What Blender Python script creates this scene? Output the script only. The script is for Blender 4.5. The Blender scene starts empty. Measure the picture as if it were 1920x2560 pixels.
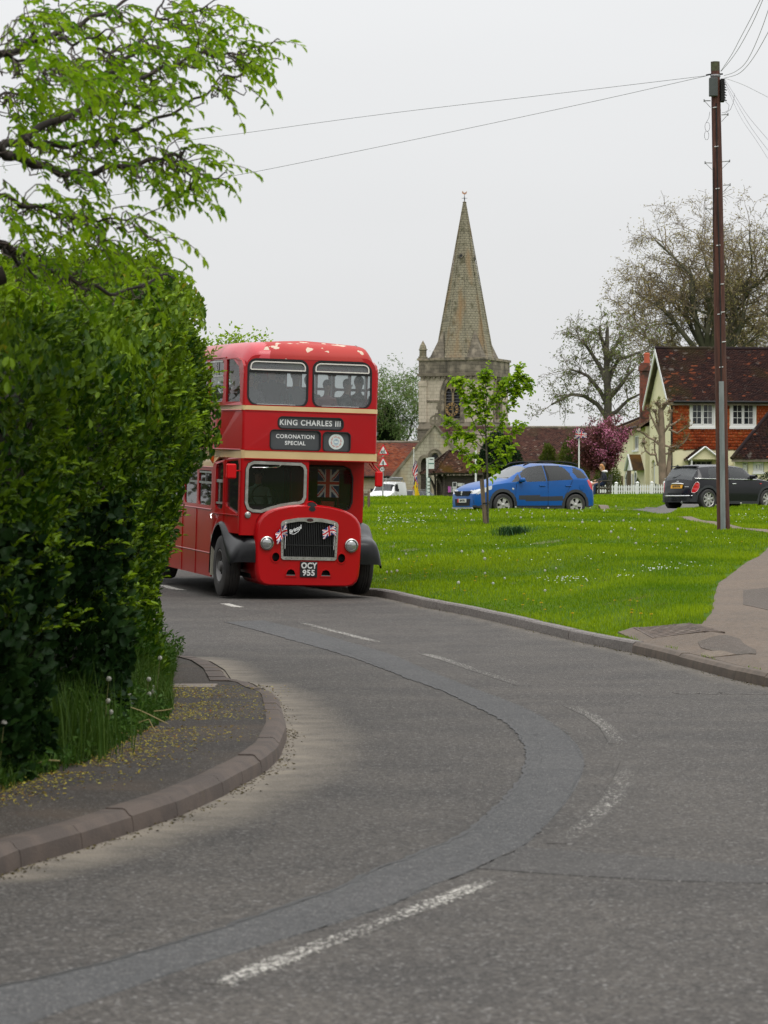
import bpy,bmesh,math,random
import numpy as np
from mathutils import Vector,Matrix,Euler
from mathutils.geometry import tessellate_polygon
random.seed(7)
rng = np.random.default_rng(7)
sc = bpy.context.scene
col = sc.collection
R = math.radians
# ---------------------------------------------------------------- camera
EYE = 1.6
F = 7600.0           # focal length in photo pixels (1920 wide)
cd = bpy.data.cameras.new('camera'); cam = bpy.data.objects.new('camera',cd); col.objects.link(cam)
cam.location = (0,0,EYE); cam.rotation_euler = (R(90),0,0)
cd.sensor_fit = 'HORIZONTAL'; cd.sensor_width = 36; cd.lens = 36*F/1920
cd.clip_end = 6000; cd.clip_start = 0.5
cd.dof.use_dof = True; cd.dof.focus_distance = 50; cd.dof.aperture_fstop = 11
sc.camera = cam
sc.view_settings.view_transform = 'Standard'; sc.view_settings.look = 'None'
sc.view_settings.exposure = 0; sc.view_settings.gamma = 1
sc.view_settings.use_curve_mapping = False
# ---------------------------------------------------------------- overcast sky
w = bpy.data.worlds.new('World'); sc.world = w; w.use_nodes = True
nt = w.node_tree; N = nt.nodes; L = nt.links; N.clear()
out = N.new('ShaderNodeOutputWorld'); bg = N.new('ShaderNodeBackground')
SUN_EL,SUN_AZ = R(55),R(150)
sky = N.new('ShaderNodeTexSky'); sky.sky_type = 'NISHITA'; sky.sun_disc = False
sky.sun_elevation = SUN_EL; sky.sun_rotation = SUN_AZ; sky.dust_density = 4
tc = N.new('ShaderNodeTexCoord'); sp = N.new('ShaderNodeSeparateXYZ'); L.new(tc.outputs['Generated'],sp.inputs[0])
mr = N.new('ShaderNodeMapRange'); mr.inputs[1].default_value = 0; mr.inputs[2].default_value = 1
mr.inputs[3].default_value = .80; mr.inputs[4].default_value = 2.25
L.new(sp.outputs[2],mr.inputs[0])
nz = N.new('ShaderNodeTexNoise'); nz.inputs['Scale'].default_value = 2.2; nz.inputs['Detail'].default_value = 4
mp = N.new('ShaderNodeMapping'); mp.inputs['Scale'].default_value = (1,1,4)
L.new(tc.outputs['Generated'],mp.inputs[0]); L.new(mp.outputs[0],nz.inputs['Vector'])
mr2 = N.new('ShaderNodeMapRange'); mr2.inputs[1].default_value = .3; mr2.inputs[2].default_value = .7
mr2.inputs[3].default_value = .965; mr2.inputs[4].default_value = 1.03
L.new(nz.outputs[0],mr2.inputs[0])
mul = N.new('ShaderNodeMath'); mul.operation = 'MULTIPLY'; L.new(mr.outputs[0],mul.inputs[0]); L.new(mr2.outputs[0],mul.inputs[1])
cl = N.new('ShaderNodeVectorMath'); cl.operation = 'SCALE'; cl.inputs[0].default_value = (.985,.992,1.0); L.new(mul.outputs[0],cl.inputs['Scale'])
sks = N.new('ShaderNodeVectorMath'); sks.operation = 'SCALE'; sks.inputs['Scale'].default_value = .006
L.new(sky.outputs[0],sks.inputs[0])
ad = N.new('ShaderNodeVectorMath'); ad.operation = 'ADD'; L.new(cl.outputs[0],ad.inputs[0]); L.new(sks.outputs[0],ad.inputs[1])
L.new(ad.outputs[0],bg.inputs[0]); bg.inputs[1].default_value = 1.0
L.new(bg.outputs[0],out.inputs[0])
sd = bpy.data.lights.new('sun','SUN'); sd.energy = .9; sd.angle = R(28); sd.color = (1,.97,.93)
sun = bpy.data.objects.new('sun',sd); col.objects.link(sun)
sun.rotation_euler = (R(90)-SUN_EL,0,R(180)-SUN_AZ+R(0)); sun.location = (20,-20,60)

mr.inputs[3].default_value = 0; mr.inputs[4].default_value = 1
pw = N.new('ShaderNodeMath'); pw.operation = 'POWER'; pw.inputs[1].default_value = 1.6; pw.use_clamp = False
L.new(mr.outputs[0],pw.inputs[0])
ma = N.new('ShaderNodeMath'); ma.operation = 'MULTIPLY_ADD'; ma.inputs[1].default_value = 1.45; ma.inputs[2].default_value = .76
L.new(pw.outputs[0],ma.inputs[0]); L.new(ma.outputs[0],mul.inputs[0])
# ================================================================ materials
def newmat(name):
    m = bpy.data.materials.new(name); m.use_nodes = True
    return m,m.node_tree.nodes,m.node_tree.links,m.node_tree.nodes['Principled BSDF']
def c4(c): return (c[0],c[1],c[2],1)
_mc = {}
def M(name,c,rough=.6,metal=0.,spec=.5,c2=None,scale=5.,detail=4,lo=.4,hi=.6,bump=0.,bscale=None,coat=0.,emit=None,attr=None,c3=None,scale3=1.,lo3=.5,hi3=.6,stretch=None,trans=0.,bdist=.01):
    """Principled with optional noise mix (c->c2), second noise mix (->c3), bump, per face tint attribute."""
    if name in _mc: return _mc[name]
    m,N,L,b = newmat(name)
    b.inputs['Base Color'].default_value = c4(c); b.inputs['Roughness'].default_value = rough
    b.inputs['Metallic'].default_value = metal; b.inputs['Specular IOR Level'].default_value = spec
    b.inputs['Coat Weight'].default_value = coat; b.inputs['Coat Roughness'].default_value = .08
    tc = N.new('ShaderNodeTexCoord'); vec = tc.outputs['Object']
    if stretch:
        mp = N.new('ShaderNodeMapping'); mp.inputs['Scale'].default_value = stretch; L.new(vec,mp.inputs[0]); vec = mp.outputs[0]
    cur = None
    def rgb(c):
        n = N.new('ShaderNodeRGB'); n.outputs[0].default_value = c4(c); return n.outputs[0]
    def mix(fac,a,b_,mode='MIX'):
        n = N.new('ShaderNodeMix'); n.data_type = 'RGBA'; n.blend_type = mode
        if isinstance(fac,float): n.inputs[0].default_value = fac
        else: L.new(fac,n.inputs[0])
        L.new(a,n.inputs[6]); L.new(b_,n.inputs[7]); return n.outputs[2]
    def nzf(scale,lo,hi,detail=4):
        n = N.new('ShaderNodeTexNoise'); n.inputs['Scale'].default_value = scale; n.inputs['Detail'].default_value = detail
        L.new(vec,n.inputs['Vector'])
        r = N.new('ShaderNodeMapRange'); r.inputs[1].default_value = lo; r.inputs[2].default_value = hi
        L.new(n.outputs[0],r.inputs[0]); return r.outputs[0],n.outputs[0]
    if c2 is not None or c3 is not None or attr:
        cur = rgb(c)
    if attr:
        a = N.new('ShaderNodeAttribute'); a.attribute_name = attr; cur = mix(1.0,cur,a.outputs['Color'],'MULTIPLY')
    if c2 is not None:
        f,_ = nzf(scale,lo,hi,detail); cur = mix(f,cur,rgb(c2))
    if c3 is not None:
        f,_ = nzf(scale3,lo3,hi3,6); cur = mix(f,cur,rgb(c3))
    if cur is not None: L.new(cur,b.inputs['Base Color'])
    if bump:
        _,h = nzf(bscale or scale*4,0,1,5)
        bn = N.new('ShaderNodeBump'); bn.inputs['Strength'].default_value = bump; bn.inputs['Distance'].default_value = bdist
        L.new(h,bn.inputs['Height']); L.new(bn.outputs[0],b.inputs['Normal'])
    if emit: b.inputs['Emission Color'].default_value = c4(emit); b.inputs['Emission Strength'].default_value = 1
    if trans: b.inputs['Transmission Weight'].default_value = trans
    _mc[name] = m
    return m
def glass_mat(name,tint=(.8,.85,.85),clear=.7,rough=.02,dust=0.):
    """thin window glass: mostly clear, mirror at grazing"""
    if name in _mc: return _mc[name]
    m,N,L,b = newmat(name); N.remove(b); o = N['Material Output']
    t = N.new('ShaderNodeBsdfTransparent'); t.inputs[0].default_value = c4([x*clear for x in tint])
    g = N.new('ShaderNodeBsdfGlossy'); g.inputs['Roughness'].default_value = rough
    fr = N.new('ShaderNodeFresnel'); fr.inputs[0].default_value = 1.5
    mx = N.new('ShaderNodeMixShader'); L.new(fr.outputs[0],mx.inputs[0]); L.new(t.outputs[0],mx.inputs[1]); L.new(g.outputs[0],mx.inputs[2])
    if dust:
        d = N.new('ShaderNodeBsdfDiffuse'); d.inputs[0].default_value = (.55,.58,.6,1)  # flat grey diffuse veil mixed evenly over the pane
        m2 = N.new('ShaderNodeMixShader'); m2.inputs[0].default_value = dust; L.new(mx.outputs[0],m2.inputs[1]); L.new(d.outputs[0],m2.inputs[2]); L.new(m2.outputs[0],o.inputs[0])
    else: L.new(mx.outputs[0],o.inputs[0])
    _mc[name] = m; return m
def leaf_mat(name,c,c2,rough=.45,transl=.3,spec=.4):
    spec = spec*.45
    """leaf: per leaf tint attribute 'tint' mixes c..c2, translucent"""
    if name in _mc: return _mc[name]
    m,N,L,b = newmat(name); o = N['Material Output']
    a = N.new('ShaderNodeAttribute'); a.attribute_name = 'tint'
    mx = N.new('ShaderNodeMix'); mx.data_type = 'RGBA'; L.new(a.outputs['Fac'],mx.inputs[0])
    mx.inputs[6].default_value = c4(c); mx.inputs[7].default_value = c4(c2)
    L.new(mx.outputs[2],b.inputs['Base Color']); b.inputs['Roughness'].default_value = rough
    b.inputs['Specular IOR Level'].default_value = spec
    t = N.new('ShaderNodeBsdfTranslucent'); L.new(mx.outputs[2],t.inputs[0])
    ms = N.new('ShaderNodeMixShader'); ms.inputs[0].default_value = transl
    L.new(b.outputs[0],ms.inputs[1]); L.new(t.outputs[0],ms.inputs[2]); L.new(ms.outputs[0],o.inputs[0])
    _mc[name] = m; return m

# ================================================================ objects
def tag(o,label=None,cat=None,group=None,kind=None):
    if label: o['label'] = label
    if cat: o['category'] = cat
    if group: o['group'] = group
    if kind: o['kind'] = kind
    return o
def empty(name,loc=(0,0,0),rot=(0,0,0),label=None,cat=None,group=None):
    o = bpy.data.objects.new(name,None); col.objects.link(o); o.location = loc; o.rotation_euler = rot
    o.empty_display_size = .2
    return tag(o,label,cat,group)
class MB:
    def __init__(s): s.v = []; s.f = []; s.m = []; s.c = []
    def add(s,vs,fs,mi=0,c=None):
        b = len(s.v); s.v.extend([tuple(p) for p in vs])
        for f in fs: s.f.append(tuple(i+b for i in f)); s.m.append(mi); s.c.append(c)
        return s
    def box(s,x0,x1,y0,y1,z0,z1,mi=0,c=None,T=None):
        vs = [(x,y,z) for z in (z0,z1) for y in (y0,y1) for x in (x0,x1)]
        if T is not None: vs = [T @ Vector(p) for p in vs]
        return s.add(vs,[(0,2,3,1),(4,5,7,6),(0,1,5,4),(2,6,7,3),(0,4,6,2),(1,3,7,5)],mi,c)
    def bbox(s,x0,x1,y0,y1,z0,z1,b=.01,mi=0,c=None,T=None):
        """box with chamfered vertical+horizontal edges: built from 3 nested sections"""
        xs = (x0,x1); ys = (y0,y1)
        def ring(dx,z): return [(x0+dx,y0+b,z),(x0+b,y0+dx,z),(x1-b,y0+dx,z),(x1-dx,y0+b,z),(x1-dx,y1-b,z),(x1-b,y1-dx,z),(x0+b,y1-dx,z),(x0+dx,y1-b,z)]
        rs = [ring(b,z0),ring(0,z0+b),ring(0,z1-b),ring(b,z1)]
        vs = sum(rs,[]); fs = []
        if T is not None: vs = [T @ Vector(p) for p in vs]
        for k in range(3):
            for i in range(8):
                j = (i+1) % 8; fs.append((k*8+i,k*8+j,k*8+8+j,k*8+8+i))
        fs.append(tuple(range(7,-1,-1))); fs.append(tuple(range(24,32)))
        return s.add(vs,fs,mi,c)
    def tube(s,pts,r,n=8,mi=0,c=None,cap=True):
        pts = [Vector(p) for p in pts]; k = len(pts)
        rr = r if hasattr(r,'__len__') else [r]*k
        up = Vector((0,0,1)); vs = []
        prev = None
        for i,p in enumerate(pts):
            d = (pts[min(i+1,k-1)]-pts[max(i-1,0)]).normalized()
            if prev is None:
                a = up if abs(d.z) < .9 else Vector((1,0,0)); u = d.cross(a).normalized()
            else:
                u = (prev - d*prev.dot(d)).normalized()
            prev = u; v = d.cross(u)
            for j in range(n):
                t = 2*math.pi*j/n; vs.append(p + (u*math.cos(t)+v*math.sin(t))*rr[i])
        fs = [(i*n+j,i*n+(j+1) % n,(i+1)*n+(j+1) % n,(i+1)*n+j) for i in range(k-1) for j in range(n)]
        if cap: fs += [tuple(range(n-1,-1,-1)),tuple((k-1)*n+j for j in range(n))]
        return s.add(vs,fs,mi,c)
    def lathe(s,prof,n=24,T=None,mi=0,c=None,closed=False):
        """profile (r, z) about local z"""
        vs = []; T = T or Matrix.Identity(4)
        for r_,z in prof:
            for j in range(n):
                t = 2*math.pi*j/n; vs.append(T @ Vector((r_*math.cos(t),r_*math.sin(t),z)))
        k = len(prof)
        fs = [(i*n+j,i*n+(j+1) % n,(i+1)*n+(j+1) % n,(i+1)*n+j) for i in range(k-1) for j in range(n)]
        if closed: fs += [tuple(range(n-1,-1,-1)),tuple((k-1)*n+j for j in range(n))]
        return s.add(vs,fs,mi,c)
    def grid(s,P,mi=0,c=None,wrap=False):
        """P: list of rows of points"""
        nr = len(P); nc = len(P[0]); vs = [p for r_ in P for p in r_]
        fs = []
        for i in range(nr-1):
            for j in range(nc if wrap else nc-1):
                j2 = (j+1) % nc; fs.append((i*nc+j,i*nc+j2,(i+1)*nc+j2,(i+1)*nc+j))
        return s.add(vs,fs,mi,c)
    def plate(s,outer,holes,fn,th,mi=0,c=None):
        """2D polygon (u,v) with holes; fn(u,v,w)->3D ; w from 0 (front) to th (back)"""
        loops = [list(outer)]+[list(h) for h in holes]
        flat = [p for lp in loops for p in lp]
        tris = tessellate_polygon([[Vector((p[0],p[1],0)) for p in lp] for lp in loops])
        n = len(flat)
        if th is None: return s.add([fn(p[0],p[1],0) for p in flat],[tuple(t) for t in tris],mi,c)
        vs = [fn(p[0],p[1],0) for p in flat]+[fn(p[0],p[1],th) for p in flat]
        fs = [tuple(t) for t in tris]+[tuple(n+i for i in reversed(t)) for t in tris]
        o = 0
        for lp in loops:
            k = len(lp)
            for i in range(k): a = o+i; b_ = o+(i+1) % k; fs.append((a,a+n,b_+n,b_))
            o += k
        return s.add(vs,fs,mi,c)
    def prism(s,poly,fn,th,mi=0,c=None): return s.plate(poly,[],fn,th,mi,c)
    def build(s,name,mats,parent=None,smooth=None,loc=None,kind=None,recalc=True,label=None):
        me = bpy.data.meshes.new(name); me.from_pydata(s.v,[],s.f)
        if not isinstance(mats,(list,tuple)): mats = [mats]
        for m in mats: me.materials.append(m)
        if len(mats) > 1: me.polygons.foreach_set('material_index',s.m)
        if any(x is not None for x in s.c):
            a = me.color_attributes.new('tint','FLOAT_COLOR','CORNER') if False else me.attributes.new('tint','FLOAT_COLOR','FACE')
            d = []
            for x in s.c: d.extend((1,1,1,1) if x is None else ((x,x,x,1) if isinstance(x,(int,float)) else (x[0],x[1],x[2],1)))
            a.data.foreach_set('color',d)
        if recalc:
            bm = bmesh.new(); bm.from_mesh(me); bmesh.ops.recalc_face_normals(bm,faces=bm.faces); bm.to_mesh(me); bm.free()
        if smooth is not None:
            me.polygons.foreach_set('use_smooth',[True]*len(me.polygons))
            me.set_sharp_from_angle(angle=R(smooth))
        me.update()
        o = bpy.data.objects.new(name,me); col.objects.link(o)
        if parent is not None: o.parent = parent
        if loc is not None: o.location = loc
        if kind: o['kind'] = kind
        if label: o['label'] = label
        return o
def share(o,parent=None,mat=None):
    c = o.copy(); col.objects.link(c)
    if parent is not None: c.parent = parent
    if mat is not None: c.matrix_local = mat
    return c
def copy_tree(o,parent=None):
    c = o.copy(); col.objects.link(c)
    if parent is not None: c.parent = parent; c.matrix_parent_inverse = o.matrix_parent_inverse
    for ch in list(o.children): copy_tree(ch,c)
    return c
def np_mesh(name,V,Fa,mats,parent=None,tint=None,smooth=False,kind=None,mi=None):
    """V (n,3) ; Fa (m,k) all faces of k corners"""
    me = bpy.data.meshes.new(name); m,k = Fa.shape
    me.vertices.add(len(V)); me.vertices.foreach_set('co',np.ascontiguousarray(V,dtype=np.float32).ravel())
    me.loops.add(m*k); me.loops.foreach_set('vertex_index',np.ascontiguousarray(Fa,dtype=np.int32).ravel())
    me.polygons.add(m); me.polygons.foreach_set('loop_start',np.arange(0,m*k,k,dtype=np.int32))
    me.polygons.foreach_set('loop_total',np.full(m,k,dtype=np.int32))
    if not isinstance(mats,(list,tuple)): mats = [mats]
    for x in mats: me.materials.append(x)
    if mi is not None: me.polygons.foreach_set('material_index',np.ascontiguousarray(mi,dtype=np.int32))
    me.update(calc_edges=True)
    if tint is not None:
        a = me.attributes.new('tint','FLOAT','FACE'); a.data.foreach_set('value',np.ascontiguousarray(tint,dtype=np.float32))
    if smooth: me.polygons.foreach_set('use_smooth',[True]*m)
    o = bpy.data.objects.new(name,me); col.objects.link(o)
    if parent is not None: o.parent = parent
    if kind: o['kind'] = kind
    return o
def unit(a): return a/np.maximum(np.linalg.norm(a,axis=-1,keepdims=True),1e-9)
def leaf_arrays(P,D,Nn,Ln,W,fold=.25):
    """pointed oval leaves: base P, axis D, normal Nn, length, width -> verts, quads(2 per leaf)"""
    n = len(P); D = unit(D); S = unit(np.cross(D,Nn)); U = np.cross(S,D)
    Ln = np.broadcast_to(np.asarray(Ln,float).reshape(-1,1),(n,1)); W = np.broadcast_to(np.asarray(W,float).reshape(-1,1),(n,1))
    b = P; t = P+D*Ln-U*Ln*.12
    l1 = P+D*Ln*.28+S*W*.46+U*W*fold; l2 = P+D*Ln*.68+S*W*.38+U*W*fold*.8
    r1 = P+D*Ln*.28-S*W*.46+U*W*fold; r2 = P+D*Ln*.68-S*W*.38+U*W*fold*.8
    V = np.stack([b,l1,l2,t,r2,r1],axis=1).reshape(-1,3)
    i = np.arange(n)*6
    Fa = np.concatenate([np.stack([i,i+3,i+2,i+1],1),np.stack([i,i+5,i+4,i+3],1)],0)
    return V,Fa
def leaf_single(name,mat,L_=1.,W_=.5,tint=.5,fold=.25):
    V,Fa = leaf_arrays(np.zeros((1,3)),np.array([[0,1.,0]]),np.array([[0,0,1.]]),L_,W_,fold)
    me = bpy.data.meshes.new(name); me.from_pydata(V.tolist(),[],Fa.tolist()); me.materials.append(mat)
    a = me.attributes.new('tint','FLOAT','FACE'); a.data.foreach_set('value',[tint]*len(Fa))
    return me
def leaves(parent,mat,P,D,Nn,Ln,W,tint,n_single=0,name='leaf',fold=.25,stuff='foliage'):
    """leaf cloud; the first n_single leaves become objects of their own"""
    n = len(P); Ln = np.broadcast_to(Ln,(n,)).copy(); W = np.broadcast_to(W,(n,)).copy(); tint = np.broadcast_to(tint,(n,)).copy()
    if n_single:
        meshes = [leaf_single('leaf',mat,1,.55,t,fold) for t in (.1,.35,.6,.85)]
        Dn = unit(D); S = unit(np.cross(Dn,Nn)); U = np.cross(S,Dn)
        for k in range(min(n_single,n)):
            o = bpy.data.objects.new(name,meshes[min(3,int(tint[k]*4))]); col.objects.link(o); o.parent = parent
            s = Ln[k]; mt = Matrix(((-S[k][0]*s,Dn[k][0]*s,U[k][0]*s,P[k][0]),(-S[k][1]*s,Dn[k][1]*s,U[k][1]*s,P[k][1]),(-S[k][2]*s,Dn[k][2]*s,U[k][2]*s,P[k][2]),(0,0,0,1)))
            o.matrix_local = mt
    sl = slice(min(n_single,n),n)
    V,Fa = leaf_arrays(P[sl],D[sl],Nn[sl],Ln[sl],W[sl],fold)
    return np_mesh(stuff,V,Fa,mat,parent,tint=np.tile(tint[sl],2),kind='stuff' if parent is not None else None)
def seg_mesh(name,segs,mat,parent=None,n=4,kind=None):
    """segs: array (m, 8): p0 xyz, p1 xyz, r0, r1 -> tapered n-sided tubes"""
    S = np.asarray(segs,float); m = len(S)
    p0,p1,r0,r1 = S[:,:3],S[:,3:6],S[:,6:7],S[:,7:8]
    d = unit(p1-p0); a = np.where(np.abs(d[:,2:3]) < .9,np.array([[0,0,1.]]),np.array([[1.,0,0]]))
    u = unit(np.cross(d,a)); v = np.cross(d,u); p1 = p1+d*r1*.5
    rings = []
    for p,r_ in ((p0,r0),(p1,r1)):
        for j in range(n):
            t = 2*math.pi*j/n; rings.append(p+(u*math.cos(t)+v*math.sin(t))*r_)
    V = np.stack(rings,1).reshape(-1,3); i = np.arange(m)*(2*n); Fs = []
    for j in range(n):
        j2 = (j+1) % n; Fs.append(np.stack([i+j,i+j2,i+n+j2,i+n+j],1))
    return np_mesh(name,V,np.concatenate(Fs,0),mat,parent,smooth=True,kind=kind)
def text_mesh(body,size,mat,parent,T,name='lettering',ext=.002,bold=0.,shear=0.,spacing=1.,align='CENTER',xs=1.):
    cu = bpy.data.curves.new('t','FONT'); cu.body = body; cu.size = size; cu.extrude = ext; cu.offset = bold; cu.shear = shear
    cu.align_x = align; cu.align_y = 'CENTER'; cu.space_character = spacing; cu.resolution_u = 3
    o = bpy.data.objects.new('t',cu); col.objects.link(o)
    dg = bpy.context.evaluated_depsgraph_get(); me = bpy.data.meshes.new_from_object(o.evaluated_get(dg))
    bpy.data.objects.remove(o); bpy.data.curves.remove(cu)
    me.materials.clear(); me.materials.append(mat)
    r_ = bpy.data.objects.new(name,me); col.objects.link(r_); r_.parent = parent; r_.matrix_local = T @ Matrix.Diagonal((xs,1,1,1))
    return r_
def frameT(o,x,y,z=None):
    """matrix from origin o, x axis, y axis"""
    x = Vector(x).normalized(); y = Vector(y).normalized(); z = x.cross(y)
    return Matrix(((x[0],y[0],z[0],o[0]),(x[1],y[1],z[1],o[1]),(x[2],y[2],z[2],o[2]),(0,0,0,1)))
def rrect(x0,x1,y0,y1,r,n=5):
    """rounded rectangle polygon ccw; r may be 4 radii (bl, br, tr, tl)"""
    rs = r if hasattr(r,'__len__') else (r,)*4
    P = []
    for (cx,cy,a0,q) in ((x0+rs[0],y0+rs[0],180,rs[0]),(x1-rs[1],y0+rs[1],270,rs[1]),(x1-rs[2],y1-rs[2],0,rs[2]),(x0+rs[3],y1-rs[3],90,rs[3])):
        for i in range(n+1): t = R(a0+90*i/n); P.append((cx+q*math.cos(t),cy+q*math.sin(t)))
    return P
def inset(poly,d):
    """simple inward offset of a ccw polygon"""
    n = len(poly); o = []
    for i in range(n):
        a = Vector(poly[i-1]); b = Vector(poly[i]); c = Vector(poly[(i+1) % n])
        e1 = (b-a); e2 = (c-b)
        if e1.length < 1e-9: e1 = e2
        if e2.length < 1e-9: e2 = e1
        n1 = Vector((-e1.y,e1.x)).normalized(); n2 = Vector((-e2.y,e2.x)).normalized()
        q = n1+n2; q = q/max(q.length_squared,.2)*2 if q.length > 1e-6 else n1
        o.append((b.x+q.x*d,b.y+q.y*d))
    return o
def smooth01(t): t = max(0.,min(1.,t)); return t*t*(3-2*t)
def px(x,y,Y):
    """world point seen at photo pixel (x,y) at depth Y"""
    return Vector(((x-960)/F*Y,Y,EYE-(y-1280)/F*Y))
# ================================================================ terrain
def rz(Y): return .2*smooth01((Y-36)/14)+.03*max(0,min(Y,62)-51)
rzv = np.vectorize(rz)
def solve(pxx,pyy,zf,lo=5,hi=140):
    """first depth at which the pixel ray meets height function zf(X,Y)"""
    s = (pyy-1280)/F; t = (pxx-960)/F; Y = lo
    while Y < hi:
        if EYE-s*Y <= zf(t*Y,Y): break
        Y += .25
    a,b = Y-.25,Y
    for _ in range(24):
        m = (a+b)/2
        if EYE-s*m <= zf(t*m,m): b = m
        else: a = m
    return Vector((t*b,b,zf(t*b,b)))
def on_road(x,y): return solve(x,y,lambda X,Y: rz(Y))
RK = [(943,1492),(1054,1517),(1158,1536),(1269,1561),(1361,1584),(1484,1612),(1576,1631),(1638,1646),(1834,1699),(1920,1718)]
rk = [on_road(*p) for p in RK]
rkx = [-12.0,-9.0,-1.3]+[p.x for p in rk]+[4.3,5.6,8.,14.,40.]
rky = [91.5,80.5,53.5]+[p.y for p in rk]+[24.,20.,16.5,13.5,10.]
def Yk(X): return np.interp(X,rkx,rky)
def zgreen(X,Y):
    X = np.asarray(X,float); Y = np.asarray(Y,float)
    yr = np.maximum(Yk(X-.16),27.8)
    t = np.clip((Y-yr)/(110-np.minimum(yr,92)),0,1)
    z = .108+rzv(np.minimum(yr,60.))*1.0; z = z+(2.1-z)*t*(1+.2*(1-t))
    e = np.clip((X-1)/7,0,1)
    z = z+.012*np.clip(Y-110,0,45)*e
    # hollows of the two drives
    def hol(cx,cy,a,hx,hy,d):
        c,s = math.cos(a),math.sin(a); u = (X-cx)*c+(Y-cy)*s; v = -(X-cx)*s+(Y-cy)*c
        q = np.maximum(np.abs(u)/hx,np.abs(v)/hy); return d*np.clip((1.5-q)/.5,0,1)
    z = z-hol(4.7,91.6,-.45,2.6,1.3,.17)
    z = z-hol(10.6,95.5,.68,2.6,1.2,.08)
    z = z+(.02*np.sin(X*1.3+Y*.4)+.015*np.sin(X*.6-Y*.9))*np.clip((Y-yr)/4,0,1)
    return z
def zg1(X,Y): return float(zgreen(X,Y)) if Y >= Yk(X) else rz(Y)
def on_green(x,y): return solve(x,y,zg1,lo=20,hi=300)
# ---------------------------------------------------------------- surface materials
def surface(name,c1,c2,agg=.5,ascale=85,bump=.5,dust=None,dustc=(.2,.17,.13),rough=.85,patch=None,paint=None,pth=.5,crack=False):
    m,N,L,b = newmat(name); b.inputs['Roughness'].default_value = rough; b.inputs['Specular IOR Level'].default_value = .35
    g = N.new('ShaderNodeNewGeometry'); pos = g.outputs['Position']
    def noise(s,d=4):
        n = N.new('ShaderNodeTexNoise'); n.inputs['Scale'].default_value = s; n.inputs['Detail'].default_value = d; L.new(pos,n.inputs['Vector']); return n.outputs[0]
    def mr(x,a,b_,c,d):
        n = N.new('ShaderNodeMapRange'); L.new(x,n.inputs[0])
        for i,v in enumerate((a,b_,c,d)): n.inputs[i+1].default_value = v
        return n.outputs[0]
    def mx(f,a,b_,mode='MIX'):
        n = N.new('ShaderNodeMix'); n.data_type = 'RGBA'; n.blend_type = mode
        L.new(f,n.inputs[0]) if not isinstance(f,float) else setattr(n.inputs[0],'default_value',f)
        for k,v in ((6,a),(7,b_)):
            if isinstance(v,tuple): n.inputs[k].default_value = c4(v)
            else: L.new(v,n.inputs[k])
        return n.outputs[2]
    vo = N.new('ShaderNodeTexVoronoi'); vo.inputs['Scale'].default_value = ascale; L.new(pos,vo.inputs['Vector'])
    sx = N.new('ShaderNodeSeparateColor'); L.new(vo.outputs['Color'],sx.inputs[0])
    base = mx(mr(noise(.9,6),.35,.65,0,1),c1,c2)
    v = mr(sx.outputs[0],0,1,1-agg,1+agg)
    # rare pale stones
    pale = mr(sx.outputs[1],.93,.97,0,1)
    vv = N.new('ShaderNodeVectorMath'); vv.operation = 'SCALE'; L.new(base,vv.inputs[0]); L.new(v,vv.inputs['Scale'])
    n2 = mr(noise(14,3),.3,.7,.82,1.18)
    v3 = N.new('ShaderNodeVectorMath'); v3.operation = 'SCALE'; L.new(vv.outputs[0],v3.inputs[0]); L.new(n2,v3.inputs['Scale'])
    colr = mx(pale,v3.outputs[0],(.17,.16,.15))
    if patch:   # faint large stains
        colr = mx(mr(noise(patch[0],5),.52,.66,0,patch[1]),colr,patch[2])
    if dust:
        a = N.new('ShaderNodeAttribute'); a.attribute_name = dust
        ng = mr(noise(3.5,7),.3,.7,.5,1.3)
        mm = N.new('ShaderNodeMath'); mm.operation = 'MULTIPLY'; mm.use_clamp = True; L.new(a.outputs['Fac'],mm.inputs[0]); L.new(ng,mm.inputs[1])
        colr = mx(mm.outputs[0],colr,dustc)
    if paint:
        a = N.new('ShaderNodeAttribute'); a.attribute_name = 'wear'
        s_ = N.new('ShaderNodeMath'); s_.operation = 'ADD'; L.new(mr(noise(38,5),.3,.7,-.5,.5),s_.inputs[0]); L.new(a.outputs['Fac'],s_.inputs[1])
        s2 = N.new('ShaderNodeMath'); s2.operation = 'ADD'; L.new(s_.outputs[0],s2.inputs[0]); L.new(mr(vo.outputs['Distance'],0,.6,.25,-.35),s2.inputs[1])
        colr = mx(mr(s2.outputs[0],pth-.06,pth+.06,0,1),colr,paint)
    L.new(colr,b.inputs['Base Color'])
    bn = N.new('ShaderNodeBump'); bn.inputs['Strength'].default_value = bump; bn.inputs['Distance'].default_value = .006
    L.new(vo.outputs['Distance'],bn.inputs['Height']); L.new(bn.outputs[0],b.inputs['Normal'])
    return m
AC1,AC2 = (.068,.0605,.0525),(.047,.0425,.038)
m_road = surface('asphalt',AC1,AC2,agg=.55,ascale=75,dust='dust',dustc=(.22,.19,.15),bump=.6)
m_patch = surface('trench_asphalt',(.067,.066,.065),(.056,.056,.056),agg=.35,ascale=110,bump=.3)
m_patch2 = surface('dark_asphalt',(.058,.054,.050),(.048,.045,.042),agg=.4,ascale=100,bump=.35)
m_seam = M('tar_seam',(.018,.017,.016),rough=.6,bump=.3)
m_paint = surface('worn_white_paint',AC1,AC2,agg=.5,ascale=75,bump=.4,paint=(.50,.48,.43))
m_pave = surface('left_footway',(.034,.028,.023),(.05,.04,.031),agg=.45,ascale=95,bump=.5,patch=(1.3,.5,(.075,.052,.035)))
m_foot = surface('brown_footway',(.135,.10,.072),(.11,.085,.064),agg=.28,ascale=120,bump=.3)
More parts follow.
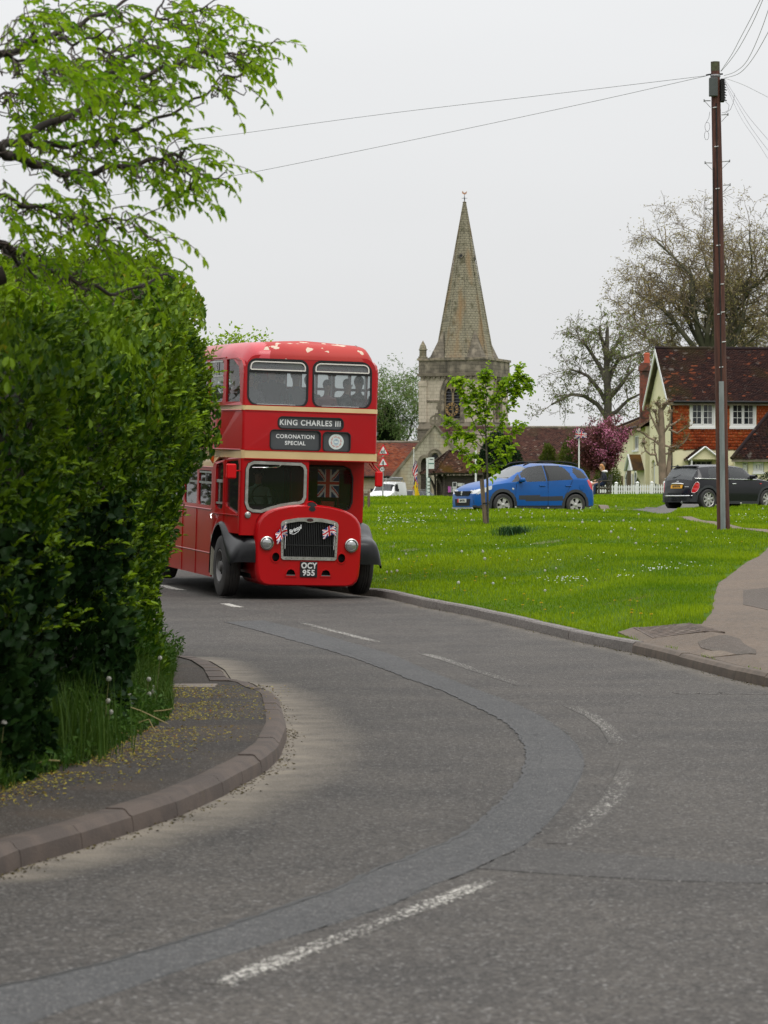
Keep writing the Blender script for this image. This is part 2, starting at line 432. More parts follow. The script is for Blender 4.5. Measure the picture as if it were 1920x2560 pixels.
m_foot2 = surface('darker_footway',(.085,.066,.052),(.075,.06,.047),agg=.28,ascale=120,bump=.3)
m_foot3 = surface('pale_footway',(.16,.125,.09),(.15,.115,.085),agg=.3,ascale=120,bump=.3)
m_drive = surface('drive_tarmac',(.105,.098,.088),(.09,.084,.077),agg=.3,ascale=60,bump=.3)
# ---------------------------------------------------------------- ground far below everything
mb = MB(); mb.grid([[(x,y,-.06) for x in (-3000,0,3000)] for y in (-200,1000,5000)])
mb.build('ground',M('far_ground',(.05,.075,.02),rough=.95,c2=(.06,.06,.03),scale=.05),kind='structure')
# ---------------------------------------------------------------- road
LK = [(0,2185),(54,2169),(207,2123),(335,2081),(445,2043),(565,1988),(601,1966),(666,1930),(700,1897),(718,1848),(716,1824),(700,1771),(674,1737),(633,1711)]
lk = [on_road(*p) for p in LK]
LK2 = [(584,1708),(563,1677),(527,1655),(488,1646),(430,1644),(340,1646)]
lk2 = [on_road(*p) for p in LK2]
xs = np.concatenate([np.arange(-14,-5,1.),np.arange(-5,-3,.2),np.arange(-3,.6,.09),np.arange(.6,6,.2),np.arange(6,14,1.)])
ys = np.concatenate([np.arange(2,9,.5),np.arange(9,34,.12),np.arange(34,60,.5),np.arange(60,96,2.)])
Xg,Yg = np.meshgrid(xs,ys)
Zg = np.vectorize(rz)(Yg)
V = np.stack([Xg,Yg,Zg],-1).reshape(-1,3)
ny,nx = Xg.shape
i,j = np.meshgrid(np.arange(ny-1),np.arange(nx-1),indexing='ij'); a = (i*nx+j).ravel()
road = np_mesh('road',V,np.stack([a,a+1,a+nx+1,a+nx],1),m_road,kind='structure')
def dist_poly(P,pts):
    d = np.full(len(P),1e9)
    for a,b in zip(pts[:-1],pts[1:]):
        a = np.array(a[:2]); b = np.array(b[:2]); ab = b-a; t = np.clip(((P-a)@ab)/(ab@ab),0,1)
        d = np.minimum(d,np.linalg.norm(P-(a+t[:,None]*ab),axis=1))
    return d
P2 = V[:,:2]
dl = dist_poly(P2,lk+lk2); wl = np.interp(P2[:,1],[11,14,19,22,28,33],[.34,.42,.58,.58,.42,.42])
dust = np.clip(1-dl/wl,0,1)**1.0*1.0
dr = dist_poly(P2,[Vector((x,y,0)) for x,y in zip(rkx[1:],rky[1:])])
dust = np.maximum(dust,np.clip(1-dr/.25,0,1)*.5)
at = road.data.attributes.new('dust','FLOAT','POINT'); at.data.foreach_set('value',dust.astype(np.float32))
def ribbon(name,A,B,mat,dz,nseg=4,zf=None,kind='structure',wear=None,parent=None):
    """sheet between two pixel polylines (same count) draped dz over the road"""
    zf = zf or (lambda X,Y: rz(Y))
    A = [on_road(*p) for p in A]; B = [on_road(*p) for p in B]
    def dens(Q):
        o = []
        for k in range(len(Q)-1):
            for t in range(nseg):
                t /= nseg
                p0 = Q[max(k-1,0)]; p1 = Q[k]; p2 = Q[k+1]; p3 = Q[min(k+2,len(Q)-1)]
                o.append(.5*((2*p1)+(p2-p0)*t+(2*p0-5*p1+4*p2-p3)*t*t+(3*p1-p0-3*p2+p3)*t**3))
        return o+[Q[-1]]
    A = dens(A); B = dens(B); nv = 5; rows = []
    for p,q in zip(A,B):
        r_ = [(lambda s: (s.x,s.y,zf(s.x,s.y)+dz))(p.lerp(q,v/(nv-1))) for v in range(nv)]; e1 = (p-q).normalized()*.012
        rows.append([(p.x+e1.x,p.y+e1.y,r_[0][2]-dz-.003)]+r_+[(q.x-e1.x,q.y-e1.y,r_[-1][2]-dz-.003)])
    mb = MB(); mb.grid(rows); o = mb.build(name,mat,parent,kind=kind if parent is None else None)
    if wear is not None:
        at = o.data.attributes.new('wear','FLOAT','POINT'); n = len(rows); vals = []
        for k in range(n):
            u = k/(n-1); e = min(1,min(u,1-u)*8)
            for v in range(nv): vals.append(wear(u)-(.0 if 0 < v < nv-1 else .22)-(1-e)*.25)
        at.data.foreach_set('value',vals)
    return o,A,B
bo = [(657,1551),(720,1566),(830,1593),(975,1636),(1054,1670),(1164,1714),(1269,1753),(1355,1793),(1423,1843),(1456,1892),(1450,1941),(1410,2009),(1349,2076),(1300,2119),(1190,2172),(1099,2205),(984,2259),(810,2317),(521,2403),(231,2502),(116,2542),(-120,2640)]
bi = [(565,1556),(690,1589),(830,1628),(950,1669),(1010,1692),(1103,1726),(1195,1769),(1263,1806),(1306,1849),(1318,1892),(1306,1941),(1263,1996),(1201,2052),(1127,2101),(1054,2132),(926,2183),(800,2240),(694,2276),(463,2351),(116,2444),(0,2467),(-120,2500)]
_,A_,B_ = ribbon('trench_repair',bo,bi,m_patch,.004)
ribbon('trench_repair',[(1300,2119),(1447,2131),(1700,2151),(1960,2172)],[(1190,2172),(1400,2188),(1700,2204),(1960,2211)],m_patch2,.0055)
def seam(pts,w=.012,name='tar_seam',jit=.012,dz=.0055,gaps=0.):
    rr = random.Random(len(pts)); q = []
    for a,b in zip(pts[:-1],pts[1:]):
        n = max(1,int((b-a).length/.06))
        for k in range(n): q.append(a.lerp(b,k/n))
    mb = MB(); rows = []
    dx = 0.; dy = 0.
    for k,p in enumerate(q):
        d = (q[min(k+1,len(q)-1)]-q[max(k-1,0)]); d.z = 0; d.normalize(); nrm = Vector((-d.y,d.x,0))
        dx = dx*.7+rr.uniform(-jit,jit); ww = w*rr.uniform(.25,1.3)
        if gaps and rr.random() < gaps: ww *= .1
        c = p+nrm*dx
        rows.append([(c.x-nrm.x*ww,c.y-nrm.y*ww,rz(c.y)+dz),(c.x+nrm.x*ww,c.y+nrm.y*ww,rz(c.y)+dz)])
    mb.grid(rows); return mb.build(name,m_seam,kind='structure')
seam(B_,w=.014); seam(A_[:70],w=.006,gaps=.5)

seam([on_road(*p) for p in [(640,1533),(760,1531),(900,1528),(1000,1531),(1095,1533)]],w=.012)
seam([on_road(*p) for p in [(400,1531),(460,1530),(560,1540),(640,1546)]],w=.012,gaps=.3)
seam([on_road(*p) for p in [(820,1612),(930,1655),(985,1681)]],w=.008)
seam([on_road(*p) for p in [(0,2395),(180,2372),(330,2330),(500,2300),(640,2262)]],w=.0035,gaps=.55,jit=.02)
seam([on_road(*p) for p in [(1330,1800),(1350,1880),(1345,1960),(1300,2030),(1240,2075)]],w=.003,gaps=.6,jit=.02)
seam([on_road(*p) for p in [(700,1985),(690,2060),(620,2130),(520,2170)]],w=.003,gaps=.6,jit=.03)
def dash(A,B,w,kind=0):
    """painted dash, pixel centre line from list, half width w (m)"""
    C = [on_road(*p) for p in A]; rows = []; q = []
    for a,b in zip(C[:-1],C[1:]):
        n = 10
        for k in range(n): q.append(a.lerp(b,k/n))
    q.append(C[-1])
    for k,p in enumerate(q):
        d = (q[min(k+1,len(q)-1)]-q[max(k-1,0)]); d.z = 0; d.normalize(); nm = Vector((-d.y,d.x,0))
        rows.append([(p.x+nm.x*w*s,p.y+nm.y*w*s,rz(p.y)+(.004 if abs(s) < 1.1 else -.003)) for s in (-1.15,-1,-.6,0,.6,1,1.15)])
    def endrow(r,o_): return [(a[0]+(a[0]-b[0])*.15,a[1]+(a[1]-b[1])*.15,rz(a[1])-.003) for a,b in zip(r,o_)]
    rows = [endrow(rows[0],rows[1])]+rows+[endrow(rows[-1],rows[-2])]
    mb = MB(); mb.grid(rows); o = mb.build('road_marking',m_paint,kind='structure')
    at = o.data.attributes.new('wear','FLOAT','POINT'); vals = []; n = len(rows)
    for k in range(n):
        u = k/(n-1); e = min(1,min(u,1-u)*10)
        for v in range(7): vals.append(B(u)-(.25,.22,0,0,0,.22,.25)[v]-(1-e)*.3)
    at.data.foreach_set('value',vals)
dash([(545,2463),(700,2401),(900,2327),(1060,2267),(1222,2203)],lambda u: .56+.10*math.sin(u*9),.058)
dash([(1400,2110),(1450,2075),(1520,2010),(1560,1950),(1577,1905)],lambda u: .44-.5*abs(u-.5),.065)
dash([(1545,1860),(1520,1820),(1480,1790),(1425,1765)],lambda u: .43-.25*abs(u-.5),.06)
dash([(1310,1715),(1190,1676),(1120,1652),(1060,1635)],lambda u: .25+.34*u,.065)
dash([(945,1605),(860,1584),(800,1569),(755,1557)],lambda u: .6-.25*abs(u-.3),.065)
dash([(598,1518),(580,1514),(562,1509)],lambda u: .85,.07)
dash([(455,1475),(437,1472),(420,1467),(404,1463)],lambda u: .85,.08)
dash([(1800,1735),(1750,1733),(1690,1734)],lambda u: .25,.1)
dash([(1920,1736),(1860,1734),(1800,1734)],lambda u: .2,.1)
# ---------------------------------------------------------------- kerbs
m_granite = M('granite_kerb',(.17,.15,.135),rough=.75,c2=(.09,.078,.068),scale=30,lo=.42,hi=.62,c3=(.26,.24,.22),scale3=90,lo3=.55,hi3=.62,bump=.5,bscale=60)
m_conc = M('concrete_kerb',(.115,.088,.066),rough=.85,c2=(.085,.066,.05),scale=6,c3=(.16,.125,.09),scale3=70,lo3=.6,hi3=.66,bump=.3,bscale=90)
m_conc_l = M('brown_kerb',(.088,.064,.05),rough=.8,c2=(.062,.046,.037),scale=5,c3=(.12,.085,.05),scale3=2.2,lo3=.6,hi3=.75,bump=.35,bscale=80)
def interp_line(pts,x,key=0):
    return
def kerb(name,line,joints,h,wdt,mat,side,batter=.03,drop=None,rough=0.):
    """line: world points of the foot; joints: arc-length fractions list of world points index params"""
    e = empty(name); e['kind'] = 'structure'
    # cumulative
    cum = [0]
    for a,b in zip(line[:-1],line[1:]): cum.append(cum[-1]+(b-a).length)
    def at(s):
        s = max(0,min(cum[-1],s)); k = 0
        while k < len(cum)-2 and cum[k+1] < s: k += 1
        t = (s-cum[k])/max(1e-6,cum[k+1]-cum[k]); p = line[k].lerp(line[k+1],t); d = (line[k+1]-line[k]).normalized(); return p,d
    for n_,(s0,s1) in enumerate(zip(joints[:-1],joints[1:])):
        g = .004; nn = 3; mb = MB(); rows = []
        dz = random.uniform(-.004,.004)
        for k in range(nn):
            s = s0+g+(s1-s0-2*g)*k/(nn-1); p,_ = at(s); pa,_ = at(s-.15); pb,_ = at(s+.15); d = (pb-pa); d.z = 0; d.normalize()
            nm = Vector((-d.y,d.x,0))*side
            hh = h if drop is None else drop(p)
            r0 = rz(p.y); jj = lambda: random.uniform(-rough,rough)
            ht = hh+dz
            prof = [(0,-.05),(.004+jj(),ht*.35),(.012+jj(),ht-batter*.95),(.02+batter*.12,ht-batter*.78),(.012+batter*.85,ht-.006),(.02+batter,ht),(wdt,ht),(wdt,-.05)]
            rows.append([(p.x+nm.x*u,p.y+nm.y*u,r0+v) for u,v in prof])
        mb.grid(rows)
        m_ = len(rows[0]); mb.f += [tuple(range(m_)),tuple(range((nn-1)*m_,nn*m_))]; mb.m += [0,0]; mb.c += [None,None]
        mb.build('kerb_stone',mat,e,smooth=28)
    return e
def arc_of(line,pxs):
    """arc length on line where projected photo x equals value"""
    cum = [0]; X = []
    for a,b in zip(line[:-1],line[1:]): cum.append(cum[-1]+(b-a).length)
    P = [960+p.x/p.y*F for p in line]
    return [float(np.interp(x,P,cum)) for x in pxs] if P[0] < P[-1] else [float(np.interp(-x,[-q for q in P],cum)) for x in pxs]
Lr = [Vector((-4.6,65.2,.2)),Vector((-1.3,53.5,.2))]+rk+[Vector((4.3,24,0)),Vector((5.6,20,0))]
P = [960+p.x/p.y*F for p in Lr]
jr = arc_of(Lr,[943,997,1024,1058.6,1090.6,1124,1160.7,1198,1235,1276,1324,1360,1422.6,1484,1531.5,1579.4])
jr = [jr[0]-.9*k for k in range(14,0,-1) if jr[0]-.9*k > 0]+jr
kerb('granite_kerb',Lr,jr,.125,.14,m_granite,1,batter=.02,rough=.006)
jc = arc_of(Lr,[1579.4,1641,1699,1773,1834.6,1908]); jc += [jc[-1]+.9*k for k in range(1,7)]
kerb('concrete_kerb',Lr,jc,.118,.14,m_conc,1,batter=.035)
Ll = [Vector((-1.9,12.2,0)),Vector((-1.75,12.9,0))]+[p.copy() for p in lk]
# cumulative joints on left kerb
cum = [0]
for a,b in zip(Ll[:-1],Ll[1:]): cum.append(cum[-1]+(b-a).length)
jl = [cum[0],cum[3],cum[4],cum[5],cum[6],cum[6]+(cum[7]-cum[6])*.95]
s = jl[-1]
while s+.75 < cum[-1]: s += .72; jl.append(s)
jl[-1] = cum[-1]-.02
jl += [jl[-1]+.35]; Ll.append(lk2[0]+Vector((.0,.35,0))); Ll.append(lk2[0]+Vector((-.1,.9,0)))
kerb('left_kerb',Ll,jl+[jl[-1]+.4],.115,.15,m_conc_l,1,batter=.04,drop=lambda p: .118-.092*smooth01((p.y-24.6)/3.2))
Lf = [p.copy() for p in lk2]
cumf = [0]
for a,b in zip(Lf[:-1],Lf[1:]): cumf.append(cumf[-1]+(b-a).length)
jf = [k*cumf[-1]/10 for k in range(11)]
kerb('far_left_kerb',Lf,jf,.032,.22,m_conc_l,1,batter=.05)
# ---------------------------------------------------------------- pavement left, footway right
def inner(line,side,w):
    o = []
    for k,p in enumerate(line):
        d = line[min(k+1,len(line)-1)]-line[max(k-1,0)]; d.z = 0; d.normalize(); o.append(Vector((p.x-d.y*side*w,p.y+d.x*side*w,0)))
    return o
def sheet(name,pts,zf,mat,step=None,kind='structure',parent=None):
    """polygon filled and draped"""
    bm = bmesh.new(); vs = [bm.verts.new((p[0],p[1],0)) for p in pts]; f = bm.faces.new(vs)
    if step:
        bb = [min(p[k] for p in pts) for k in (0,1)]+[max(p[k] for p in pts) for k in (0,1)]
        for ax in (0,1):
            c = bb[ax]+step
            while c < bb[ax+2]:
                bmesh.ops.bisect_plane(bm,geom=bm.verts[:]+bm.edges[:]+bm.faces[:],plane_co=(c if ax == 0 else 0,c if ax else 0,0),plane_no=(1-ax,ax,0)); c += step
    bmesh.ops.triangulate(bm,faces=bm.faces[:])
    for v in bm.verts: v.co.z = zf(v.co.x,v.co.y)
    bmesh.ops.recalc_face_normals(bm,faces=bm.faces[:])
    if sum(f.normal.z for f in bm.faces) < 0: bmesh.ops.reverse_faces(bm,faces=bm.faces[:])
    be = [e for e in bm.edges if len(e.link_faces) == 1]; ex = bmesh.ops.extrude_edge_only(bm,edges=be)
    for v in ex['geom']:
        if isinstance(v,bmesh.types.BMVert): v.co.z -= .035
    me = bpy.data.meshes.new(name); bm.to_mesh(me); bm.free(); me.materials.append(mat)
    o = bpy.data.objects.new(name,me); col.objects.link(o)
    if parent: o.parent = parent
    elif kind: o['kind'] = kind
    return o
def zpave(X,Y):
    return .112-.092*smooth01((Y-24.6)/3.2)
inn = inner(Ll[:-2],1,.13)
edge = [p for p in inn if p.y < 28.3]
pts = [(p.x,p.y) for p in edge]+[(-1.25,28.25)]+[(p.x,p.y) for p in inner(Lf,1,.2)]+[(-5,33.0),(-7,33),(-7,11.5),(-2.1,11.5)]
sheet('pavement',pts,zpave,m_pave,step=.5)
q = [on_road(*p) for p in [(422,1706),(519,1708),(512,1716),(418,1715)]]
mb = MB(); a,b_ = -1.98,-1.5
mb.box(-1.98,-1.52,27.2,27.75,-.02,.034); tag(mb.build('edging_slab',M('pale_concrete',(.2,.16,.125),c2=(.16,.13,.1),scale=9,bump=.2)),kind='structure')
FW = [(1920,1370),(1861,1411),(1796,1459),(1785,1494),(1779,1535),(1755,1562),(1690,1566),(1583,1570),(1545,1582)]
fw = [on_green(*p) for p in FW]
kin = inner(Lr,1,.13)
kin = [p for p in kin if p.x > fw[-1].x-.02]
fpoly = [(p.x,p.y) for p in fw]+[(p.x,p.y) for p in kin]+[(9,20),(12,26),(11,45),(fw[0].x+1.6,fw[0].y+6)]
sheet('footway',fpoly,lambda X,Y: float(zgreen(X,Y))+.011,m_foot,step=.4)
def gsheet(name,pix,mat,dz):
    sheet(name,[(p.x,p.y) for p in [on_green(*q) for q in pix]],lambda X,Y: float(zgreen(X,Y))+dz,mat,step=.3)
gsheet('footway_patch',[(1858,1478),(1930,1470),(1990,1520),(1930,1530),(1858,1514)],m_foot2,.015)
gsheet('footway_patch',[(1752,1622),(1745,1608),(1775,1597),(1815,1590),(1850,1600),(1860,1612),(1890,1628),(1890,1638),(1840,1640),(1790,1632)],m_foot2,.015)
gsheet('footway_patch',[(1750,1640),(1765,1632),(1805,1631),(1840,1640),(1800,1645),(1770,1647)],m_foot3,.019)
gsheet('path',[(1692,1293),(1728,1293),(1791,1306),(1829,1314),(1862,1322),(1925,1326),(1925,1334),(1862,1326),(1791,1315),(1740,1306),(1710,1298)],m_foot3,.02)
gsheet('drive',[(1566,1276),(1642,1270),(1664,1262),(1760,1256),(1800,1262),(1740,1270),(1677,1283),(1652,1287),(1609,1279)],m_drive,.02)
gsheet('path',[(1455,1262),(1468,1257),(1485,1261),(1523,1271),(1566,1276),(1540,1277),(1500,1269)],m_foot3,.02)
m_bare = M('bare_earth',(.11,.075,.028),rough=1,c2=(.07,.09,.012),scale=9,c3=(.06,.11,.008),scale3=14,lo3=.45,hi3=.55,bump=.5)
BARE = [[(1318,1361),(1360,1354),(1400,1350),(1418,1350),(1395,1356),(1350,1362)],[(1000,1378),(1015,1373),(1042,1370),(1045,1376),(1020,1380)],[(970,1368),(985,1362),(990,1367),(980,1371)],[(1270,1460),(1285,1455),(1292,1459),(1280,1463)]]
for Q in BARE: gsheet('bare_patch',Q,m_bare,.008)
# metal access cover: frame and ribs
cv = empty('access_cover',label='large rusty brown ribbed access cover set in the footway corner beside the grass',cat='manhole cover')
c4p = [on_green(*p) for p in [(1583.5,1573.5),(1723,1562),(1812.6,1585),(1631.6,1600)]]
m_rust = M('rusty_iron',(.12,.085,.062),rough=.7,metal=.3,c2=(.07,.05,.04),scale=12,c3=(.2,.16,.125),scale3=5,lo3=.55,hi3=.7,bump=.3)
def cvp(u,v,z):
    p = c4p[0].lerp(c4p[1],u).lerp(c4p[3].lerp(c4p[2],u),v); return (p.x,p.y,float(zgreen(p.x,p.y))+.006+z)
mb = MB(); mb.plate([(0,0),(1,0),(1,1),(0,1)],[],lambda u,v,w_: cvp(u,v,.006-w_),.02); mb.build('lid',m_rust,cv)
for k in range(9):
    v0 = .03+k*.108; v1 = v0+.075
    for u0,u1 in ((.06,.72),(.74,.97)):
        if k in (0,8) or True:
            mb = MB(); mb.plate([(u0,v0),(u1,v0),(u1,v1),(u0,v1)],[],lambda u,v,w_: cvp(u,v,.014-w_),.012); mb.build('rib',m_rust,cv)
for (u0,u1,v0,v1) in ((0,.05,0,1),(.72,.74,0,1),(.975,1,0,1)):
    mb = MB(); mb.plate([(u0,v0),(u1,v0),(u1,v1),(u0,v1)],[],lambda u,v,w_: cvp(u,v,.018-w_),.02); mb.build('frame',m_rust,cv)
# ---------------------------------------------------------------- green (village green lawn ground)
gx = np.concatenate([np.arange(-60,-14,4.),np.arange(-14,16,.4),np.arange(16,80,4.)])
def inpoly2(x,y,P_):
    if not (P_ and x > 2.4 and y < 75): return 0
    c = False
    for i in range(len(P_)):
        x1,y1 = P_[i]; x2,y2 = P_[i-1]
        if (y1 > y) != (y2 > y) and x < (x2-x1)*(y-y1)/(y2-y1)+x1: c = not c
    return int(c)
fin = [(p[0]+.28,p[1]-.15) for p in fpoly[:len(fw)]]+[(p[0]+.02,p[1]) for p in fpoly[len(fw):]]
rows = []; T_ = np.concatenate([[0,.004],np.linspace(.012,1,110)**1.35])
for X in gx:
    y0 = Yk(X-.142); y1 = 170.
    yy = y0+(y1-y0)*T_; zz_ = zgreen(np.full_like(yy,X),yy); zz_ = zz_-.05*np.array([inpoly2(X,y,fin) for y in yy]); rows.append(np.stack([np.full_like(yy,X),yy,zz_],1))
V = np.array(rows); n1,n2 = V.shape[:2]; i,j = np.meshgrid(np.arange(n1-1),np.arange(n2-1),indexing='ij'); a = (i*n2+j).ravel()
m_soil = M('lawn_ground',(.045,.10,.004),rough=.95,spec=.1,c2=(.07,.12,.006),scale=.5,c3=(.075,.06,.025),scale3=1.6,lo3=.62,hi3=.72,bump=.4,bscale=30)
np_mesh('lawn_ground',V.reshape(-1,3),np.stack([a,a+n2,a+n2+1,a+1],1),m_soil,kind='structure',smooth=True)
mb = MB(); mb.grid([[(x,y,2.04 if y < 200 else 2.0) for x in (-300,-60,80,400)] for y in (165,400,900)])
mb.build('far_green',m_soil,kind='structure')
mb = MB(); mb.grid([[(x,y,.08) for x in (-60,-20,-4.2)] for y in (5,30,50)]); mb.build('hedge_bank',M('bank_soil',(.04,.035,.02),c2=(.03,.045,.012),scale=3,rough=1),kind='structure')
# ================================================================ people
m_skin = M('skin',(.52,.30,.21),rough=.5)
def skin_body(name,joints,bones,mats,matfn,parent,sub=2,root=0):
    """one continuous surface grown along the skeleton"""
    me = bpy.data.meshes.new(name); me.from_pydata([j[:3] for j in joints],bones,[])
    o = bpy.data.objects.new(name,me); col.objects.link(o)
    mo = o.modifiers.new('s','SKIN'); mo.use_smooth_shade = True
    for k,j in enumerate(joints):
        r_ = j[3]; o.data.skin_vertices[0].data[k].radius = (r_,j[4] if len(j) > 4 else r_)
    o.data.skin_vertices[0].data[root].use_root = True
    sb = o.modifiers.new('b','SUBSURF'); sb.levels = sub; sb.render_levels = sub
    dg = bpy.context.evaluated_depsgraph_get(); m2 = bpy.data.meshes.new_from_object(o.evaluated_get(dg))
    bpy.data.objects.remove(o)
    m2.materials.clear()
    for m in mats: m2.materials.append(m)
    m2.polygons.foreach_set('material_index',[matfn(p.center) for p in m2.polygons]); m2.polygons.foreach_set('use_smooth',[True]*len(m2.polygons))
    r_ = bpy.data.objects.new(name,m2); col.objects.link(r_); r_.parent = parent
    return r_
def blob(name,c,r,mat,parent,n=14,fn=None,noise=0.):
    """shaped ellipsoid (hair, cap)"""
    mb = MB(); rows = []; rr = random.Random(int(c[2]*1000))
    for i in range(n+1):
        a = math.pi*i/n; row = []
        for j in range(n*2):
            t = math.pi*j/n; p = Vector((math.sin(a)*math.cos(t),math.sin(a)*math.sin(t),math.cos(a)))
            s = 1+noise*math.sin(7*p.x+5*p.z+3*p.y)
            if fn: s *= fn(p)
            row.append((c[0]+p.x*r[0]*s,c[1]+p.y*r[1]*s,c[2]+p.z*r[2]*s))
        rows.append(row)
    mb.grid(rows,wrap=True); return mb.build(name,mat,parent,smooth=80)
def head_parts(par,hc,face,hair_mat,skin=m_skin,s=1.,long=0):
    """face direction unit vector (horizontal), hc head centre; adds nose, ears, eyes, mouth, hair"""
    f = Vector(face).normalized(); rt = f.cross(Vector((0,0,1))).normalized(); up = rt.cross(f)
    hc = Vector(hc)
    mb = MB()
    for sx in (-1,1):
        mb.lathe([(0,-.006),(.011*s,0),(0,.006)],8,T=Matrix.Translation(hc+f*.088*s+rt*sx*.032*s+up*.01*s) @ f.to_track_quat('Z','Y').to_matrix().to_4x4())
    mb.build('eyes',M('eye_dark',(.03,.02,.015),rough=.3),par,smooth=60)
    mb = MB(); a = hc+f*.088*s
    mb.add([a+up*.02*s,a+up*-.02*s+rt*.014*s,a+up*-.02*s-rt*.014*s,a+f*.024*s-up*.016*s],[(0,1,3),(0,3,2),(1,2,3)]); mb.build('nose',skin,par)
    mb = MB(); mb.tube([a-up*.043*s-rt*.02*s-f*.004,a-up*.045*s+f*.004,a-up*.043*s+rt*.02*s-f*.004],.005*s,6); mb.build('mouth',M('lips',(.35,.12,.1)),par,smooth=60)
    mb = MB()
    for sx in (-1,1): mb.lathe([(0,0),(.018*s,.004),(.024*s,.012),(.0,.014)],8,T=Matrix.Translation(hc+rt*sx*.07*s) @ (rt*sx).to_track_quat('Z','Y').to_matrix().to_4x4())
    mb.build('ears',skin,par,smooth=60)
    def fn(p):
        d = p.dot(f); return 1. if d < .25 or p.z > .35 else .80
    blob('hair',hc-f*.014*s+up*.02*s,(.088*s,.088*s,.108*s),hair_mat,par,12,fn,.03)
    if long:
        mb = MB(); b = hc-f*.055*s
        mb.tube([b+up*.03,b-up*.05*s-f*.02,b-up*long*.6-f*.02,b-up*long],[.06*s,.065*s,.05*s,.015],10); mb.build('hair',hair_mat,par,smooth=60)
def seated(name,loc,rz_,shirt,legs,hair,label,group=None,s=1.,lean=0.,skin=m_skin,long=0,parent=None,arms='lap'):
    """seated person facing local -y; loc = seat point"""
    e = empty(name,loc,(0,0,rz_),label,'person',group)
    z = lambda v: v*s
    J = [(0,0,z(.10),.145*s,.11*s),(0,z(.01),z(.30),.135*s,.095*s),(0,z(.0)-lean*.5,z(.48),.15*s,.1*s),(0,-lean,z(.565),.055*s),(0,-lean*1.2-z(.01),z(.64),.052*s),(0,-lean*1.3-z(.02),z(.72),.078*s,.09*s),(0,-lean*1.35-z(.015),z(.80),.07*s,.085*s),
         (z(.17),-lean*.8,z(.50),.052*s),(z(.22),-z(.05)-lean*.5,z(.27),.043*s),(z(.13),-z(.27),z(.2),.033*s),(z(.08),-z(.36),z(.19),.028*s),
         (-z(.17),-lean*.8,z(.50),.052*s),(-z(.22),-z(.05)-lean*.5,z(.27),.043*s),(-z(.13),-z(.27),z(.2),.033*s),(-z(.08),-z(.36),z(.19),.028*s),
         (z(.1),-z(.2),z(.08),.085*s),(z(.11),-z(.46),z(.07),.06*s),(z(.11),-z(.47),-z(.36),.042*s),(z(.11),-z(.6),-z(.4),.03*s),
         (-z(.1),-z(.2),z(.08),.085*s),(-z(.11),-z(.46),z(.07),.06*s),(-z(.11),-z(.47),-z(.36),.042*s),(-z(.11),-z(.6),-z(.4),.03*s)]
    B = [(0,1),(1,2),(2,3),(3,4),(4,5),(5,6),(2,7),(7,8),(8,9),(9,10),(2,11),(11,12),(12,13),(13,14),(0,15),(15,16),(16,17),(17,18),(0,19),(19,20),(20,21),(21,22)]
    def mf(c):
        if c.z > s*.575: return 0
        if c.y < -s*.29 and c.z > s*.14: return 0
        if c.z < s*.17 and (c.y < -s*.08) : return 2
        return 1
    skin_body('body',J,B,[skin,shirt,legs],mf,e,sub=1)
    head_parts(e,(0,-lean*1.33-.015*s,.765*s),(0,-1,-.1),hair,skin,s,long)
    return e
# ================================================================ double decker bus
m_red = M('bus_red',(.42,.003,.006),rough=.28,spec=.3,coat=.15,c2=(.35,.005,.007),scale=.9,lo=.35,hi=.7,c3=(.17,.02,.014),scale3=2.3,lo3=.6,hi3=.95,bump=.02,bscale=2)
m_redfade = M('faded_roof_red',(.42,.035,.026),rough=.55,spec=.3,c2=(.38,.022,.02),scale=1.2,c3=(.58,.47,.36),scale3=4.2,lo3=.59,hi3=.60)
m_redpink = M('roof_corner_red',(.52,.03,.045),rough=.38,coat=.3)
m_cream = M('bus_cream',(.66,.49,.25),rough=.4,coat=.3,c2=(.60,.43,.21),scale=1.5)
m_blk = M('gloss_black',(.006,.006,.007),rough=.3,spec=.35,coat=.0)
m_dark = M('matt_black',(.008,.008,.008),rough=.8)
m_rub = M('tyre_rubber',(.022,.021,.021),rough=.75,c2=(.04,.037,.034),scale=3,bump=.1)
m_alu = M('aluminium_trim',(.55,.54,.52),rough=.35,metal=.8,c2=(.42,.41,.38),scale=8)
m_chrome = M('chrome',(.8,.8,.8),rough=.08,metal=1)
m_lens = M('lamp_lens',(.35,.36,.35),rough=.08,metal=.6,spec=.8)
m_glass = glass_mat('window_glass',(.78,.82,.82),.95,dust=.20)
m_glassd = glass_mat('side_glass',(.8,.85,.85),.85,dust=.02)
m_glassk = glass_mat('cab_glass',(.6,.65,.62),.6,dust=.01)
m_white = M('white_paint',(.75,.74,.71),rough=.5)
m_off = M('letter_white',(.72,.73,.72),rough=.6)
m_blind = M('destination_blind',(.06,.065,.07),rough=.35,coat=.6)
m_grey = M('rim_grey',(.16,.155,.15),rough=.5,metal=.4)
m_int = M('bus_interior',(.09,.07,.06),rough=.8)
m_ceil = M('bus_ceiling',(.4,.38,.33),rough=.7)
m_seat = M('seat_moquette',(.11,.02,.02),rough=.9,c2=(.07,.03,.04),scale=20)
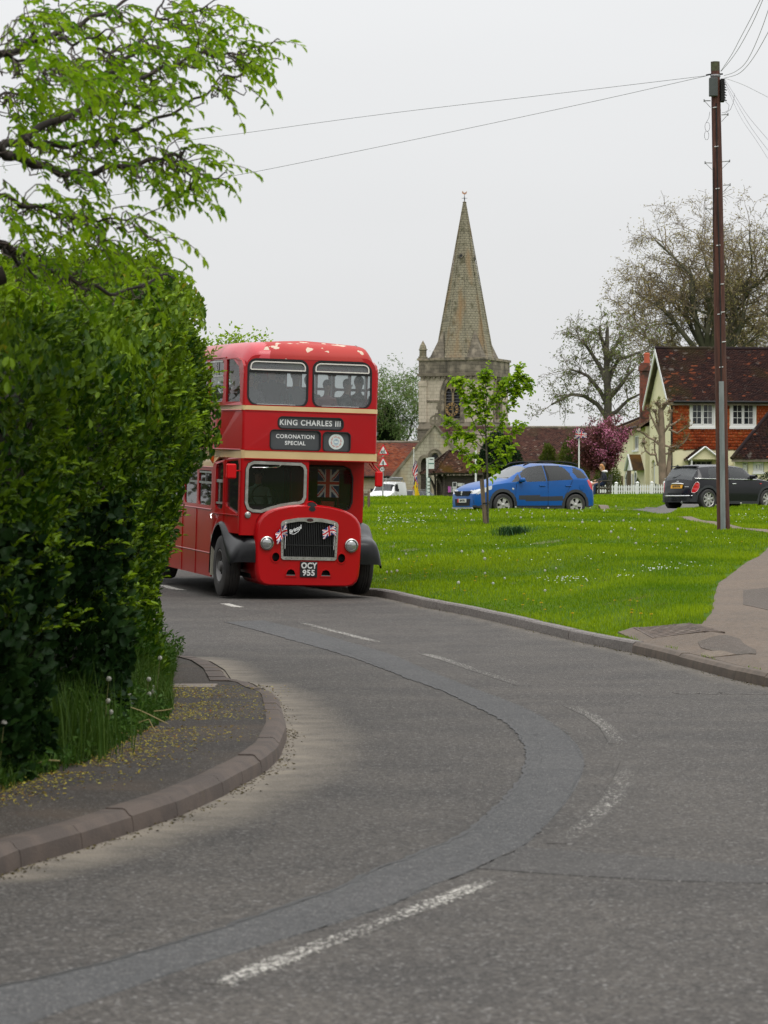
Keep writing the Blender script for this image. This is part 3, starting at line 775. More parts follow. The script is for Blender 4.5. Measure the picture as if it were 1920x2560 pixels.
# --- union flag colours by position
UJ = {'b': (.012,.02,.13),'w': (.72,.72,.72),'r': (.5,.012,.02)}
def uj(u,v):
    """union flag colour, u 0..1 , v 0..1 (2:1)"""
    x = (u-.5)*60; y = (v-.5)*30
    if abs(x) < 3 or abs(y) < 3: return UJ['r']
    if abs(x) < 5 or abs(y) < 5: return UJ['w']
    for sgn in (1,-1):
        d = (y-sgn*x/2)/math.sqrt(1.25)
        if abs(d) < 3:
            k = d if x > 0 else -d
            if sgn == -1: k = -k
            if 0 < k*1 < 2: return UJ['r']
            return UJ['w']
    return UJ['b']
m_flag = M('flag_cloth',(1,1,1),rough=.8,attr='tint')
def flag(parent,fn,nu=48,nv=28,colfn=uj,name='cloth'):
    """fn(u,v)->point"""
    mb = MB(); P = [[Vector(fn(i/nu,j/nv)) for i in range(nu+1)] for j in range(nv+1)]
    vs = [p for r_ in P for p in r_]; b = 0; mb.v = [tuple(p) for p in vs]
    for j in range(nv):
        for i in range(nu):
            a = j*(nu+1)+i; mb.f.append((a,a+1,a+nu+2,a+nu+1)); mb.m.append(0); mb.c.append(colfn((i+.5)/nu,(j+.5)/nv))
    return mb.build(name,m_flag,parent,smooth=80,recalc=False)
BUS = empty('double_decker_bus',(-1.262,49.03,.205),(.03,.023,R(15.3)),'red and cream vintage double decker bus with black front wings rounding the bend','bus')
def hw(y): return 1.115+.115*smooth01(y/1.5)
def fy(z): return .0+.05*max(0,z-2.37)**1.2          # front rake
fr = lambda u,v,w_: (u,fy(v)+w_,v)
# front of the upper deck, three colour bands as separate panels
FX = 1.075
wl_ = rrect(-1.045,-.06,3.09,3.83,(.16,.13,.13,.13)); wr_ = rrect(.03,1.0,3.09,3.83,(.13,.16,.16,.13))
FZ = 3.01
mb = MB(); mb.plate([(-FX,FZ+.075),(FX,FZ+.075)]+[(FX-.2+.2*math.cos(R(a)),3.70+.2*math.sin(R(a))) for a in range(0,91,15)]+[(-FX+.2+.2*math.cos(R(a)),3.70+.2*math.sin(R(a))) for a in range(90,181,15)],[wl_,wr_],fr,.045); mb.build('upper_front_panel',m_red,BUS)
mb = MB(); mb.plate([(-FX,FZ),(FX,FZ),(FX,FZ+.073),(-FX,FZ+.073)],[],lambda u,v,w_: (u,fy(v)-.012+w_,v),.05); mb.build('cream_band',m_cream,BUS)
b1 = rrect(-.535,.54,2.735,2.915,.07); b2 = rrect(-.66,.165,2.39,2.70,.06); b3 = rrect(.215,.66,2.385,2.69,.06)
mb = MB(); mb.plate([(-FX,2.37),(FX,2.37),(FX,FZ-.002),(-FX,FZ-.002)],[b1,b2,b3],fr,.04); mb.build('destination_panel',m_red,BUS)
mb = MB(); mb.plate([(-FX-.01,2.235),(FX+.01,2.235),(FX+.01,2.367),(-FX-.01,2.367)],[],lambda u,v,w_: (u,-.02+w_,v),.06); mb.build('cream_band',m_cream,BUS)
mb = MB()
for z_,d_ in ((2.37,-.026),(3.005,-.012),(FZ+.077,-.012),(2.232,-.028)):
    mb.box(-FX-.01,FX+.01,fy(z_)+d_,fy(z_)+d_+.03,z_-.008,z_+.008)
mb.build('beading',m_red,BUS)
for bb,nm_ in ((b1,0),(b2,1),(b3,2)):
    e_ = MB(); e_.plate(inset(bb,-.012),[inset(bb,.006)],lambda u,v,w_: (u,fy(v)-.012+w_,v),.03); e_.build('blind_frame',m_dark,BUS)
    e_ = MB(); e_.plate(bb,[],lambda u,v,w_: (u,fy(v)+.03+w_,v),.01); bx_ = e_.build('destination_blind',m_blind,BUS)
    if nm_ == 0: text_mesh('KING CHARLES III',.125,m_off,bx_,frameT((0.0,fy(2.82)+.024,2.825),(1,0,0),(0,0,1)),bold=.003,spacing=1.12,xs=.93)
    if nm_ == 1:
        text_mesh('CORONATION',.088,m_off,bx_,frameT((-.245,fy(2.6)+.024,2.6),(1,0,0),(0,0,1)),bold=.0022,spacing=1.1)
        text_mesh('SPECIAL',.088,m_off,bx_,frameT((-.245,fy(2.5)+.024,2.495),(1,0,0),(0,0,1)),bold=.0022,spacing=1.1)
    if nm_ == 2:
        T = frameT((.435,fy(2.54)+.022,2.54),(1,0,0),(0,0,1))
        e_ = MB(); e_.lathe([(0,0),(.125,0),(.125,.004),(0,.004)],32,T=T); e_.build('roundel',M('roundel_white',(.62,.68,.66)),bx_)
        e_ = MB(); mr_ = M('print_red',(.6,.2,.18)); mb_ = M('print_blue',(.3,.42,.55))
        for k in range(40):
            a = 2*math.pi*k/40; r_ = .078+.008*(k % 2)
            if k % 5 != 4: e_.box(-.004,.004,-.009,.009,.005,.007,T=T @ Matrix.Rotation(a,4,'Z') @ Matrix.Translation((0,r_,0)))
        e_.build('ring_lettering',mr_,bx_)
        e_ = MB()   # small crown shape with arches and orb
        for sx in (-1,1):
            e_.tube([T @ Vector((sx*.03,-.02,.006)),T @ Vector((sx*.042,.01,.006)),T @ Vector((sx*.025,.032,.006)),T @ Vector((0,.02,.006))],.004,5)
        e_.box(-.034,.034,-.034,-.022,.005,.008,T=T); e_.box(-.02,.02,-.05,-.044,.005,.008,T=T); e_.lathe([(0,.004),(.009,.004),(.009,.008),(0,.008)],8,T=T @ Matrix.Translation((0,.034,0)))
        e_.box(-.03,.03,.045,.049,.005,.008,T=T)
        e_.build('crown_emblem',mb_,bx_)
# upper front windows
for wd,x0,x1 in ((wl_,-1.045,-.06),(wr_,.03,1.0)):
    e_ = MB(); e_.plate(inset(wd,-.012),[inset(wd,.016)],lambda u,v,w_: (u,fy(v)-.010+w_,v),.03); wf = e_.build('window_rubber',m_dark,BUS)
    e_ = MB(); e_.plate(inset(wd,.002),[],lambda u,v,w_: (u,fy(v)+.014+w_*.5,v),None); e_.build('window_pane',m_glass,BUS)
    hp = rrect(x0+.035,x1-.035,3.655,3.80,(.02,.02,.09,.09)); e_ = MB(); e_.plate(hp,[inset(hp,.018)],lambda u,v,w_: (u,fy(v)-.012+w_,v),.02); e_.build('vent_frame',M('cream_white_frame',(.70,.66,.6),rough=.4),BUS)
    e_ = MB(); e_.box(x0+.01,x1-.01,fy(3.6)+.0,fy(3.6)+.02,3.615,3.648); e_.build('window_rail',m_dark,BUS)
    e_ = MB(); e_.box(x0+.15,x1-.2,fy(3.1)-.006,fy(3.1)+.01,3.10,3.112); e_.build('sill_strip',m_white,BUS)
# corner quarters and sides --------------------------------------------------
def corner(z0,z1,mat,name,s,off=0.,x0=None):
    mb = MB(); rows = []
    for z_ in np.linspace(z0,z1,6):
        r_ = []
        for k in range(7):
            a = R(90*k/6); q = .045
            r_.append((s*(FX+math.sin(a)*q+off*math.sin(a)),fy(z_)+q*(1-math.cos(a))*1.6-off*math.cos(a),z_))
        rows.append(r_)
    mb.grid(rows); return mb.build(name,mat,BUS,smooth=60)
for s in (-1,1):
    corner(2.235,2.367,m_cream,'cream_band',s,.01); corner(2.37,FZ-.002,m_red,'corner_panel',s); corner(FZ,FZ+.073,m_cream,'cream_band',s,.008); corner(FZ+.075,3.70,m_red,'corner_panel',s)
def side_fn(s): return lambda u,v,w_: (s*(hw(u)-w_),u,v)
def ysub(poly,n=1): return poly
YB = 8.25
for s in (-1,1):
    f_ = side_fn(s)
    # tapered front bay, hole = quarter light
    def sidepanel(name,y0,y1,z0,z1,holes,mat,th=.04,off=0.):
        yy = [y0]
        step = .35 if y0 < 1.5 else 9
        while yy[-1]+step < min(y1,1.5): yy.append(yy[-1]+step)
        outer = [(y,z0) for y in yy]+[(y1,z0),(y1,z1)]+[(y,z1) for y in reversed(yy)]
        mb = MB(); mb.plate(outer,holes,lambda u,v,w_: (s*(hw(u)+off-w_),u,v),th); return mb.build(name,mat,BUS)
    q = [(.26,3.14),(.98,3.14),(.98,3.83),(.58,3.83),(.45,3.80),(.36,3.70),(.30,3.5),(.26,3.3)]
    mb = MB(); mb.plate([(.075,FZ+.075),(.4,FZ+.075),(.75,FZ+.075),(1.07,FZ+.075),(1.07,3.85),(.75,3.85),(.42,3.85),(.2,3.80),(.1,3.72),(.075,3.6)],[q],lambda u,v,w_: (s*(hw(u)-w_),u,v),.04); mb.build('upper_side_panel',m_red,BUS)
    e_ = MB(); e_.plate(inset(q,-.01),[],lambda u,v,w_: (s*(hw(u)-.025-w_),u,v),None); e_.build('window_pane',m_glassd,BUS)
    yb = 1.07; k = 0
    holes = []
    for k in range(6):
        y0 = 1.14+k*1.17; holes.append(rrect(y0,y0+1.05,3.14,3.83,.09,4))
    sidepanel('upper_side_panel',1.07,YB,FZ+.075,3.86,holes,m_red)
    for h_ in holes:
        e_ = MB(); e_.plate(inset(h_,-.005),[],lambda u,v,w_: (s*(hw(u)-.025-w_),u,v),None); e_.build('window_pane',m_glassd,BUS)
        e_ = MB(); y0 = min(p[0] for p in h_); e_.box(s*(1.23-.02),s*(1.23-.005),y0,y0+1.05,3.55,3.575); e_.box(s*(1.23-.02),s*(1.23-.005),y0+.02,y0+1.03,3.79,3.815); e_.box(s*(1.23-.02),s*(1.23-.005),y0+.5,y0+.52,3.575,3.79); e_.build('window_rail',m_alu,BUS)
    sidepanel('cream_band',.075,YB,FZ,FZ+.073,[],m_cream,.05,.008)
    for y0,y1 in ((.075,1.55),(1.552,3.5),(3.502,5.9),(5.902,YB)): sidepanel('between_decks_panel',y0,y1,2.37,FZ-.002,[],m_red)
    sidepanel('cream_band',.075,YB,2.235,2.367,[],m_cream,.05,.008)
    mb = MB(); mb.plate([(1.55,2.06),(YB,2.06),(YB,2.233),(1.25,2.233),(1.5,2.15)],[],lambda u,v,w_: (s*(hw(u)+.006-w_),u,v),.04); mb.build('cream_band',m_cream,BUS)
    mb = MB()
    for z_ in (2.37,FZ-.006,2.058):
        y0 = .08 if z_ > 2.1 else 1.6
        mb.tube([(s*(hw(y)+.01),y,z_) for y in np.arange(y0,YB,.4)],.011,6)
    mb.build('beading',m_red,BUS,smooth=50)
# rear
rh = [rrect(-.95,-.06,3.12,3.5,.06,3),rrect(.06,.95,3.12,3.5,.06,3),rrect(-.95,-.06,3.55,3.8,.05,3),rrect(.06,.95,3.55,3.8,.05,3)]
mb = MB(); mb.plate([(-1.2,.3),(1.2,.3),(1.2,3.9),(-1.2,3.9)],rh,lambda u,v,w_: (u,YB-w_,v),.05); mb.build('rear_panel',m_red,BUS)
for h_ in rh:
    e_ = MB(); e_.plate(inset(h_,-.005),[],lambda u,v,w_: (u,YB-.02-w_,v),None); e_.build('window_pane',m_glassd,BUS)
# roof dome
def roof_outline(ins,n=10):
    P = []
    def arc(cx,cy,r_,a0,a1):
        for i in range(n+1): a = R(a0+(a1-a0)*i/n); P.append((cx+r_*math.cos(a),cy+r_*math.sin(a)))
    xw = 1.12-ins; xb = 1.225-ins; y0 = .075+ins*1.15; y1 = YB-ins; r_ = max(.30-ins*.3,.12)
    arc(-xw+r_,y0+r_,r_,180,270)
    for x in np.linspace(-xw+r_,xw-r_,14)[1:-1]: P.append((x,y0))
    arc(xw-r_,y0+r_,r_,270,360)
    for y in np.linspace(y0+r_,y1-r_,24)[1:-1]: P.append((1.12+.105*smooth01(y/1.6)-ins,y))
    arc(xb-r_,y1-r_,r_,0,90); arc(-xb+r_,y1-r_,r_,90,180)
    for y in np.linspace(y1-r_,y0+r_,24)[1:-1]: P.append((-(1.12+.105*smooth01(y/1.6)-ins),y))
    return P
rows = []
for k in range(10):
    a = R(90*k/9); ins = .34*(1-math.cos(a))
    rows.append([(x,y,(lambda zs: zs+(4.12-zs)*math.sin(a))(3.845-.15*smooth01((abs(x)-.93)/.12)*(1-smooth01((y-.35)/.25)))) for x,y in roof_outline(ins)])
rows.append([(x*.5,y*.98+.1,4.15) for x,y in roof_outline(.36)]); rows.append([(x*.05,y*.96+.16,4.165) for x,y in roof_outline(.36)])
m_roofx = M('roof_dome_red',(.50,.035,.030),rough=.42,coat=.15,c2=(.44,.02,.022),scale=1.1,c3=(.62,.52,.42),scale3=3.4,lo3=.66,hi3=.675)
mb = MB(); mb.grid(rows,wrap=True)
# split the dome: front middle panel faded and chipped, corners and rest glossier
o_ = mb.build('roof',[m_red,m_redfade,m_redpink],BUS,smooth=50)
mi = []
for p in o_.data.polygons:
    c = p.center; mi.append(1 if (c.y < 1.35 and -.72 < c.x < 1.3) else (2 if c.y < 1.35 else 0))
o_.data.polygons.foreach_set('material_index',mi)
mb = MB(); mb.tube([(x,y,3.862) for x,y in roof_outline(-.004)[36:-1]],.012,6); mb.build('gutter',m_red,BUS,smooth=60)
mb = MB(); mb.tube([(-.72,.075+.39*(1-math.cos(R(a))),3.70+.422*math.sin(R(a))) for a in range(20,91,10)],.004,5); mb.build('roof_seam',M('seam_grey',(.25,.2,.17),rough=.8),BUS)
mb = MB(); mb.tube([(.82,.075+.39*(1-math.cos(R(a))),3.70+.422*math.sin(R(a))) for a in range(20,91,10)],.004,5); mb.build('roof_seam',M('seam_grey',()),BUS)
# floors, ceiling, interior
mb = MB(); mb.box(-1.14,1.14,1.5,YB-.06,2.24,2.36); mb.box(-1.07,1.07,.14,1.5,2.24,2.36); mb.box(-1.06,1.06,.06,.14,2.24,2.36); mb.build('upper_floor',m_int,BUS)
mb = MB(); mb.box(-1.16,1.16,1.05,YB-.06,.42,.5); mb.build('lower_floor',m_int,BUS)
mb = MB(); mb.box(-1.14,1.14,1.05,YB-.06,2.2,2.238); mb.build('ceiling',m_ceil,BUS)
mb = MB(); mb.box(-1.02,1.02,.5,YB-.3,3.905,3.915); mb.build('ceiling',m_ceil,BUS)
seat0 = None
def seat(x,y,z,mat=m_seat):
    global seat0
    if seat0 is None:
        mb = MB(); mb.bbox(-.44,.44,-.42,0,.3,.42,.03); mb.bbox(-.44,.44,-.02,.07,.36,.92,.03); mb.box(-.4,.4,-.36,-.3,0,.3); seat0 = mb.build('seat',mat,BUS,smooth=30); seat0.location = (x,y,z); return
    o = seat0.copy(); col.objects.link(o); o.parent = BUS; o.location = (x,y,z)
for r_ in range(8):
    for sx in (-.66,.66): seat(sx,1.25+r_*.82,2.36)
for r_ in range(6):
    for sx in (-.66,.66): seat(sx,1.9+r_*.85,.5)
# front lower: cab ------------------------------------------------------------
cabf = [(-1.09,1.0),(-.86,1.0),(-.86,1.24),(-.8,1.33),(-.68,1.395),(-.5,1.46),(-.25,1.51),(-.01,1.52),(-.01,2.233),(-1.09,2.233)]
ws = [(-.92,1.39),(-.78,1.385),(-.62,1.44),(-.45,1.49),(-.25,1.525),(-.17,1.53),(-.10,1.56),(-.065,1.63),(-.065,2.07),(-.09,2.13),(-.15,2.165),(-.92,2.175),(-1.0,2.14),(-1.035,2.06),(-1.035,1.52),(-1.0,1.43)]
mb = MB(); mb.plate(cabf,[ws],lambda u,v,w_: (u,.0+w_,v),.05); mb.build('cab_front',m_red,BUS)
e_ = MB(); e_.plate(inset(ws,-.018),[inset(ws,.028)],lambda u,v,w_: (u,-.022+w_,v),.03); wsf = e_.build('windscreen_frame',m_alu,BUS)
e_ = MB(); e_.plate(inset(ws,-.026),[inset(ws,-.016)],lambda u,v,w_: (u,-.01+w_,v),.02); e_.build('windscreen_rubber',m_dark,BUS)
e_ = MB(); e_.plate(inset(ws,.002),[],lambda u,v,w_: (u,.01+w_,v),None); e_.build('windscreen',m_glassk,BUS)
e_ = MB(); e_.tube([(-.48,-.04,2.14),(-.52,-.04,2.11),(-.78,-.035,2.085)],.006,5); e_.tube([(-.55,-.035,2.1),(-.95,-.03,2.09)],.004,4); e_.build('wiper',m_chrome,BUS)
mb = MB(); mb.grid([[(-1.09-.04*math.sin(R(a)),.04*(1-math.cos(R(a))),z_) for a in (0,30,60,90)] for z_ in (1.0,2.233)]); mb.build('cab_corner',m_red,BUS,smooth=60)
f_ = lambda u,v,w_: (-(hw(u)+.015-w_),u,v)
winB = [(.14,1.36),(.25,1.335),(.78,1.44),(.82,1.5),(.82,2.12),(.76,2.17),(.22,2.2),(.14,2.12)]
cs = [(.04,1.0),(.3,1.15),(.6,1.26),(.86,1.27),(.86,2.233),(.04,2.233)]
cs = [(.04,1.02),(.3,1.02),(.6,1.02),(.86,1.02),(.86,2.2),(.6,2.233),(.04,2.233)]
mb = MB(); mb.plate(cs,[winB],f_,.05); mb.build('cab_side',m_red,BUS)
e_ = MB(); e_.plate(winB,[],lambda u,v,w_: (-(hw(u)-.02-w_),u,v),None); e_.build('window_pane',m_glassd,BUS)
winC = [(.94,1.42),(1.0,1.39),(1.3,1.39),(1.36,1.44),(1.36,2.05),(1.32,2.12),(1.0,2.16),(.94,2.1)]
dr_ = MB(); dr_.plate([(.87,.86),(1.2,1.12),(1.5,.9),(1.5,2.14),(1.42,2.17),(.87,2.205)] if False else [(.87,1.12),(1.3,1.12),(1.5,.95),(1.58,.95),(1.58,2.08),(1.5,2.14),(.87,2.2)],[winC],lambda u,v,w_: (-(hw(u)+.02-w_),u,v),.05); door = dr_.build('cab_door',m_red,BUS)
e_ = MB(); e_.plate(winC,[],lambda u,v,w_: (-(hw(u)-.02-w_),u,v),None); e_.build('window_pane',m_glassd,BUS)
e_ = MB(); e_.box(-1.235,-1.215,.94,1.36,1.82,1.87); e_.box(-1.235,-1.215,1.13,1.145,1.5,1.82); e_.box(-1.235,-1.215,.94,1.36,1.47,1.5); e_.build('window_rail',m_alu,BUS)
e_ = MB(); e_.tube([(-1.27,1.46,1.30),(-1.30,1.45,1.27),(-1.29,1.42,1.22)],.012,6); e_.build('door_handle',m_chrome,door)
e_ = MB(); e_.tube([(-(hw(y)+.03),y,1.31) for y in np.arange(.1,1.6,.2)],.01,5); e_.build('beading',m_red,BUS)
# red covered mirrors on arms
e_ = MB(); e_.tube([(-1.10,.1,2.03),(-1.2,-.02,2.03),(-1.3,-.02,2.03)],.012,6); e_.bbox(-1.375,-1.215,-.06,.02,1.90,2.14,.02); e_.build('mirror',M('mirror_cover_red',(.55,.003,.005),spec=.25,rough=.45),BUS,smooth=30)
# bulkhead on the near side
hb = [(.2,1.50),(.85,1.42),(.93,1.45),(.975,1.55),(.975,1.95),(.93,2.08),(.82,2.13),(.2,2.13)]
mb = MB(); mb.plate([(-.02,1.3),(1.0,1.0),(1.175,.9),(1.175,2.235),(-.02,2.235)],[hb],lambda u,v,w_: (u,1.0+w_,v),.05); mb.build('bulkhead',m_red,BUS)
e_ = MB(); e_.plate(hb,[],lambda u,v,w_: (u,1.02+w_,v),None); e_.build('window_pane',m_glassd,BUS)
e_ = MB(); e_.plate(inset(hb,-.02),[inset(hb,.004)],lambda u,v,w_: (u,.988+w_,v),.02); e_.build('window_rubber',m_dark,BUS)
mb = MB(); mb.box(-.05,0.0,.052,1.0,1.35,2.233); mb.build('cab_inner_side',m_red,BUS)
mb = MB(); mb.plate([(-1.12,.0),(1.12,.0),(1.12,.3),(1.2,1.0),(-1.2,1.0)],[],lambda u,v,w_: (u,v+.01,2.232-w_*.5),.03); mb.build('canopy_underside',m_red,BUS)
e_ = MB(); e_.box(-1.0,-.1,.3,.34,1.05,1.5); e_.build('dashboard',m_dark,BUS)
e_ = MB(); e_.box(-1.1,-.06,1.5,1.54,.9,2.2); e_.build('cab_rear_wall',m_int,BUS)
e_ = MB(); T = Matrix.Translation((-.62,.45,1.62)) @ Matrix.Rotation(R(62),4,'X'); e_.lathe([(.21,-.012),(.222,0),(.21,.012),(.198,0),(.21,-.012)],28,T=T)
e_.tube([T @ Vector((-.2,0,0)),T @ Vector((.2,0,0))],.01,5); e_.tube([T @ Vector((0,0,0)),T @ Vector((0,-.2,0))],.01,5); e_.tube([T @ Vector((0,0,0)),(-.62,.3,1.1)],.02,6); e_.build('steering_wheel',m_dark,BUS,smooth=50)
fl = flag(BUS,lambda u,v: (.42+.36*v+.01*math.sin(v*9),1.12,2.08-.46*u),50,30,name='hanging_flag'); fl['label'] = 'union flag hung inside the lower front window'
e_ = MB(); e_.tube([(.06,.9,1.98),(.1,.86,1.99),(.12,.86,1.9),(.12,.86,1.62),(.09,.9,1.57)],.012,6); e_.build('grab_handle',m_alu,BUS,smooth=60)
e_ = MB(); e_.box(.5,.72,1.14,1.3,1.42,1.55); e_.build('red_bag',m_red,BUS)
# nearside mirror
e_ = MB(); e_.tube([(1.07,.18,2.24),(1.10,.1,2.17),(1.17,.02,2.08)],.013,6); e_.tube([(1.07,.3,2.2),(1.10,.15,2.12),(1.17,.02,2.05)],.01,6)
e_.bbox(1.10,1.225,-.02,.04,1.83,2.08,.02); e_.build('mirror',M('mirror_cover_red',()),BUS,smooth=30)
# bonnet ----------------------------------------------------------------------
half = [(0,1.52),(.2,1.512),(.35,1.495),(.5,1.465),(.62,1.43),(.72,1.38),(.80,1.315),(.85,1.24),(.877,1.15),(.885,1.0),(.885,.8),(.878,.55),(.862,.38),(.83,.28),(.77,.222),(.68,.2),(.35,.197),(0,.197)]
full = [(-x,z) for x,z in half]+[(x,z) for x,z in reversed(half[1:-1])]     # goes top->left->bottom->right
full = full[::-1]
cz = .82
def ringp(sx,sz,y): return [(x*sx,y,cz+(z-cz)*sz) for x,z in full]
ringsd = [(1,1,1.0),(1,1,.0),(.998,.998,-.03),(.99,.992,-.065),(.975,.98,-.092),(.955,.965,-.108),(.94,.955,-.115)]
mb = MB(); mb.grid([ringp(*r_) for r_ in ringsd],wrap=True); mb.build('bonnet',m_red,BUS,smooth=50)
face = [(x*.94,cz+(z-cz)*.955) for x,z in full]
gr = [(-.46,.655),(-.43,.625),(.43,.625),(.46,.655),(.475,1.20),(.455,1.24),(.40,1.265),(.2,1.30),(.0,1.312),(-.2,1.30),(-.40,1.265),(-.455,1.24),(-.475,1.20)]
def circ(cx,cz_,rx,rz_,n=18): return [(cx+rx*math.cos(2*math.pi*k/n),cz_+rz_*math.sin(2*math.pi*k/n)) for k in range(n)]
gin = inset(gr,.02)
fog = [circ(-.545,.665,.062,.072),circ(.545,.665,.062,.072)]
dh = [[(cx-.075,.37),(cx+.075,.37),(cx+.072,.41),(cx+.05,.455),(cx,.475),(cx-.05,.455),(cx-.072,.41)] for cx in (-.29,.29)]
mb = MB(); mb.plate(face,[gin]+fog+dh,lambda u,v,w_: (u,-.115+w_,v),.02); mb.build('front_panel',m_red,BUS)
for f__ in fog: e_ = MB(); e_.plate([(p[0]+(p[0]-sum(q[0] for q in f__)/18)*.28,p[1]+(p[1]-.665)*.28) for p in f__],[f__],lambda u,v,w_: (u,-.127+w_,v),.02); e_.build('lamp_recess_rim',m_red,BUS)
for f__ in dh: e_ = MB(); e_.plate(inset(f__,-.018),[f__],lambda u,v,w_: (u,-.127+w_,v),.02); e_.build('vent_rim',m_red,BUS); e_ = MB(); e_.box(f__[0][0]-.005,f__[1][0]+.005,-.12,-.1,.372,.385); e_.build('vent_lip',m_grey,BUS)
e_ = MB(); e_.box(-.8,.8,.0,.04,.3,1.3); e_.box(-.7,.7,-.03,0,.62,1.25); e_.build('radiator',m_dark,BUS)
gri = [(-.425,.675),(.425,.675),(.435,1.18),(.36,1.215),(.2,1.24),(.1,1.245),(.0,1.225),(-.1,1.245),(-.2,1.24),(-.36,1.215),(-.435,1.18)]
e_ = MB(); e_.plate(gr,[gri],lambda u,v,w_: (u,-.135+w_,v),.03); gfr = e_.build('grille_surround',m_alu,BUS)
e_ = MB(); e_.plate(circ(0,1.27,.055,.026,20),[],lambda u,v,w_: (u,-.142+w_,v),.008); e_.build('badge',M('badge_dark',(.05,.02,.02),rough=.3),gfr)
e_ = MB()
for k in range(9): 
    for sx in (-1,1): e_.lathe([(0,0),(.006,0),(.006,.004),(0,.004)],6,T=Matrix.Translation((sx*(.447),-.135,.68+k*.06)) @ Matrix.Rotation(R(90),4,'X'))
for k in range(9): e_.lathe([(0,0),(.006,0),(.006,.004),(0,.004)],6,T=Matrix.Translation((-.38+k*.095,-.135,.65)) @ Matrix.Rotation(R(90),4,'X'))
e_.build('rivets',m_dark,gfr)
e_ = MB()
for k in range(29): x = -.42+k*.03; e_.box(x-.006,x+.006,-.105,-.06,.675,1.235)
e_.build('grille_slats',M('grille_black',(.02,.02,.021),rough=.35),BUS)['kind'] = 'stuff'
e_ = MB(); e_.box(-.43,.43,-.115,-.1,.855,.868); e_.build('grille_bar',M('grille_black',()),BUS)
text_mesh('Bristol',.082,m_off,BUS,frameT((-.245,-.135,1.11),(.9,0,.42),(-.42,0,.9)),name='name_script',shear=.35,bold=.002,ext=.004)
e_ = MB(); e_.tube([(-.32,-.135,1.045),(-.26,-.137,1.035),(-.19,-.135,1.08),(-.15,-.135,1.14)],.005,5); e_.build('name_underline',m_off,BUS)
# small union flags on sticks
for sx,lean in ((-1,1),(1,0)):
    x0 = sx*.405
    st = MB(); st.tube([(x0,-.15,.80),(x0+sx*-.0,-.16,1.21)],.005,5); st.lathe([(0,0),(.01,.008),(0,.022)],8,T=Matrix.Translation((x0,-.16,1.21))); stk = st.build('flag_stick',m_white,BUS)
    if sx < 0: fnn = lambda u,v,x0=x0: (x0-.17*u+.03*v,-.175-.02*math.sin(u*6+v*3),1.18-.12*u-.17*v+.02*math.sin(u*5))
    else: fnn = lambda u,v,x0=x0: (x0+.01-.22*u+.02*v,-.17-.02*math.sin(u*7),1.17-.02*u-.15*v+.03*math.sin(u*5))
    flag(BUS,fnn,34,22,name='small_flag')
# headlights, spotlight, marker
def lamp(x,z_,r_,name='headlight',depth=.05,y=-.115,parent=BUS):
    T = Matrix.Translation((x,y,z_)) @ Matrix.Rotation(R(90),4,'X')
    e_ = MB(); e_.lathe([(r_*1.0,-.02),(r_*1.0,depth*.5),(r_*.97,depth),(r_*.85,depth*1.15),(r_*.78,depth*.8)],28,T=T); h_ = e_.build(name,M('lamp_bezel',(.5,.49,.46),rough=.25,metal=1),parent,smooth=50)
    e_ = MB(); e_.lathe([(r_*.8,depth*.7),(r_*.6,depth*1.05),(r_*.3,depth*1.25),(0,depth*1.3)],24,T=T); e_.build('lens',m_lens,h_,smooth=60)
    return h_
lamp(-.70,.885,.113,y=-.10); lamp(.70,.875,.113,y=-.10)
lamp(-1.0,1.325,.052,'marker_lamp',.02,y=0)
e_ = MB(); e_.lathe([(.12,0),(.105,.02),(.095,.03)],24,T=Matrix.Translation((.035,-.02,1.46)) @ Matrix.Rotation(R(75),4,'X')); e_.build('spotlight_base',m_red,BUS,smooth=50)
e_ = MB(); e_.lathe([(0,-.07),(.05,-.06),(.075,-.02),(.08,.02),(.078,.05)],24,T=Matrix.Translation((.035,-.06,1.475)) @ Matrix.Rotation(R(80),4,'X')); sl_ = e_.build('spotlight',m_chrome,BUS,smooth=50)
e_ = MB(); e_.lathe([(.075,.048),(.04,.055),(0,.058)],20,T=Matrix.Translation((.035,-.06,1.475)) @ Matrix.Rotation(R(80),4,'X')); e_.build('lens',m_dark,sl_,smooth=60)
# bonnet louvres
e_ = MB()
for sx in (-1,1):
    for k in range(3):
        z_ = 1.452-.028*k; pts = [(.035+sx*(.15+.30*t),-.072-.012*k,z_-.045*t*t+.004) for t in np.linspace(0,1,6)]; e_.tube(pts,.007,5)
e_.build('bonnet_louvre',m_red,BUS,smooth=50)
e_ = MB()
for k in range(2): e_.tube([(-.0,.1,0),(0,.1,0)],.001,3)
# number plate
e_ = MB(); e_.bbox(-.14,.145,-.135,-.118,.35,.60,.006); npl = e_.build('number_plate',m_dark,BUS)
m_plt = M('plate_white',(.6,.6,.58),rough=.5)
text_mesh('OCY',.128,m_plt,npl,frameT((.0025,-.138,.533),(1,0,0),(0,0,1)),bold=.0045,xs=.92,spacing=1.05)
text_mesh('955',.128,m_plt,npl,frameT((.0025,-.138,.417),(1,0,0),(0,0,1)),bold=.0045,xs=1.0,spacing=1.1)
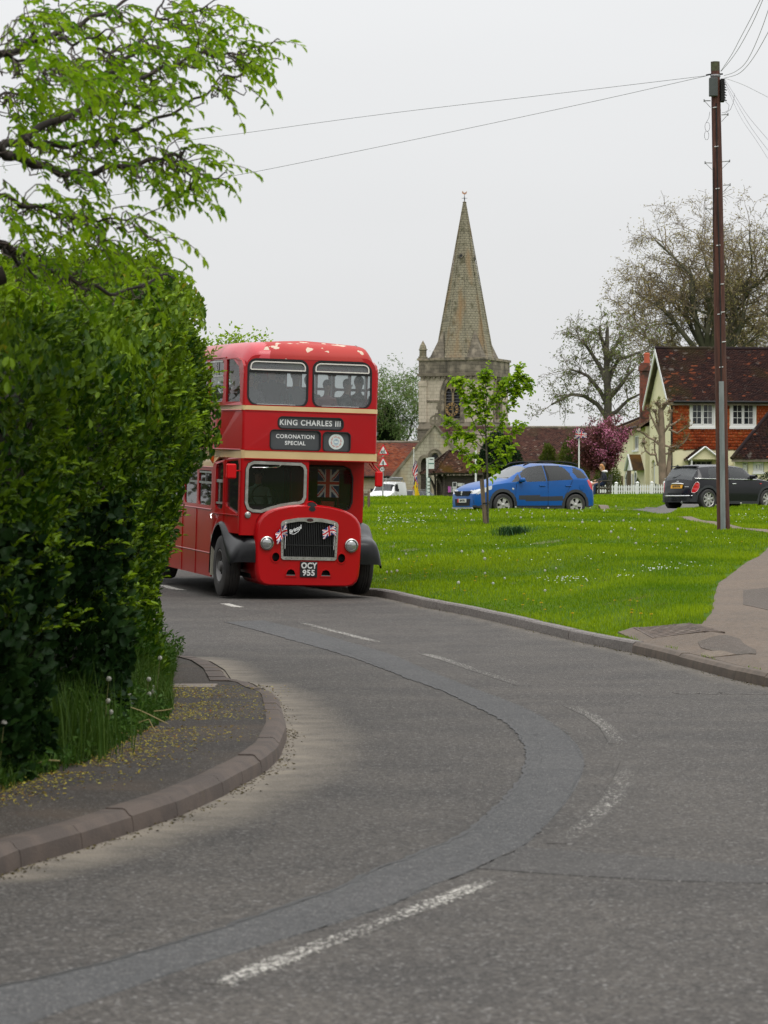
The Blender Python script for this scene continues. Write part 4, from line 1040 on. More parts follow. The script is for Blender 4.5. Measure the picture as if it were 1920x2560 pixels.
# wings -----------------------------------------------------------------------
inn_ = [(1.56,.38),(1.5,.85),(1.28,1.14),(.95,1.22),(.68,1.14),(.42,1.03),(.12,.99),(-.03,.93),(-.08,.8),(-.09,.57)]
out_ = [(1.6,.38),(1.55,.8),(1.3,1.09),(.95,1.2),(.73,1.10),(.52,.92),(.3,.75),(.12,.66),(.03,.60),(.0,.57)]
for s in (-1,1):
    rows = []
    for k,(a,b_) in enumerate(zip(inn_,out_)):
        r_ = []
        for t in (0,.3,.55,.75,.9,1.0):
            e1 = (t**2.6) if s < 0 else t**6
            y = a[0]+(b_[0]-a[0])*e1; z_ = a[1]+(b_[1]-a[1])*e1-(.03*t**8)
            r_.append((s*(.87+.39*t),y+.03*t**4,z_))
        r_.append((s*1.262,r_[-1][1]+.01,r_[-1][2]-.035)); r_.append((s*1.235,r_[-1][1]+.01,r_[-1][2]))
        rows.append(r_)
    # catmull refine along
    P = np.array(rows); Q = []
    for k in range(len(P)-1):
        p0 = P[max(k-1,0)]; p1 = P[k]; p2 = P[k+1]; p3 = P[min(k+2,len(P)-1)]
        for t in (0,.25,.5,.75): Q.append(.5*((2*p1)+(p2-p0)*t+(2*p0-5*p1+4*p2-p3)*t*t+(3*p1-p0-3*p2+p3)*t**3))
    Q.append(P[-1]); mb = MB(); mb.grid([[tuple(p) for p in r_] for r_ in Q]); mb.build('front_wing',m_blk,BUS,smooth=55)
    mb = MB(); mb.box(s*.6,s*.86,.3,1.55,.3,1.1); mb.build('wheel_housing',m_dark,BUS)
# lower body sides
for s in (-1,1):
    arch = [(YB-2.75,.27)]; 
    # rear wheel arch centre y 6.0
    ra = [(6.0-.62*math.cos(R(a)),.5+.62*math.sin(R(a))) for a in range(0,181,15)]
    lows = [(1.64,.25),(5.38,.25)]+[(p[0],max(p[1],.25)) for p in ra]+[(6.62,.25),(YB,.3)]
    wins = [rrect(1.76+k*1.17,1.76+k*1.17+1.03,1.42,2.0,.08,4) for k in range(5)]
    cuts = [1.64,2.86,4.03,5.2,YB]
    for k in range(4):
        y0,y1 = cuts[k],cuts[k+1]
        if k < 3:
            # window panel, upper waist panel and skirt panel
            mb = MB(); mb.plate([(y0+.002,1.36),(y1-.002,1.36),(y1-.002,2.056),(y0+.002,2.056)],[wins[k]],lambda u,v,w_: (s*(hw(u)-w_),u,v),.04); mb.build('window_pillar_panel',m_red,BUS)
            mb = MB(); mb.plate([(y0+.003,.64),(y1-.003,.64),(y1-.003,1.358),(y0+.003,1.358)],[],lambda u,v,w_: (s*(hw(u)+.004-w_),u,v),.03); mb.build('side_panel',m_red,BUS)
            mb = MB(); mb.plate([(y0+.003,.25),(y1-.003,.25),(y1-.003,.635),(y0+.003,.635)],[],lambda u,v,w_: (s*(hw(u)+.004-w_),u,v),.03); mb.build('skirt_panel',m_red,BUS)
        else:
            mb = MB(); mb.plate([(y0,.25)]+[(p[0],max(p[1],.25)) for p in ra]+[(y1,.3),(y1,2.056),(y0,2.056)],wins[3:5],lambda u,v,w_: (s*(hw(u)-w_),u,v),.04); mb.build('rear_side_panel',m_red,BUS)
    for w_k in wins:
        e_ = MB(); e_.plate(w_k,[],lambda u,v,w_: (s*(hw(u)-.02-w_),u,v),None); e_.build('window_pane',m_glassd,BUS)
        y0 = min(p[0] for p in w_k); e_ = MB(); e_.box(s*1.215,s*1.228,y0+.01,y0+1.02,1.78,1.815); e_.box(s*1.215,s*1.228,y0+.03,y0+1.0,1.955,1.985); e_.box(s*1.215,s*1.228,y0+.5,y0+.52,1.815,1.955); e_.build('window_rail',m_alu,BUS)
    mb = MB()
    mb.tube([(s*1.24,1.64,1.36),(s*1.24,YB,1.36)],.012,6); mb.tube([(s*1.24,1.64,.64),(s*1.24,5.3,.64)],.009,6)
    for c_ in cuts[1:4]: mb.tube([(s*1.238,c_,.25),(s*1.238,c_,1.35)],.007,5)
    mb.build('beading',m_red,BUS,smooth=50)
    mb = MB(); mb.box(s*1.0,s*1.243,1.575,1.635,.28,1.0); mb.build('hinge_post',M('cream_grey',(.4,.38,.3),rough=.5),BUS)
e_ = MB(); e_.plate(circ(2.35,1.0,0,0)[:1]+[(2.3,.75),(2.55,.75),(2.55,.95)],[],lambda u,v,w_: (-(hw(u)+.008-w_),u,v),.004)
mb = MB(); mb.lathe([(0,0),(.04,.0),(.075,.02),(.085,.05),(.08,.06)],16,T=Matrix.Translation((-1.23,1.62,2.3)) @ Matrix.Rotation(R(-90),4,'Y') @ Matrix.Diagonal((2.3,1,1,1))); 
mb = MB(); mb.grid([[(-1.235-.06*math.sin(math.pi*t)*math.sin(R(a)),1.68-.07*math.cos(R(a)),2.12+.22*t) for a in range(0,181,20)] for t in np.linspace(0,1,9)]); mb.build('side_lamp',M('orange_lamp',(.6,.09,.01),rough=.25,coat=.5),BUS,smooth=60)
# underside
mb = MB(); mb.box(-.95,.95,1.6,YB-.1,.3,.43); mb.box(-.5,.5,-.02,1.6,.32,.8); mb.box(-1.0,1.0,.85,1.0,.42,.55); mb.build('chassis',m_dark,BUS)
# wheels
def tyre_wheel(parent,c,rr_,wdt,s,rim,rimr,name='wheel',nuts=8,mat_rim=m_grey,T2=None):
    T = Matrix.Translation(c) @ Matrix.Rotation(R(90)*s,4,'Y')
    if T2 is not None: T = Matrix.Translation(c) @ T2
    h = wdt/2; mb = MB()
    mb.lathe([(rimr,-h*.8),(rimr+.02,-h*.95),(rr_*.86,-h),(rr_*.965,-h*.86),(rr_*.985,-h*.7),(rr_,-h*.55),(rr_,-h*.36),(rr_-.012,-h*.33),(rr_-.012,-h*.29),(rr_,-h*.26),(rr_,-h*.04),(rr_-.012,0),(rr_,h*.04),(rr_,h*.26),(rr_-.012,h*.29),(rr_-.012,h*.33),(rr_,h*.36),(rr_,h*.55),(rr_*.985,h*.7),(rr_*.965,h*.86),(rr_*.86,h),(rimr+.02,h*.95),(rimr,h*.8)],40,T=T)
    w_ = mb.build(name,m_rub,parent,smooth=35)
    mb = MB(); mb.lathe([(rimr,h*.9),(rimr-.015,h*.92),(rimr-.03,h*.6),(rimr-.05,h*.2),(rimr*.62,h*.05),(rimr*.55,h*.5),(rimr*.3,h*.55),(rimr*.28,h*.95),(0,h*1.0)],28,T=T)
    mb.lathe([(rimr,-h*.9),(0,-h*.6)],24,T=T)
    rm = mb.build('rim',mat_rim,w_,smooth=35)
    mb = MB()
    for k in range(nuts):
        a = 2*math.pi*k/nuts; mb.lathe([(.018,h*.45),(.018,h*.7),(0,h*.72)],6,T=T @ Matrix.Translation((rimr*.44*math.cos(a),rimr*.44*math.sin(a),0)))
    for k in range(8):
        a = 2*math.pi*(k+.5)/8; mb.lathe([(.03,h*.16),(.0,h*.17)],8,T=T @ Matrix.Translation((rimr*.8*math.cos(a),rimr*.8*math.sin(a),0)))
    mb.build('wheel_nuts',m_dark,w_)
    return w_
for s in (-1,1):
    dz = -.036*(-s)*-1 if False else (.036 if s > 0 else -.036)
    tyre_wheel(BUS,(s*1.115,.92,.5+dz),.5,.27,s,None,.27)
    tyre_wheel(BUS,(s*1.09,6.0,.5),.5,.27,s,None,.27)
# passengers upstairs -----------------------------------------------------------
hairs = [M('brown_hair',(.06,.03,.015),rough=.6),M('fair_hair',(.35,.2,.08),rough=.6),M('dark_hair',(.015,.012,.01),rough=.6)]
cl = lambda n,c: M('cloth_'+n,c,rough=.9)
c_,s_ = math.cos(R(15.3)),math.sin(R(15.3))
bpy.context.view_layer.update()
def inbus(x,y,z_): return BUS.matrix_world @ Vector((x,y,z_))
def rider(x,y,shirt,hair,label,sc_=1.,lean=.03,long=0,z_=2.80,turn=0.):
    p = inbus(x,y,z_)
    return seated('person',p,R(15.3)+turn,shirt,cl('navy',(.02,.025,.05)),hair,label,'people riding inside the bus',sc_,lean,long=long)
rider(-.82,.85,cl('grey',(.2,.2,.22)),hairs[2],'passenger in a grey top at the left end of the upper front window',1.0)
rider(-.45,.88,cl('blackish',(.03,.03,.035)),hairs[2],'dark haired adult second from the left behind the upper left window',1.12,z_=2.86)
rider(-.12,1.7,cl('teal',(.05,.16,.18)),hairs[0],'passenger behind the pillar between the two upper front windows',1.0)
rider(-.5,1.7,cl('cream',(.5,.45,.38)),hairs[0],'brown haired child low behind the upper left window',.9,long=.25)
rider(.45,.88,cl('pink',(.5,.2,.2)),hairs[2],'dark haired child looking down behind the upper right window',.82,lean=.12,z_=2.82)
rider(.74,.9,cl('charcoal',(.05,.05,.06)),hairs[0],'short haired boy at the right of the upper right window',.85,lean=.08,z_=2.82,turn=.8)
rider(.16,1.72,cl('check',(.25,.27,.3)),hairs[1],'tall adult beside the pillar behind the upper right window',1.08)
rider(-.86,1.75,cl('bright_red',(.5,.02,.02)),hairs[1],'passenger in a red coat and orange hat by the upper side window',1.0)
rider(.8,3.4,cl('olive',(.12,.12,.06)),hairs[0],'passenger further back on the right of the upper deck',1.0)
rider(-.3,3.4,cl('blue',(.05,.1,.3)),hairs[1],'passenger further back in the middle of the upper deck',1.0)
p = inbus(-.62,.95,1.25)
seated('person',p,R(15.3),cl('pale_green',(.35,.45,.4)),cl('navy',()),hairs[2],'driver in a pale green shirt at the wheel of the bus','people riding inside the bus',.95,.05)
p = inbus(-.85,2.6,.95); seated('person',p,R(15.3),cl('magenta',(.5,.03,.15)),cl('navy',()),hairs[1],'passenger in bright pink behind the lower side window','people riding inside the bus',1.,.03,long=.3)
p = inbus(-.8,3.5,.95); seated('person',p,R(15.3),cl('pale_grey',(.45,.45,.46)),cl('navy',()),hairs[0],'passenger in pale grey further back in the lower deck','people riding inside the bus',1.,.03,long=.3)
# ================================================================ vegetation near
def fbm(P,seed=0,oct=3,f=1.):
    """cheap smooth pseudo noise in -1..1"""
    r_ = np.random.default_rng(seed); s = np.zeros(len(P)); a = 1.; t = 0.
    for o in range(oct):
        for k in range(4):
            d = r_.normal(size=3); d /= np.linalg.norm(d); ph = r_.uniform(0,6.28)
            s += a*np.sin(P@d*f*(2.**o)*r_.uniform(.8,1.3)+ph)/4*1.6
        t += a; a *= .5
    return s/t
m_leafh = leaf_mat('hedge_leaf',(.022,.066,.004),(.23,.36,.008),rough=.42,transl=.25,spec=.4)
m_leafy = leaf_mat('new_growth_leaf',(.12,.20,.010),(.32,.25,.02),rough=.5,transl=.35,spec=.3)
m_ivy = leaf_mat('ivy_leaf',(.010,.030,.007),(.04,.085,.014),rough=.5,transl=.1,spec=.25)
m_leaft = leaf_mat('tree_leaf',(.09,.22,.003),(.30,.45,.010),rough=.5,transl=.55,spec=.25)
m_bark = M('bark',(.045,.034,.028),rough=.95,c2=(.022,.018,.014),scale=12,bump=.5)
m_twig = M('twig',(.06,.042,.03),rough=.9)
HEDGE = empty('hedge',(0,0,0),label='tall dense dark green hedge bulging over the left footway',cat='hedge')
hY = [10,12,14,16,18,20,22,24.5,26.5,28.5,30.5,33,36,40]
hX = [-2.75,-2.6,-2.4,-2.22,-2.06,-1.96,-1.95,-1.97,-2.0,-2.16,-2.42,-2.8,-3.5,-4.5]
def hface(Y,z,n=True):
    x = np.interp(Y,hY,hX)
    bul = np.interp(z,[0,.4,.9,1.4,1.8,2.2,2.6,3.0,3.5,4.2],[.02,-.02,.02,.10,.25,.42,.44,.36,.20,-.15])*np.interp(Y,[16,21,26,30],[.35,.75,1.,.85])
    x = x+bul
    if n:
        P = np.stack([x*0,Y,z],1); x = x+.24*fbm(P,3,3,1.9)+.08*fbm(P,4,2,7)-.04
    return x
def htop(Y,x): return np.interp(Y,[12,16,19,22,25,28,31,34],[2.1,2.62,2.95,3.28,3.58,3.76,3.45,3.0])+.22*fbm(np.stack([x,Y,Y*0],1),9,3,1.6)
n = 118000
# denser where seen
Y = 12+24*rng.random(n)**1.0; z = rng.random(n)*4.4
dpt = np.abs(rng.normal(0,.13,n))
x = hface(Y,z)-dpt
tp = htop(Y,x); keep = (z < tp+rng.normal(0,.04,n)) & (fbm(np.stack([x*0,Y*1.0,z],1),66,3,2.6)+rng.normal(0,.12,n) > -.38-.25*(z > 2.8))
Y,z,x,dpt = Y[keep],z[keep],x[keep],dpt[keep]
# top skin
n2 = 26000; Y2 = 12+22*rng.random(n2); x2 = np.interp(Y2,hY,hX)+.45-2.6*rng.random(n2); z2 = htop(Y2,x2)-np.abs(rng.normal(0,.1,n2))-.12*np.clip((x2-np.interp(Y2,hY,hX))/.3,0,3)**2
P = np.concatenate([np.stack([x,Y,z],1),np.stack([x2,Y2,z2],1)])
nn_ = len(P)
outw = np.concatenate([np.tile([[.6,-.25,.55]],(len(x),1)),np.tile([[.2,0,1.]],(n2,1))])
clump = fbm(P,21,3,4.5)
# leaves point out and up, grouped in shoots by noise direction
D = unit(outw+.9*np.stack([fbm(P,31,2,6),fbm(P,32,2,6),fbm(P,33,2,6)+.35],1)+rng.normal(0,.45,(nn_,3)))
Nn = unit(rng.normal(0,.6,(nn_,3))+np.array([0.3,-.75,.7]))
Ln = rng.uniform(.036,.074,nn_)
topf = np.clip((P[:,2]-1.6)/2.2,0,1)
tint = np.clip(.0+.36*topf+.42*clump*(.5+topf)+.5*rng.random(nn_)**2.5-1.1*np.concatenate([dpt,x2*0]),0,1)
isy = (rng.random(nn_) < np.clip((P[:,2]-2.3)*.10+.10*fbm(P,41,2,1.2),0,.3)) & (clump > -.2)
ivy = (P[:,2] < 1.35+.35*fbm(P,51,2,1.5)) & (P[:,1] < 21.5) & ~isy
reg = ~isy & ~ivy
sc_ = {'foliage': (reg,m_leafh,.52,300),'new_growth': (isy,m_leafy,.42,0),'ivy': (ivy,m_ivy,.85,0)}
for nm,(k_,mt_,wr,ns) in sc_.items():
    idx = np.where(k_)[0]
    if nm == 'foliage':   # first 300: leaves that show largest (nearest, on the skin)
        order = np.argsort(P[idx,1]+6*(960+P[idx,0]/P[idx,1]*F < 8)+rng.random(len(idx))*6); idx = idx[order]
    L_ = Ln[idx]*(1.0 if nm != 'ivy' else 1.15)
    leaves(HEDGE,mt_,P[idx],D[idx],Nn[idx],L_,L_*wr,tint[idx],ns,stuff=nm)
# shoots sticking out of the outline: twig + leaves in pairs
def shoots(parent,base,dirs,length,mat,tmat,lsz,rngs,per=9,droop=.15,tint0=.5,wr=.45,name='shoots'):
    Pp,Dd,Nn,Tt = [],[],[],[]; segs = []
    for b,d in zip(base,dirs):
        Lg = length*rngs.uniform(.5,1.3); b = np.array(b,float); d = np.array(d,float); d /= np.linalg.norm(d); cur = b.copy(); st = 6
        side = np.cross(d,[0,0,1]); side /= np.linalg.norm(side)+1e-9; dd = d.copy(); k = 0; tt = np.clip(tint0+rngs.normal(0,.2),0,1)
        for s_ in range(st):
            nx_ = cur+dd*Lg/st; segs.append((*cur,*nx_,.004*(1-s_/st*.7),.004*(1-(s_+1)/st*.7)))
            for q in range(max(1,per//st+1)):
                sg = 1 if (k % 2) else -1; k += 1
                ld = dd*.55+side*sg*.7+np.array([0,0,.15])+rngs.normal(0,.25,3)
                Pp.append(cur+(nx_-cur)*rngs.random()); Dd.append(ld); Nn.append(np.array([0,0,1.])+rngs.normal(0,.45,3)); Tt.append(np.clip(tt+rngs.normal(0,.15),0,1))
            cur = nx_; dd = dd+np.array([0,0,-droop])*.3+rngs.normal(0,.08,3); dd /= np.linalg.norm(dd)
        Pp.append(cur); Dd.append(dd); Nn.append(np.array([0,0,1.])); Tt.append(min(1,tt+.2))
    Pp = np.array(Pp); Dd = np.array(Dd); Nn = np.array(Nn); Tt = np.array(Tt); Ls = rngs.uniform(.7,1.25,len(Pp))*lsz
    seg_mesh('twigs',segs,tmat,parent,3,kind='stuff')
    return Pp,Dd,Nn,Ls,Tt
r1 = np.random.default_rng(11); B,Dr = [],[]
for k in range(1700):
    Yb = r1.uniform(15,32.5); zb = r1.uniform(.8,4.0); xb = float(hface(np.array([Yb]),np.array([zb]))[0])
    if zb > float(htop(np.array([Yb]),np.array([xb]))[0]): zb = float(htop(np.array([Yb]),np.array([xb]))[0]); xb -= r1.uniform(0,1.2)
    B.append((xb-.1,Yb,zb)); Dr.append((.45+r1.normal(0,.35),r1.normal(-.25,.4),.8+r1.normal(0,.3)))
Pp,Dd,Nn_,Ls,Tt = shoots(HEDGE,B,Dr,.21,m_leafh,m_twig,.058,r1,14,tint0=.62)
leaves(HEDGE,m_leafh,Pp,Dd,Nn_+np.array([.1,-.6,0]),Ls,Ls*.42,Tt,0,stuff='shoot_leaves')
# solid dark core inside the leaves, added to block the sky
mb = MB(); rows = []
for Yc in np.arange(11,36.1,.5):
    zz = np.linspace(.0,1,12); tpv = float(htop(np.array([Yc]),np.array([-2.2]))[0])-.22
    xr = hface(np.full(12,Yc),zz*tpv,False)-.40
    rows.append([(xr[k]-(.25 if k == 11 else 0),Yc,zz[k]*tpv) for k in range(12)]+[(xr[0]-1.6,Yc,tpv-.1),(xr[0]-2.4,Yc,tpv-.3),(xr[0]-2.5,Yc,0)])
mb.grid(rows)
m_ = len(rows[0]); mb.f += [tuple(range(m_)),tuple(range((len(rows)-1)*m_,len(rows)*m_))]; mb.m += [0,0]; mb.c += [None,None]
mb.build('dark_core',M('hedge_inside',(.012,.016,.007),rough=1,c2=(.03,.022,.013),scale=9,bump=1.,bscale=25,bdist=.05),HEDGE)
segs = []
for k in range(90):   # bare stems showing in gaps low down
    Yb = r1.uniform(14,30); z0 = r1.uniform(.2,2.2); xb = float(hface(np.array([Yb]),np.array([z0]))[0])-.24; c = np.array([xb,Yb,z0]); d = np.array([r1.normal(.1,.15),r1.normal(0,.6),1.])
    for q in range(4): e2 = c+d*.13; segs.append((*c,*e2,.006,.005)); c = e2; d = d+r1.normal(0,.35,3)
seg_mesh('stems',segs,m_twig,HEDGE,4,kind='stuff')
# ---------------------------------------------------------------- weeds at the foot of the hedge
VB = [(0,1985),(60,1958),(130,1938),(190,1920),(285,1878),(380,1822),(424,1800),(437,1770),(420,1721),(440,1675),(437,1650)]
vb = [solve(p[0],p[1],lambda X,Y: .112 if Y < 26.5 else .03) for p in VB]
vy = [-2.6]+[p.x for p in vb]; vyy = [12.5]+[p.y for p in vb]
def blades(P,h,wd,lean,rngs,tint,name,mat,parent=None,kind=None,up=None):
    """curved grass blades of two quads"""
    n = len(P); a = rngs.uniform(0,2*np.pi,n); f = np.stack([np.cos(a),np.sin(a),a*0],1); s = np.stack([-np.sin(a),np.cos(a),a*0],1)
    h = h.reshape(-1,1); l = lean.reshape(-1,1); w_ = wd.reshape(-1,1)
    z = np.array([[0,0,1.]])
    m1 = P+z*h*.55+f*l*h*.3; t = P+z*h*(1-.25*l)+f*l*h*1.0
    V = np.stack([P-s*w_/2,P+s*w_/2,m1+s*w_*.42,m1-s*w_*.42,t],1).reshape(-1,3); i = np.arange(n)*5
    F4 = np.stack([i,i+1,i+2,i+3],1); F3 = np.stack([i+3,i+2,i+4,i+4],1)
    # triangles only
    T3 = np.concatenate([F4[:,[0,1,2]],F4[:,[0,2,3]],np.stack([i+3,i+2,i+4],1)])
    return np_mesh(name,V,T3,mat,parent,tint=np.tile(tint,3),kind=kind)
m_weed = leaf_mat('verge_grass_blade',(.028,.075,.008),(.09,.15,.02),rough=.6,transl=.3)
n = 15000; Y = r1.uniform(12.5,34,n); xe = np.interp(Y,vyy,vy); xh = np.interp(Y,hY,hX)
u = r1.random(n)**.8; X = xe-u*np.maximum(xe-xh+.25,.25)
zz = np.where(Y < 26.4,.11,.03); clus = fbm(np.stack([X,Y,X*0],1),61,3,2.4)
h = (.05+.16*np.clip(clus+.55,0,1.3))*(.5+.8*u)*r1.uniform(.5,1.3,n)*np.interp(Y,[14,18,22,30],[.9,1.1,1.35,1.5])
blades(np.stack([X,Y,zz],1),h*1.5,np.full(n,.006),r1.uniform(.1,.8,n),r1,np.clip(.4+.3*clus+.2*r1.normal(size=n),0,1),'verge_grass',m_weed,kind='stuff')
# tall tussock of iris like leaves (x 110-200)
TU = empty('grass_tussock',label='tall tussock of long upright grass at the foot of the hedge',cat='grass clump')
c = solve(150,1890,lambda X,Y: .11); n = 420; Pt = np.stack([c.x+r1.normal(0,.14,n),c.y+r1.normal(0,.35,n),np.full(n,.1)],1)
blades(Pt,r1.uniform(.3,.62,n),np.full(n,.009),r1.uniform(.05,.45,n),r1,r1.uniform(.1,.7,n),'blades',m_weed,TU,kind='stuff')
# leafy weeds
WD = []
m_weedleaf = leaf_mat('weed_leaf',(.03,.085,.012),(.08,.16,.02),rough=.55,transl=.3)
n = 9000; Y = r1.uniform(13,34,n); xe = np.interp(Y,vyy,vy); u = r1.random(n); X = xe-.02-u*.45; zz = np.where(Y < 26.4,.11,.03)+r1.uniform(0,.22,n)*(.3+u)*np.interp(Y,[14,24,30],[.9,1.4,2.0])
k_ = fbm(np.stack([X,Y,X*0],1),71,2,3.5) > -.25; X,Y,zz = X[k_],Y[k_],zz[k_]; n = len(X)
V,Fa = leaf_arrays(np.stack([X,Y,zz],1),r1.normal(0,1,(n,3))+np.array([.3,-.2,.5]),r1.normal(0,.4,(n,3))+np.array([0,0,1.]),r1.uniform(.03,.075,n),r1.uniform(.015,.03,n))
np_mesh('weeds',V,Fa,m_weedleaf,tint=np.tile(r1.random(n),2),kind='stuff')
# dandelion clocks ---------------------------------------------------------------
m_fluff = M('dandelion_fluff',(.52,.51,.45),rough=1)
m_stem = M('dandelion_stem',(.16,.15,.05),rough=.7)
m_yel = M('dandelion_yellow',(.78,.52,.01),rough=.8)
def clock_proto(parent,r_=.022,h=.2,lean=(0.03,0)):
    mb = MB(); mb.tube([(0,0,0),(lean[0]*.4,lean[1]*.4,h*.5),(lean[0],lean[1],h)],[.0025,.002,.002],5); mb.build('stem',m_stem,parent)
    mb = MB(); rr = random.Random(3); c = Vector((lean[0],lean[1],h))
    for k in range(90):
        z_ = 1-2*(k+.5)/90; a = k*2.399; q = math.sqrt(1-z_*z_); d = Vector((q*math.cos(a),q*math.sin(a),z_)); t = d.cross(Vector((.3,.5,.8))).normalized(); b_ = d.cross(t)
        p = c+d*r_; w_ = r_*.21
        mb.add([p+t*w_,p+b_*w_,p-t*w_,p-b_*w_],[(0,1,2,3)])
        mb.add([c+d*r_*.2+t*.0006,c+d*r_*.2-t*.0006,p],[(0,1,2)])
    mb.lathe([(0,-r_*.2),(r_*.2,0),(0,r_*.2)],8,T=Matrix.Translation(c)); mb.build('seed_head',m_fluff,parent)
proto = None
vc = [(68,1745,'dandelion clock furthest left above the weeds by the hedge'),(10,1808,None),(32,1808,None),(272,1697,None),(270,1752,None),(322,1759,None),(336,1750,None),(372,1698,'uppermost dandelion clock against the hedge foot'),(384,1740,None),(277,1780,None),(226,1780,None),(373,1790,None),(384,1764,None),(325,1740,None),(400,1645,None)]
for k,(qx,qy,lb) in enumerate(vc):
    Yc = np.interp(qx,[0,150,290,400],[16.6,18.4,20.4,23.5])+r1.uniform(-.5,.4)
    top = px(qx,qy,Yc); gz = .11; hh = max(.15,top.z-gz)
    e = empty('dandelion_clock',(top.x-.03,Yc,gz),label='white dandelion seed clock among the weeds at the hedge foot',cat='dandelion',group='dandelion clocks at the foot of the hedge')
    clock_proto(e,.017,hh)
# bent straw like stalks lying over the pavement edge
m_straw = M('straw_stalk',(.35,.28,.12),rough=.7)
for A in ([(338,1825),(350,1805),(372,1798),(400,1852)],[(322,1833),(345,1826),(375,1838),(401,1852)],[(325,1768),(350,1776),(372,1786),(420,1810)],[(385,1778),(410,1776),(430,1772)],[(95,1908),(115,1900),(150,1902)]):
    mb = MB(); mb.tube([px(a,b,20.6 if a > 200 else 17.2) for a,b in A],[.004]*len(A),5)
    tag(mb.build('grass_stalk',m_straw,smooth=60),'pale dry bent grass stalk arching over the footway edge','grass stalk','dry stalks at the verge')
# leaf litter: petals on the pavement
n = 5200; Y = r1.uniform(14.5,26,n); xe = np.interp(Y,vyy,vy); X = xe-.15+np.abs(r1.normal(0,.32,n))*np.interp(Y,[14,17,20,25],[.45,.8,1.2,1.4]); 
k_ = (X < np.interp(Y,[p.y for p in lk[:10]]+[27],[p.x-.12 for p in lk[:10]]+[-.75])) & (fbm(np.stack([X,Y,X*0],1),81,3,3.) > -.35); X,Y = X[k_],Y[k_]; n = len(X)
V,Fa = leaf_arrays(np.stack([X,Y,np.full(n,.1165)],1),np.concatenate([r1.normal(0,1,(n,2)),np.abs(r1.normal(0,.12,(n,1)))],1),r1.normal(0,.22,(n,3))+np.array([0,0,1.]),r1.uniform(.012,.03,n),r1.uniform(.006,.013,n),.1)
m_litter = leaf_mat('fallen_bracts',(.48,.44,.07),(.30,.12,.03),rough=.8,transl=.1)
np_mesh('leaf_litter',V,Fa,m_litter,tint=np.tile((r1.random(n)**2.2),2),kind='stuff')
# ================================================================ overhanging tree (top left)
TR = empty('overhanging_tree',(-3.6,16,0),label='broadleaved tree with fresh green leaves reaching over the hedge at top left',cat='tree')
TO = Vector((-3.6,16,0))
def z1(p): return (p[0]/2.304,p[1]/2.304)
LB = {'A': [(-60,880),(0,850),(130,800),(350,680),(600,590),(750,470),(900,410),(1050,350),(1210,285)],
 'B': [(130,805),(230,832),(400,835),(620,810),(760,750),(900,690),(1080,600),(1220,510),(1290,410)],
 'C': [(-20,850),(60,900),(200,940),(340,990),(480,1000),(640,965),(850,930),(960,905),(1040,890),(1080,850)],
 'D': [(-80,1090),(0,1125),(150,1180),(330,1220),(500,1255),(640,1268),(800,1240)],
 'E': [(-60,330),(130,270),(290,200),(430,150),(560,90),(740,0),(800,-60)],
 'E2': [(290,210),(360,228),(440,250),(560,200),(650,170)],
 'F': [(-60,270),(0,300),(100,340),(200,375),(350,380)],
 'G': [(-60,1405),(0,1410),(90,1440),(250,1530),(400,1600),(560,1660),(700,1690),(900,1600),(1000,1590)],
 'G2': [(0,1410),(60,1470),(130,1530),(200,1580),(290,1650)],
 'H': [(-60,540),(0,548),(130,535),(260,560)],
 'I': [(600,600),(700,612),(800,600),(930,600),(1060,605),(1180,605)],
 'J': [(1160,305),(1280,320),(1400,300),(1530,260),(1610,230)],
 'K': [(600,440),(700,370),(780,290),(830,200),(880,120),(910,60),(960,-40)],
 'L': [(1040,890),(1050,960),(1100,1000),(1230,1020),(1310,1000)],'M': [(1290,450),(1400,420),(1500,370),(1620,335)],
 'N': [(880,120),(1000,90),(1150,50),(1300,-20)],'O': [(1220,510),(1300,520),(1350,515)],'Q': [(560,290),(660,290),(740,240)]}
RD = {'A': (.022,.006),'B': (.014,.005),'C': (.022,.006),'D': (.012,.004),'E': (.016,.007),'E2': (.009,.004),'F': (.010,.005),'G': (.018,.005),'G2': (.013,.005),'H': (.008,.004),'K': (.012,.005)}
DP = {'A': (15.5,16.6),'B': (15.7,17.2),'C': (15.5,16.2),'D': (15.0,15.4),'E': (16.0,17.0),'E2': (16.2,15.6),'F': (14.5,14.8),'G': (15.8,17.5),'G2': (15.8,17.8),'H': (17,17.5),'I': (16.2,16.4),'J': (16.5,16.8),'K': (16.4,17.6),'L': (16.2,15.9),'M': (17.2,17.4),'N': (17.4,17.6),'O': (17.1,17.0),'Q': (16.2,16.6)}
bpts = []
for k_,pts_ in LB.items():
    r0,r2 = RD.get(k_,(.007,.003)); d0,d1 = DP[k_]; q = []
    n_ = len(pts_)
    for i in range((n_-1)*4+1):
        t = i/4; a = min(int(t),n_-2); f_ = t-a; p0 = pts_[max(a-1,0)]; p1 = pts_[a]; p2 = pts_[a+1]; p3 = pts_[min(a+2,n_-1)]
        cc = [.5*(2*p1[c]+(p2[c]-p0[c])*f_+(2*p0[c]-5*p1[c]+4*p2[c]-p3[c])*f_*f_+(3*p1[c]-p0[c]-3*p2[c]+p3[c])*f_**3) for c in (0,1)]
        g = i/((n_-1)*4); v_ = px(*z1(cc),d0+(d1-d0)*g); v_ += Vector((0,0,.012*math.sin(i*1.3+len(k_)))); q.append(v_-TO); bpts.append(np.array([*v_,r0+(r2-r0)*g]))
    mb = MB(); mb.tube(q,[r0*1.35+(r2-r0*1.35)*(i/(len(q)-1))**.8 for i in range(len(q))],7); mb.build('branch',m_bark,TR,smooth=60)
